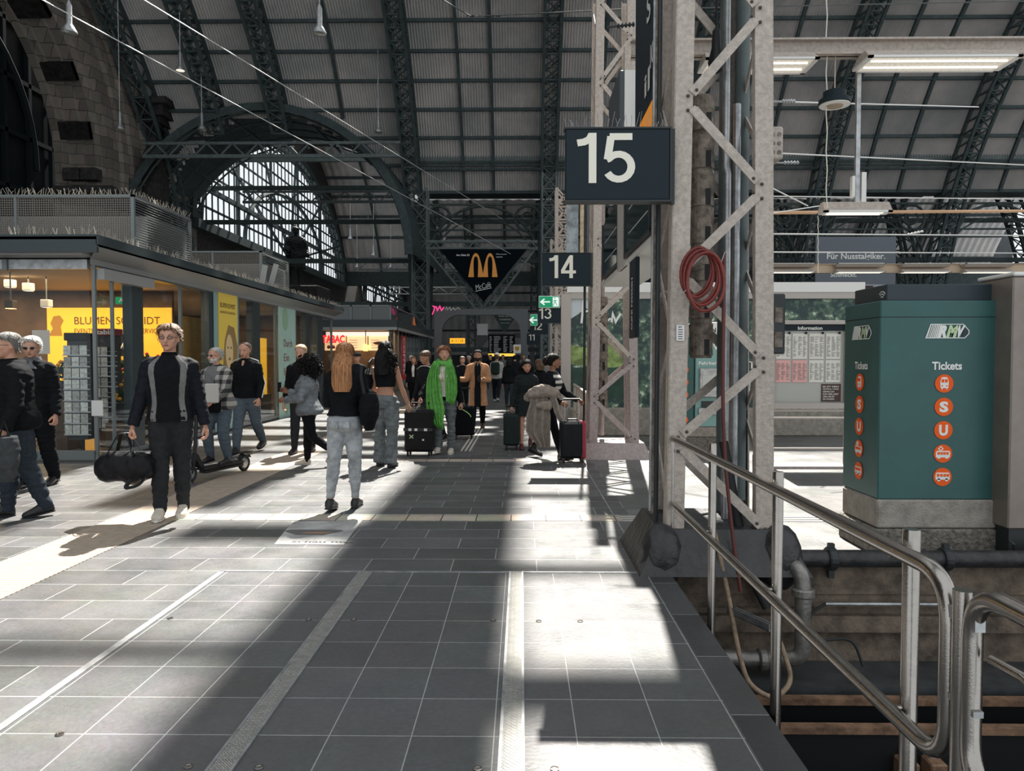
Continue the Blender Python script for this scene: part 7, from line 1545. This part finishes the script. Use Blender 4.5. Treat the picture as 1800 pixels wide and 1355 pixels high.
# camel coat man
q = G(840, 754); p = Person('bearded man in open camel coat over black clothes looking at his hand', q.x, q.y, 1.75, 182, 'm', .013, 'mid', 1, (12, -8), (4, 18), (2, 2), ((18, 16), (14, 14)), ((70, -38), (88, 30)), 0, 4, (0, -12))
p.body((55, 70)); p.hair(HB['black'], low=(.82, .55, .2), vol=.06); p.beard(HB['black']); p.trousers(K_BLK, .006, .027); p.top(K_CAMEL, 'camel_coat', .019, .5, .835, 1, .005, .006, .013, skirt=(.30, .125)); p.front(K_BLK, 'black_jumper', .48, .838, lambda z: 22-4*(z-.5), .024); p.front(K_GREY, 'grey_shirt', .80, .842, lambda z: 2+220*(z-.80), .027); p.collar(K_CAMEL, .046, .018); p.shoes(mat('brown leather', (.05, .025, .015), .4))
o = MB(); o.add([V((-.045, .16, .51))*1.75 + V((0, 0, 0)), V((.045, .16, .51))*1.75, V((.05, .185, .29))*1.75, V((-.05, .185, .29))*1.75], [(0, 1, 2, 3)]); 
oo = MB().rbox(-.07, .07, .15, .19, .50, .92, .01).build('coat_opening', K_BLK, p.root); oo.location = (0, .02, 0)
h_ = wp(p, 1); tag(MB().rbox(-.035, .035, -.005, .005, -.07, .07, .004).build('mobile_phone', M_BLACK, loc=h_ + V((0, -.03, .02))), 'small dark phone in the hand of the man in the camel coat', 'phone')
# long-haired woman in dark coat
q = G(922, 788); p = Person('woman with long black hair in dark coat with bare legs pulling a dark suitcase', q.x+.03, q.y, 1.54, 184, 'f', .012, 'fair', 4, (14, -10), (8, 22), (2, 2), ((2, 14), (8, 12)), ((8, 0), (30, 20)), 6, 14, (0, -14), stout=1.05)
p.body((75, 50)); p.hair(HB['black'], low=(.80, .35, .0), vol=.06, length=.19, seed=9, hw=1.5); p.top(C_('dark green coat', (.018, .024, .024)), 'coat', .017, .5, .84, 1, .006, .004, .012, skirt=(.37, .115)); p.shoes(mat('burgundy shoe', (.10, .02, .02), .4)); p.collar(K_BLK, .05, .03)
h_ = wp(p, 0); suitcase(P(899, 780, 12.6).x, 12.55, .27, .36, .53, 2, 'small ribbed dark suitcase of the long-haired woman', C_('dark green shell', (.02, .03, .03), .35), max(.12, h_.z-.60))
# striped top woman with coat
q = G(957, 806); p = Person('woman in striped top and black cardigan striding right with a taupe coat over her arm', q.x+.08, q.y, 1.65, -118, 'f', .011, 'tan', 5, (20, -16), (4, 22), (2, 2), ((8, 12), (22, 26)), ((62, 10), (40, 0)), 30, 2, (0, -16))
p.body((70, 60)); p.hair(HB['black'], low=(.78, .45, .12), vol=.05, seed=11); MB().ell(p.HP(0, -.55, .45), (.04, .05, .07), 12, 8).build('low_bun', HB['black'], p.root, smooth=True)
p.trousers(K_BLK, .002, .022, .0, .003); p.top(K_BLK, 'cardigan', .012, .50, .835, 1, .005, .004, .010); p.front(K_STRIPE, 'striped_top', .52, .83, lambda z: 44, .018, fold=.003); p.shoes(M_SHOE, M_RUBBER, .07)
MB().ell(p.HP(.36, .0, .30), (.006, .006, .012), 6, 5).build('earring', M_WHITE, p.root)
R_ = Matrix.Rotation(p.root.rotation_euler.z, 4, 'Z'); cw = p.root.location + (R_ @ ((p.arms[0][1]+p.arms[0][2])/2))
ct = thing('folded_coat', 'taupe wool coat draped over the arm of the woman in the striped top', 'coat', P(960, 700, 11.1))
mb = MB(); mb.path([(-.30, -.02, -.02), (-.22, -.09, .06), (-.05, -.12, .12), (.12, -.08, .08), (.16, .0, -.02), (.02, -.1, -.10), (-.16, -.12, -.10)], [.05, .085, .10, .09, .06, .085, .06], 12)
drp = [(V((-.17, -.14, 0)), .22), (V((-.14, -.15, -.25)), .32), (V((-.13, -.14, -.50)), .34)]
finish(remesh(mb, .012, 2), 'rolled_body', K_BEIGE, ct, .022, (12, 12, 14)); drape('hanging_panel', K_BEIGE, [(V((-.10, -.10, .02)), .24), (V((-.12, -.12, -.25)), .36), (V((-.12, -.10, -.50)), .36), (V((-.03, -.10, -.72)), .18)], 0, 0, 3, ct, 1, .03); drape('hanging_sleeve', K_BEIGE, [(V((.10, -.13, .04)), .08), (V((.17, -.14, -.2)), .11), (V((.27, -.14, -.42)), .09)], 0, 0, 1, ct, 3, .02)
h_ = wp(p, 1); q = P(1006, 790, 10.9); suitcase(q.x, 10.9, .37, .26, .54, 4, 'black suitcase with a red side shell beside the woman in the striped top', C_('black ribbed shell', (.016, .018, .02), .35), .32, trim=mat('dark red shell', (.30, .02, .04), .35))
# two people at the left edge
q = G(14, 915); p = Person('grey-haired man in black jacket cut by the left picture edge, walking left', q.x, 7.0, 1.78, 130, 'm', .011, 'fair', 5, (8, -8), (4, 12), (2, 2), ((-2, 10), (4, 14)), ((12, 0), (24, 0)), 12, 4, (0, -10), stout=1.15)
p.body((50, 55)); p.hair(HB['grey'], low=(.82, .55, .14), vol=.03); p.glasses(0); p.trousers(K_DJEAN, .012, .032, 0, .008); p.top(K_BLK, 'jacket', .022, .47, .84, 1, .008, .01, .014); p.collar(K_BLK, .048, .022); p.shoes()
sg = thing('grey_bag', 'dark grey fabric bag at the left picture edge in front of the grey-haired man', 'bag', (P(8, 770, 6.6).x, 6.6, .62)); b_ = MB(); loft(b_, [(V((0, 0, .2-.42*i/8)), XA, YA, .07+.05*sin(pi*(i/8*.7+.25)), .05+.05*sin(pi*(i/8*.7+.25))) for i in range(9)], 16); finish(remesh(b_, .012, 2), 'bag_body', C_('grey bag cloth', (.05, .055, .06)), sg, .012); MB().path([(-.05, 0, .18), (0, 0, .34), (.05, 0, .18)], .01, 6).build('handle', M_BLACK, sg)
q = G(62, 858); p = Person('grey-haired person with dark sunglasses, scarf and long black coat by the shop corner', q.x-.05, 8.7, 1.80, 186, 'm', .011, 'fair', 4, (10, -6), (5, 14), (2, 2), ((0, 12), (4, 12)), ((14, 0), (24, 0)), 14, 8, stout=1.05)
p.body((55, 55)); p.hair(HB['white'], low=(.84, .42, .06), vol=.075, seed=6, curl=.02); p.glasses(1); p.trousers(K_BLK, .014, .034, 0, .008); p.top(K_BLK, 'coat', .022, .45, .84, 1, .007, .008, .014); p.front(C_('grey scarf', (.14, .14, .15)), 'scarf', .79, .85, lambda z: 30, .026, fold=.01); p.collar(C_('grey scarf', (.14, .14, .15)), .048, .028); p.shoes()
# background passers-by
def passer(px, ytop, Y, label, head, m1, m2, hair, seed, sex='m', vox=.02, **k):
    random.seed(seed); x = P(px, 600, Y).x; H = 1.5 - (ytop-634)*Y/1300.; H = min(1.9, max(1.5, H))
    a = random.uniform(8, 20)*random.choice((-1, 1)); st = random.uniform(5, 14)
    p = Person(label, x, Y, H, head, sex, vox, 'fair' if seed % 3 else 'mid', 2, (a, -a), (6+st*(a < 0)*1.5, 6+st*(a > 0)*1.5), (2, 2), ((-a*.6, 8), (a*.6, 8)), ((14, 0), (14, 0)), random.uniform(-14, 14), 4, **k)
    p.body(hands=True, face=abs(((head+180) % 360)-0) < 60 or abs(head-180) < 60); p.hair(hair, vol=.05, low=(.8, .5, .12), length=.13 if sex == 'f' else 0, seed=seed); p.trousers(m2, .008, .028, wr=.004); p.top(m1, 'jacket', .016, .47, .84, 1, .004, .006, .012); p.shoes(); return p
p = passer(727, 626, 24, 'woman in black jacket and pale blouse walking by the red vertical banner', 180, K_BLK, K_BLK, HB['auburn'], 1, 'f'); p.front(K_WHITE, 'blouse', .6, .835, lambda z: 16, .022)
p = passer(628, 619, 19.5, 'man in dark cap and dark jacket standing in front of the snack shop', 178, K_NAVY, K_CHAR, HB['grey'], 2); MB().lathe([(.105, 0), (.10, .06), (.05, .1), (.005, .11)], p.HP(0, -.03, .72), 18).box(-.07, .07, .08, .19, p.HP(0, 0, .72).z, p.HP(0, 0, .72).z+.012).build('cap', K_CHAR, p.root, smooth=40)
p = passer(873, 621, 27, 'man from behind with white cap, backpack and pale hooded jacket', -10, C_('pale hooded jacket', (.42, .40, .38)), K_NAVY, HB['brown'], 3); MB().lathe([(.108, 0), (.10, .07), (.05, .11), (.005, .12)], p.HP(0, -.03, .70), 18).build('cap', M_WHITE, p.root, smooth=40); MB().rbox(-.15, .15, -.34, -.14, 1.0, 1.45, .05).build('backpack', C_('dark green backpack', (.02, .035, .03)), p.root)
p.shoes(M_WHITE)
CROWD = [(895, 628, 24, 'person in long black coat left of the long-haired woman', -5, 0, 4, 'f'), (813, 625, 22, 'man in dark suit behind the green scarf woman\'s shoulder', 180, 0, 5, 'm'), (824, 624, 30, 'dark-haired man between the suit man and the camel coat man', 182, 1, 6, 'm'), (905, 624, 34, 'distant person in dark clothes below the shield sign', 0, 1, 8, 'm'), (948, 630, 17, 'person in dark jacket just behind the long-haired woman', 20, 0, 9, 'f'), (962, 625, 19, 'white-haired person behind the woman in the striped top', 30, 2, 10, 'm'), (972, 621, 21, 'grey-capped person farther behind the woman in the striped top', 10, 1, 11, 'm'), (597, 632, 17, 'person in grey behind the blond woman\'s shoulder', 60, 2, 12, 'f'), (655, 628, 18, 'person with light cap between blond and crop top women', -20, 2, 13, 'm'), (722, 624, 37, 'distant walker left of the red banner woman', 10, 0, 14, 'm'), (790, 624, 38, 'distant walker under the orange sign', 180, 1, 15, 'f'), (862, 623, 40, 'distant walker right below the departure board', 170, 0, 16, 'm'), (920, 622, 40, 'distant walker at the right portal leg', 185, 2, 17, 'f'), (600, 640, 15.2, 'person with grey hood left of the snack shop', 140, 1, 18, 'f'), (742, 620, 32, 'distant man by the portal left leg', 175, 1, 19, 'm'), (884, 622, 46, 'farthest walker in the middle of the portal', 180, 2, 20, 'm')]
for px, yt, Y, lab, hd, mi, sd_, sx in CROWD: passer(px, yt, Y, lab, hd, (K_BLK, K_NAVY, C_('grey coat', (.16, .16, .16)))[mi], (K_CHAR, K_DJEAN, K_BLK)[sd_ % 3], (HB['black'], HB['brown'], HB['white'], HB['grey'])[sd_ % 4], sd_, sx, .024)
# bronze figure on the corbel
st_ = Person('dark bronze cloaked statue standing on a stone corbel before the great window', sc_.x, 64, 5.2, 200, 'm', .06, 'fair', 2, (4, -4), (4, 6), (3, 3), ((20, 14), (-10, 20)), ((60, 30), (50, 10)), 20, 10, z0=sc_.z, stout=1.3, cat='statue'); st_.root.name = 'bronze_statue'
M_BRZ = mat('dark bronze', (.012, .015, .016), .5, .6); st_.body(hands=False, face=False).bodyo.data.materials[0] = M_BRZ; st_.top(M_BRZ, 'cloak', .03, .5, .84, 1, .02, .02, .02, skirt=(.30, .14)); st_.hair(M_BRZ, vol=.08, low=(.7, .4, .1))
# ---- floor sticker, studs
a, b, c, d = G(514, 917), G(637, 915), G(604, 958), G(482, 957)
fs_ = thing('floor_sticker', 'faded white rectangular floor sticker on the dark slabs left of centre', 'sticker', (0, 0, 0)); MB().add([V((v.x, v.y, .003)) for v in (d, c, b, a)], [(0, 1, 2, 3)]).build('film', mat('faded white film', (.42, .42, .41), .6, 0, .25, 4), fs_)
mx_ = (a+b+c+d)/4
MB().prism([(.22*cos(t)*(1+.3*sin(3*t)), .14*sin(t)*(1+.3*cos(2*t))) for t in [2*pi*i/20 for i in range(20)]], (mx_.x-.05, mx_.y-.02, .0035), XA, YA, (0, 0, .001)).build('print_blot', mat('grey print blot', (.14, .14, .14), .6), fs_); MB().prism([(-.12, -.03), (.06, -.045), (.14, .0), (.05, .02), (-.1, .0)], (mx_.x-.02, mx_.y-.03, .005), XA, YA, (0, 0, .001)).build('print_accent', mat('orange print blot', (.40, .22, .12), .6), fs_)
text('schau mal', (d.x+.12, d.y+.06, .0035), XA, YA, .5, .04, mat('grey print blot', (.14, .14, .14), .6), fs_)
ST = [(331, 1348), (455, 1350), (299, 1087), (543, 1090), (622, 1090), (867, 1091), (947, 1092), (840, 1352), (975, 1352), (105, 1291), (1020, 1092)]
s0 = None
for i, (px, py) in enumerate(ST):
    g_ = G(px, py); 
    if s0 is None: s0 = thing('floor_stud', 'small round metal floor stud flush in the slabs', 'floor stud', (g_.x, g_.y, .001), group='round floor studs'); MB().lathe([(.017, 0), (.017, .003), (.012, .0035), (.011, .002), (.004, .002)], (0, 0, 0), 16).build('cap', M_STEEL, s0)
    else: dup(s0, (g_.x, g_.y, .001))
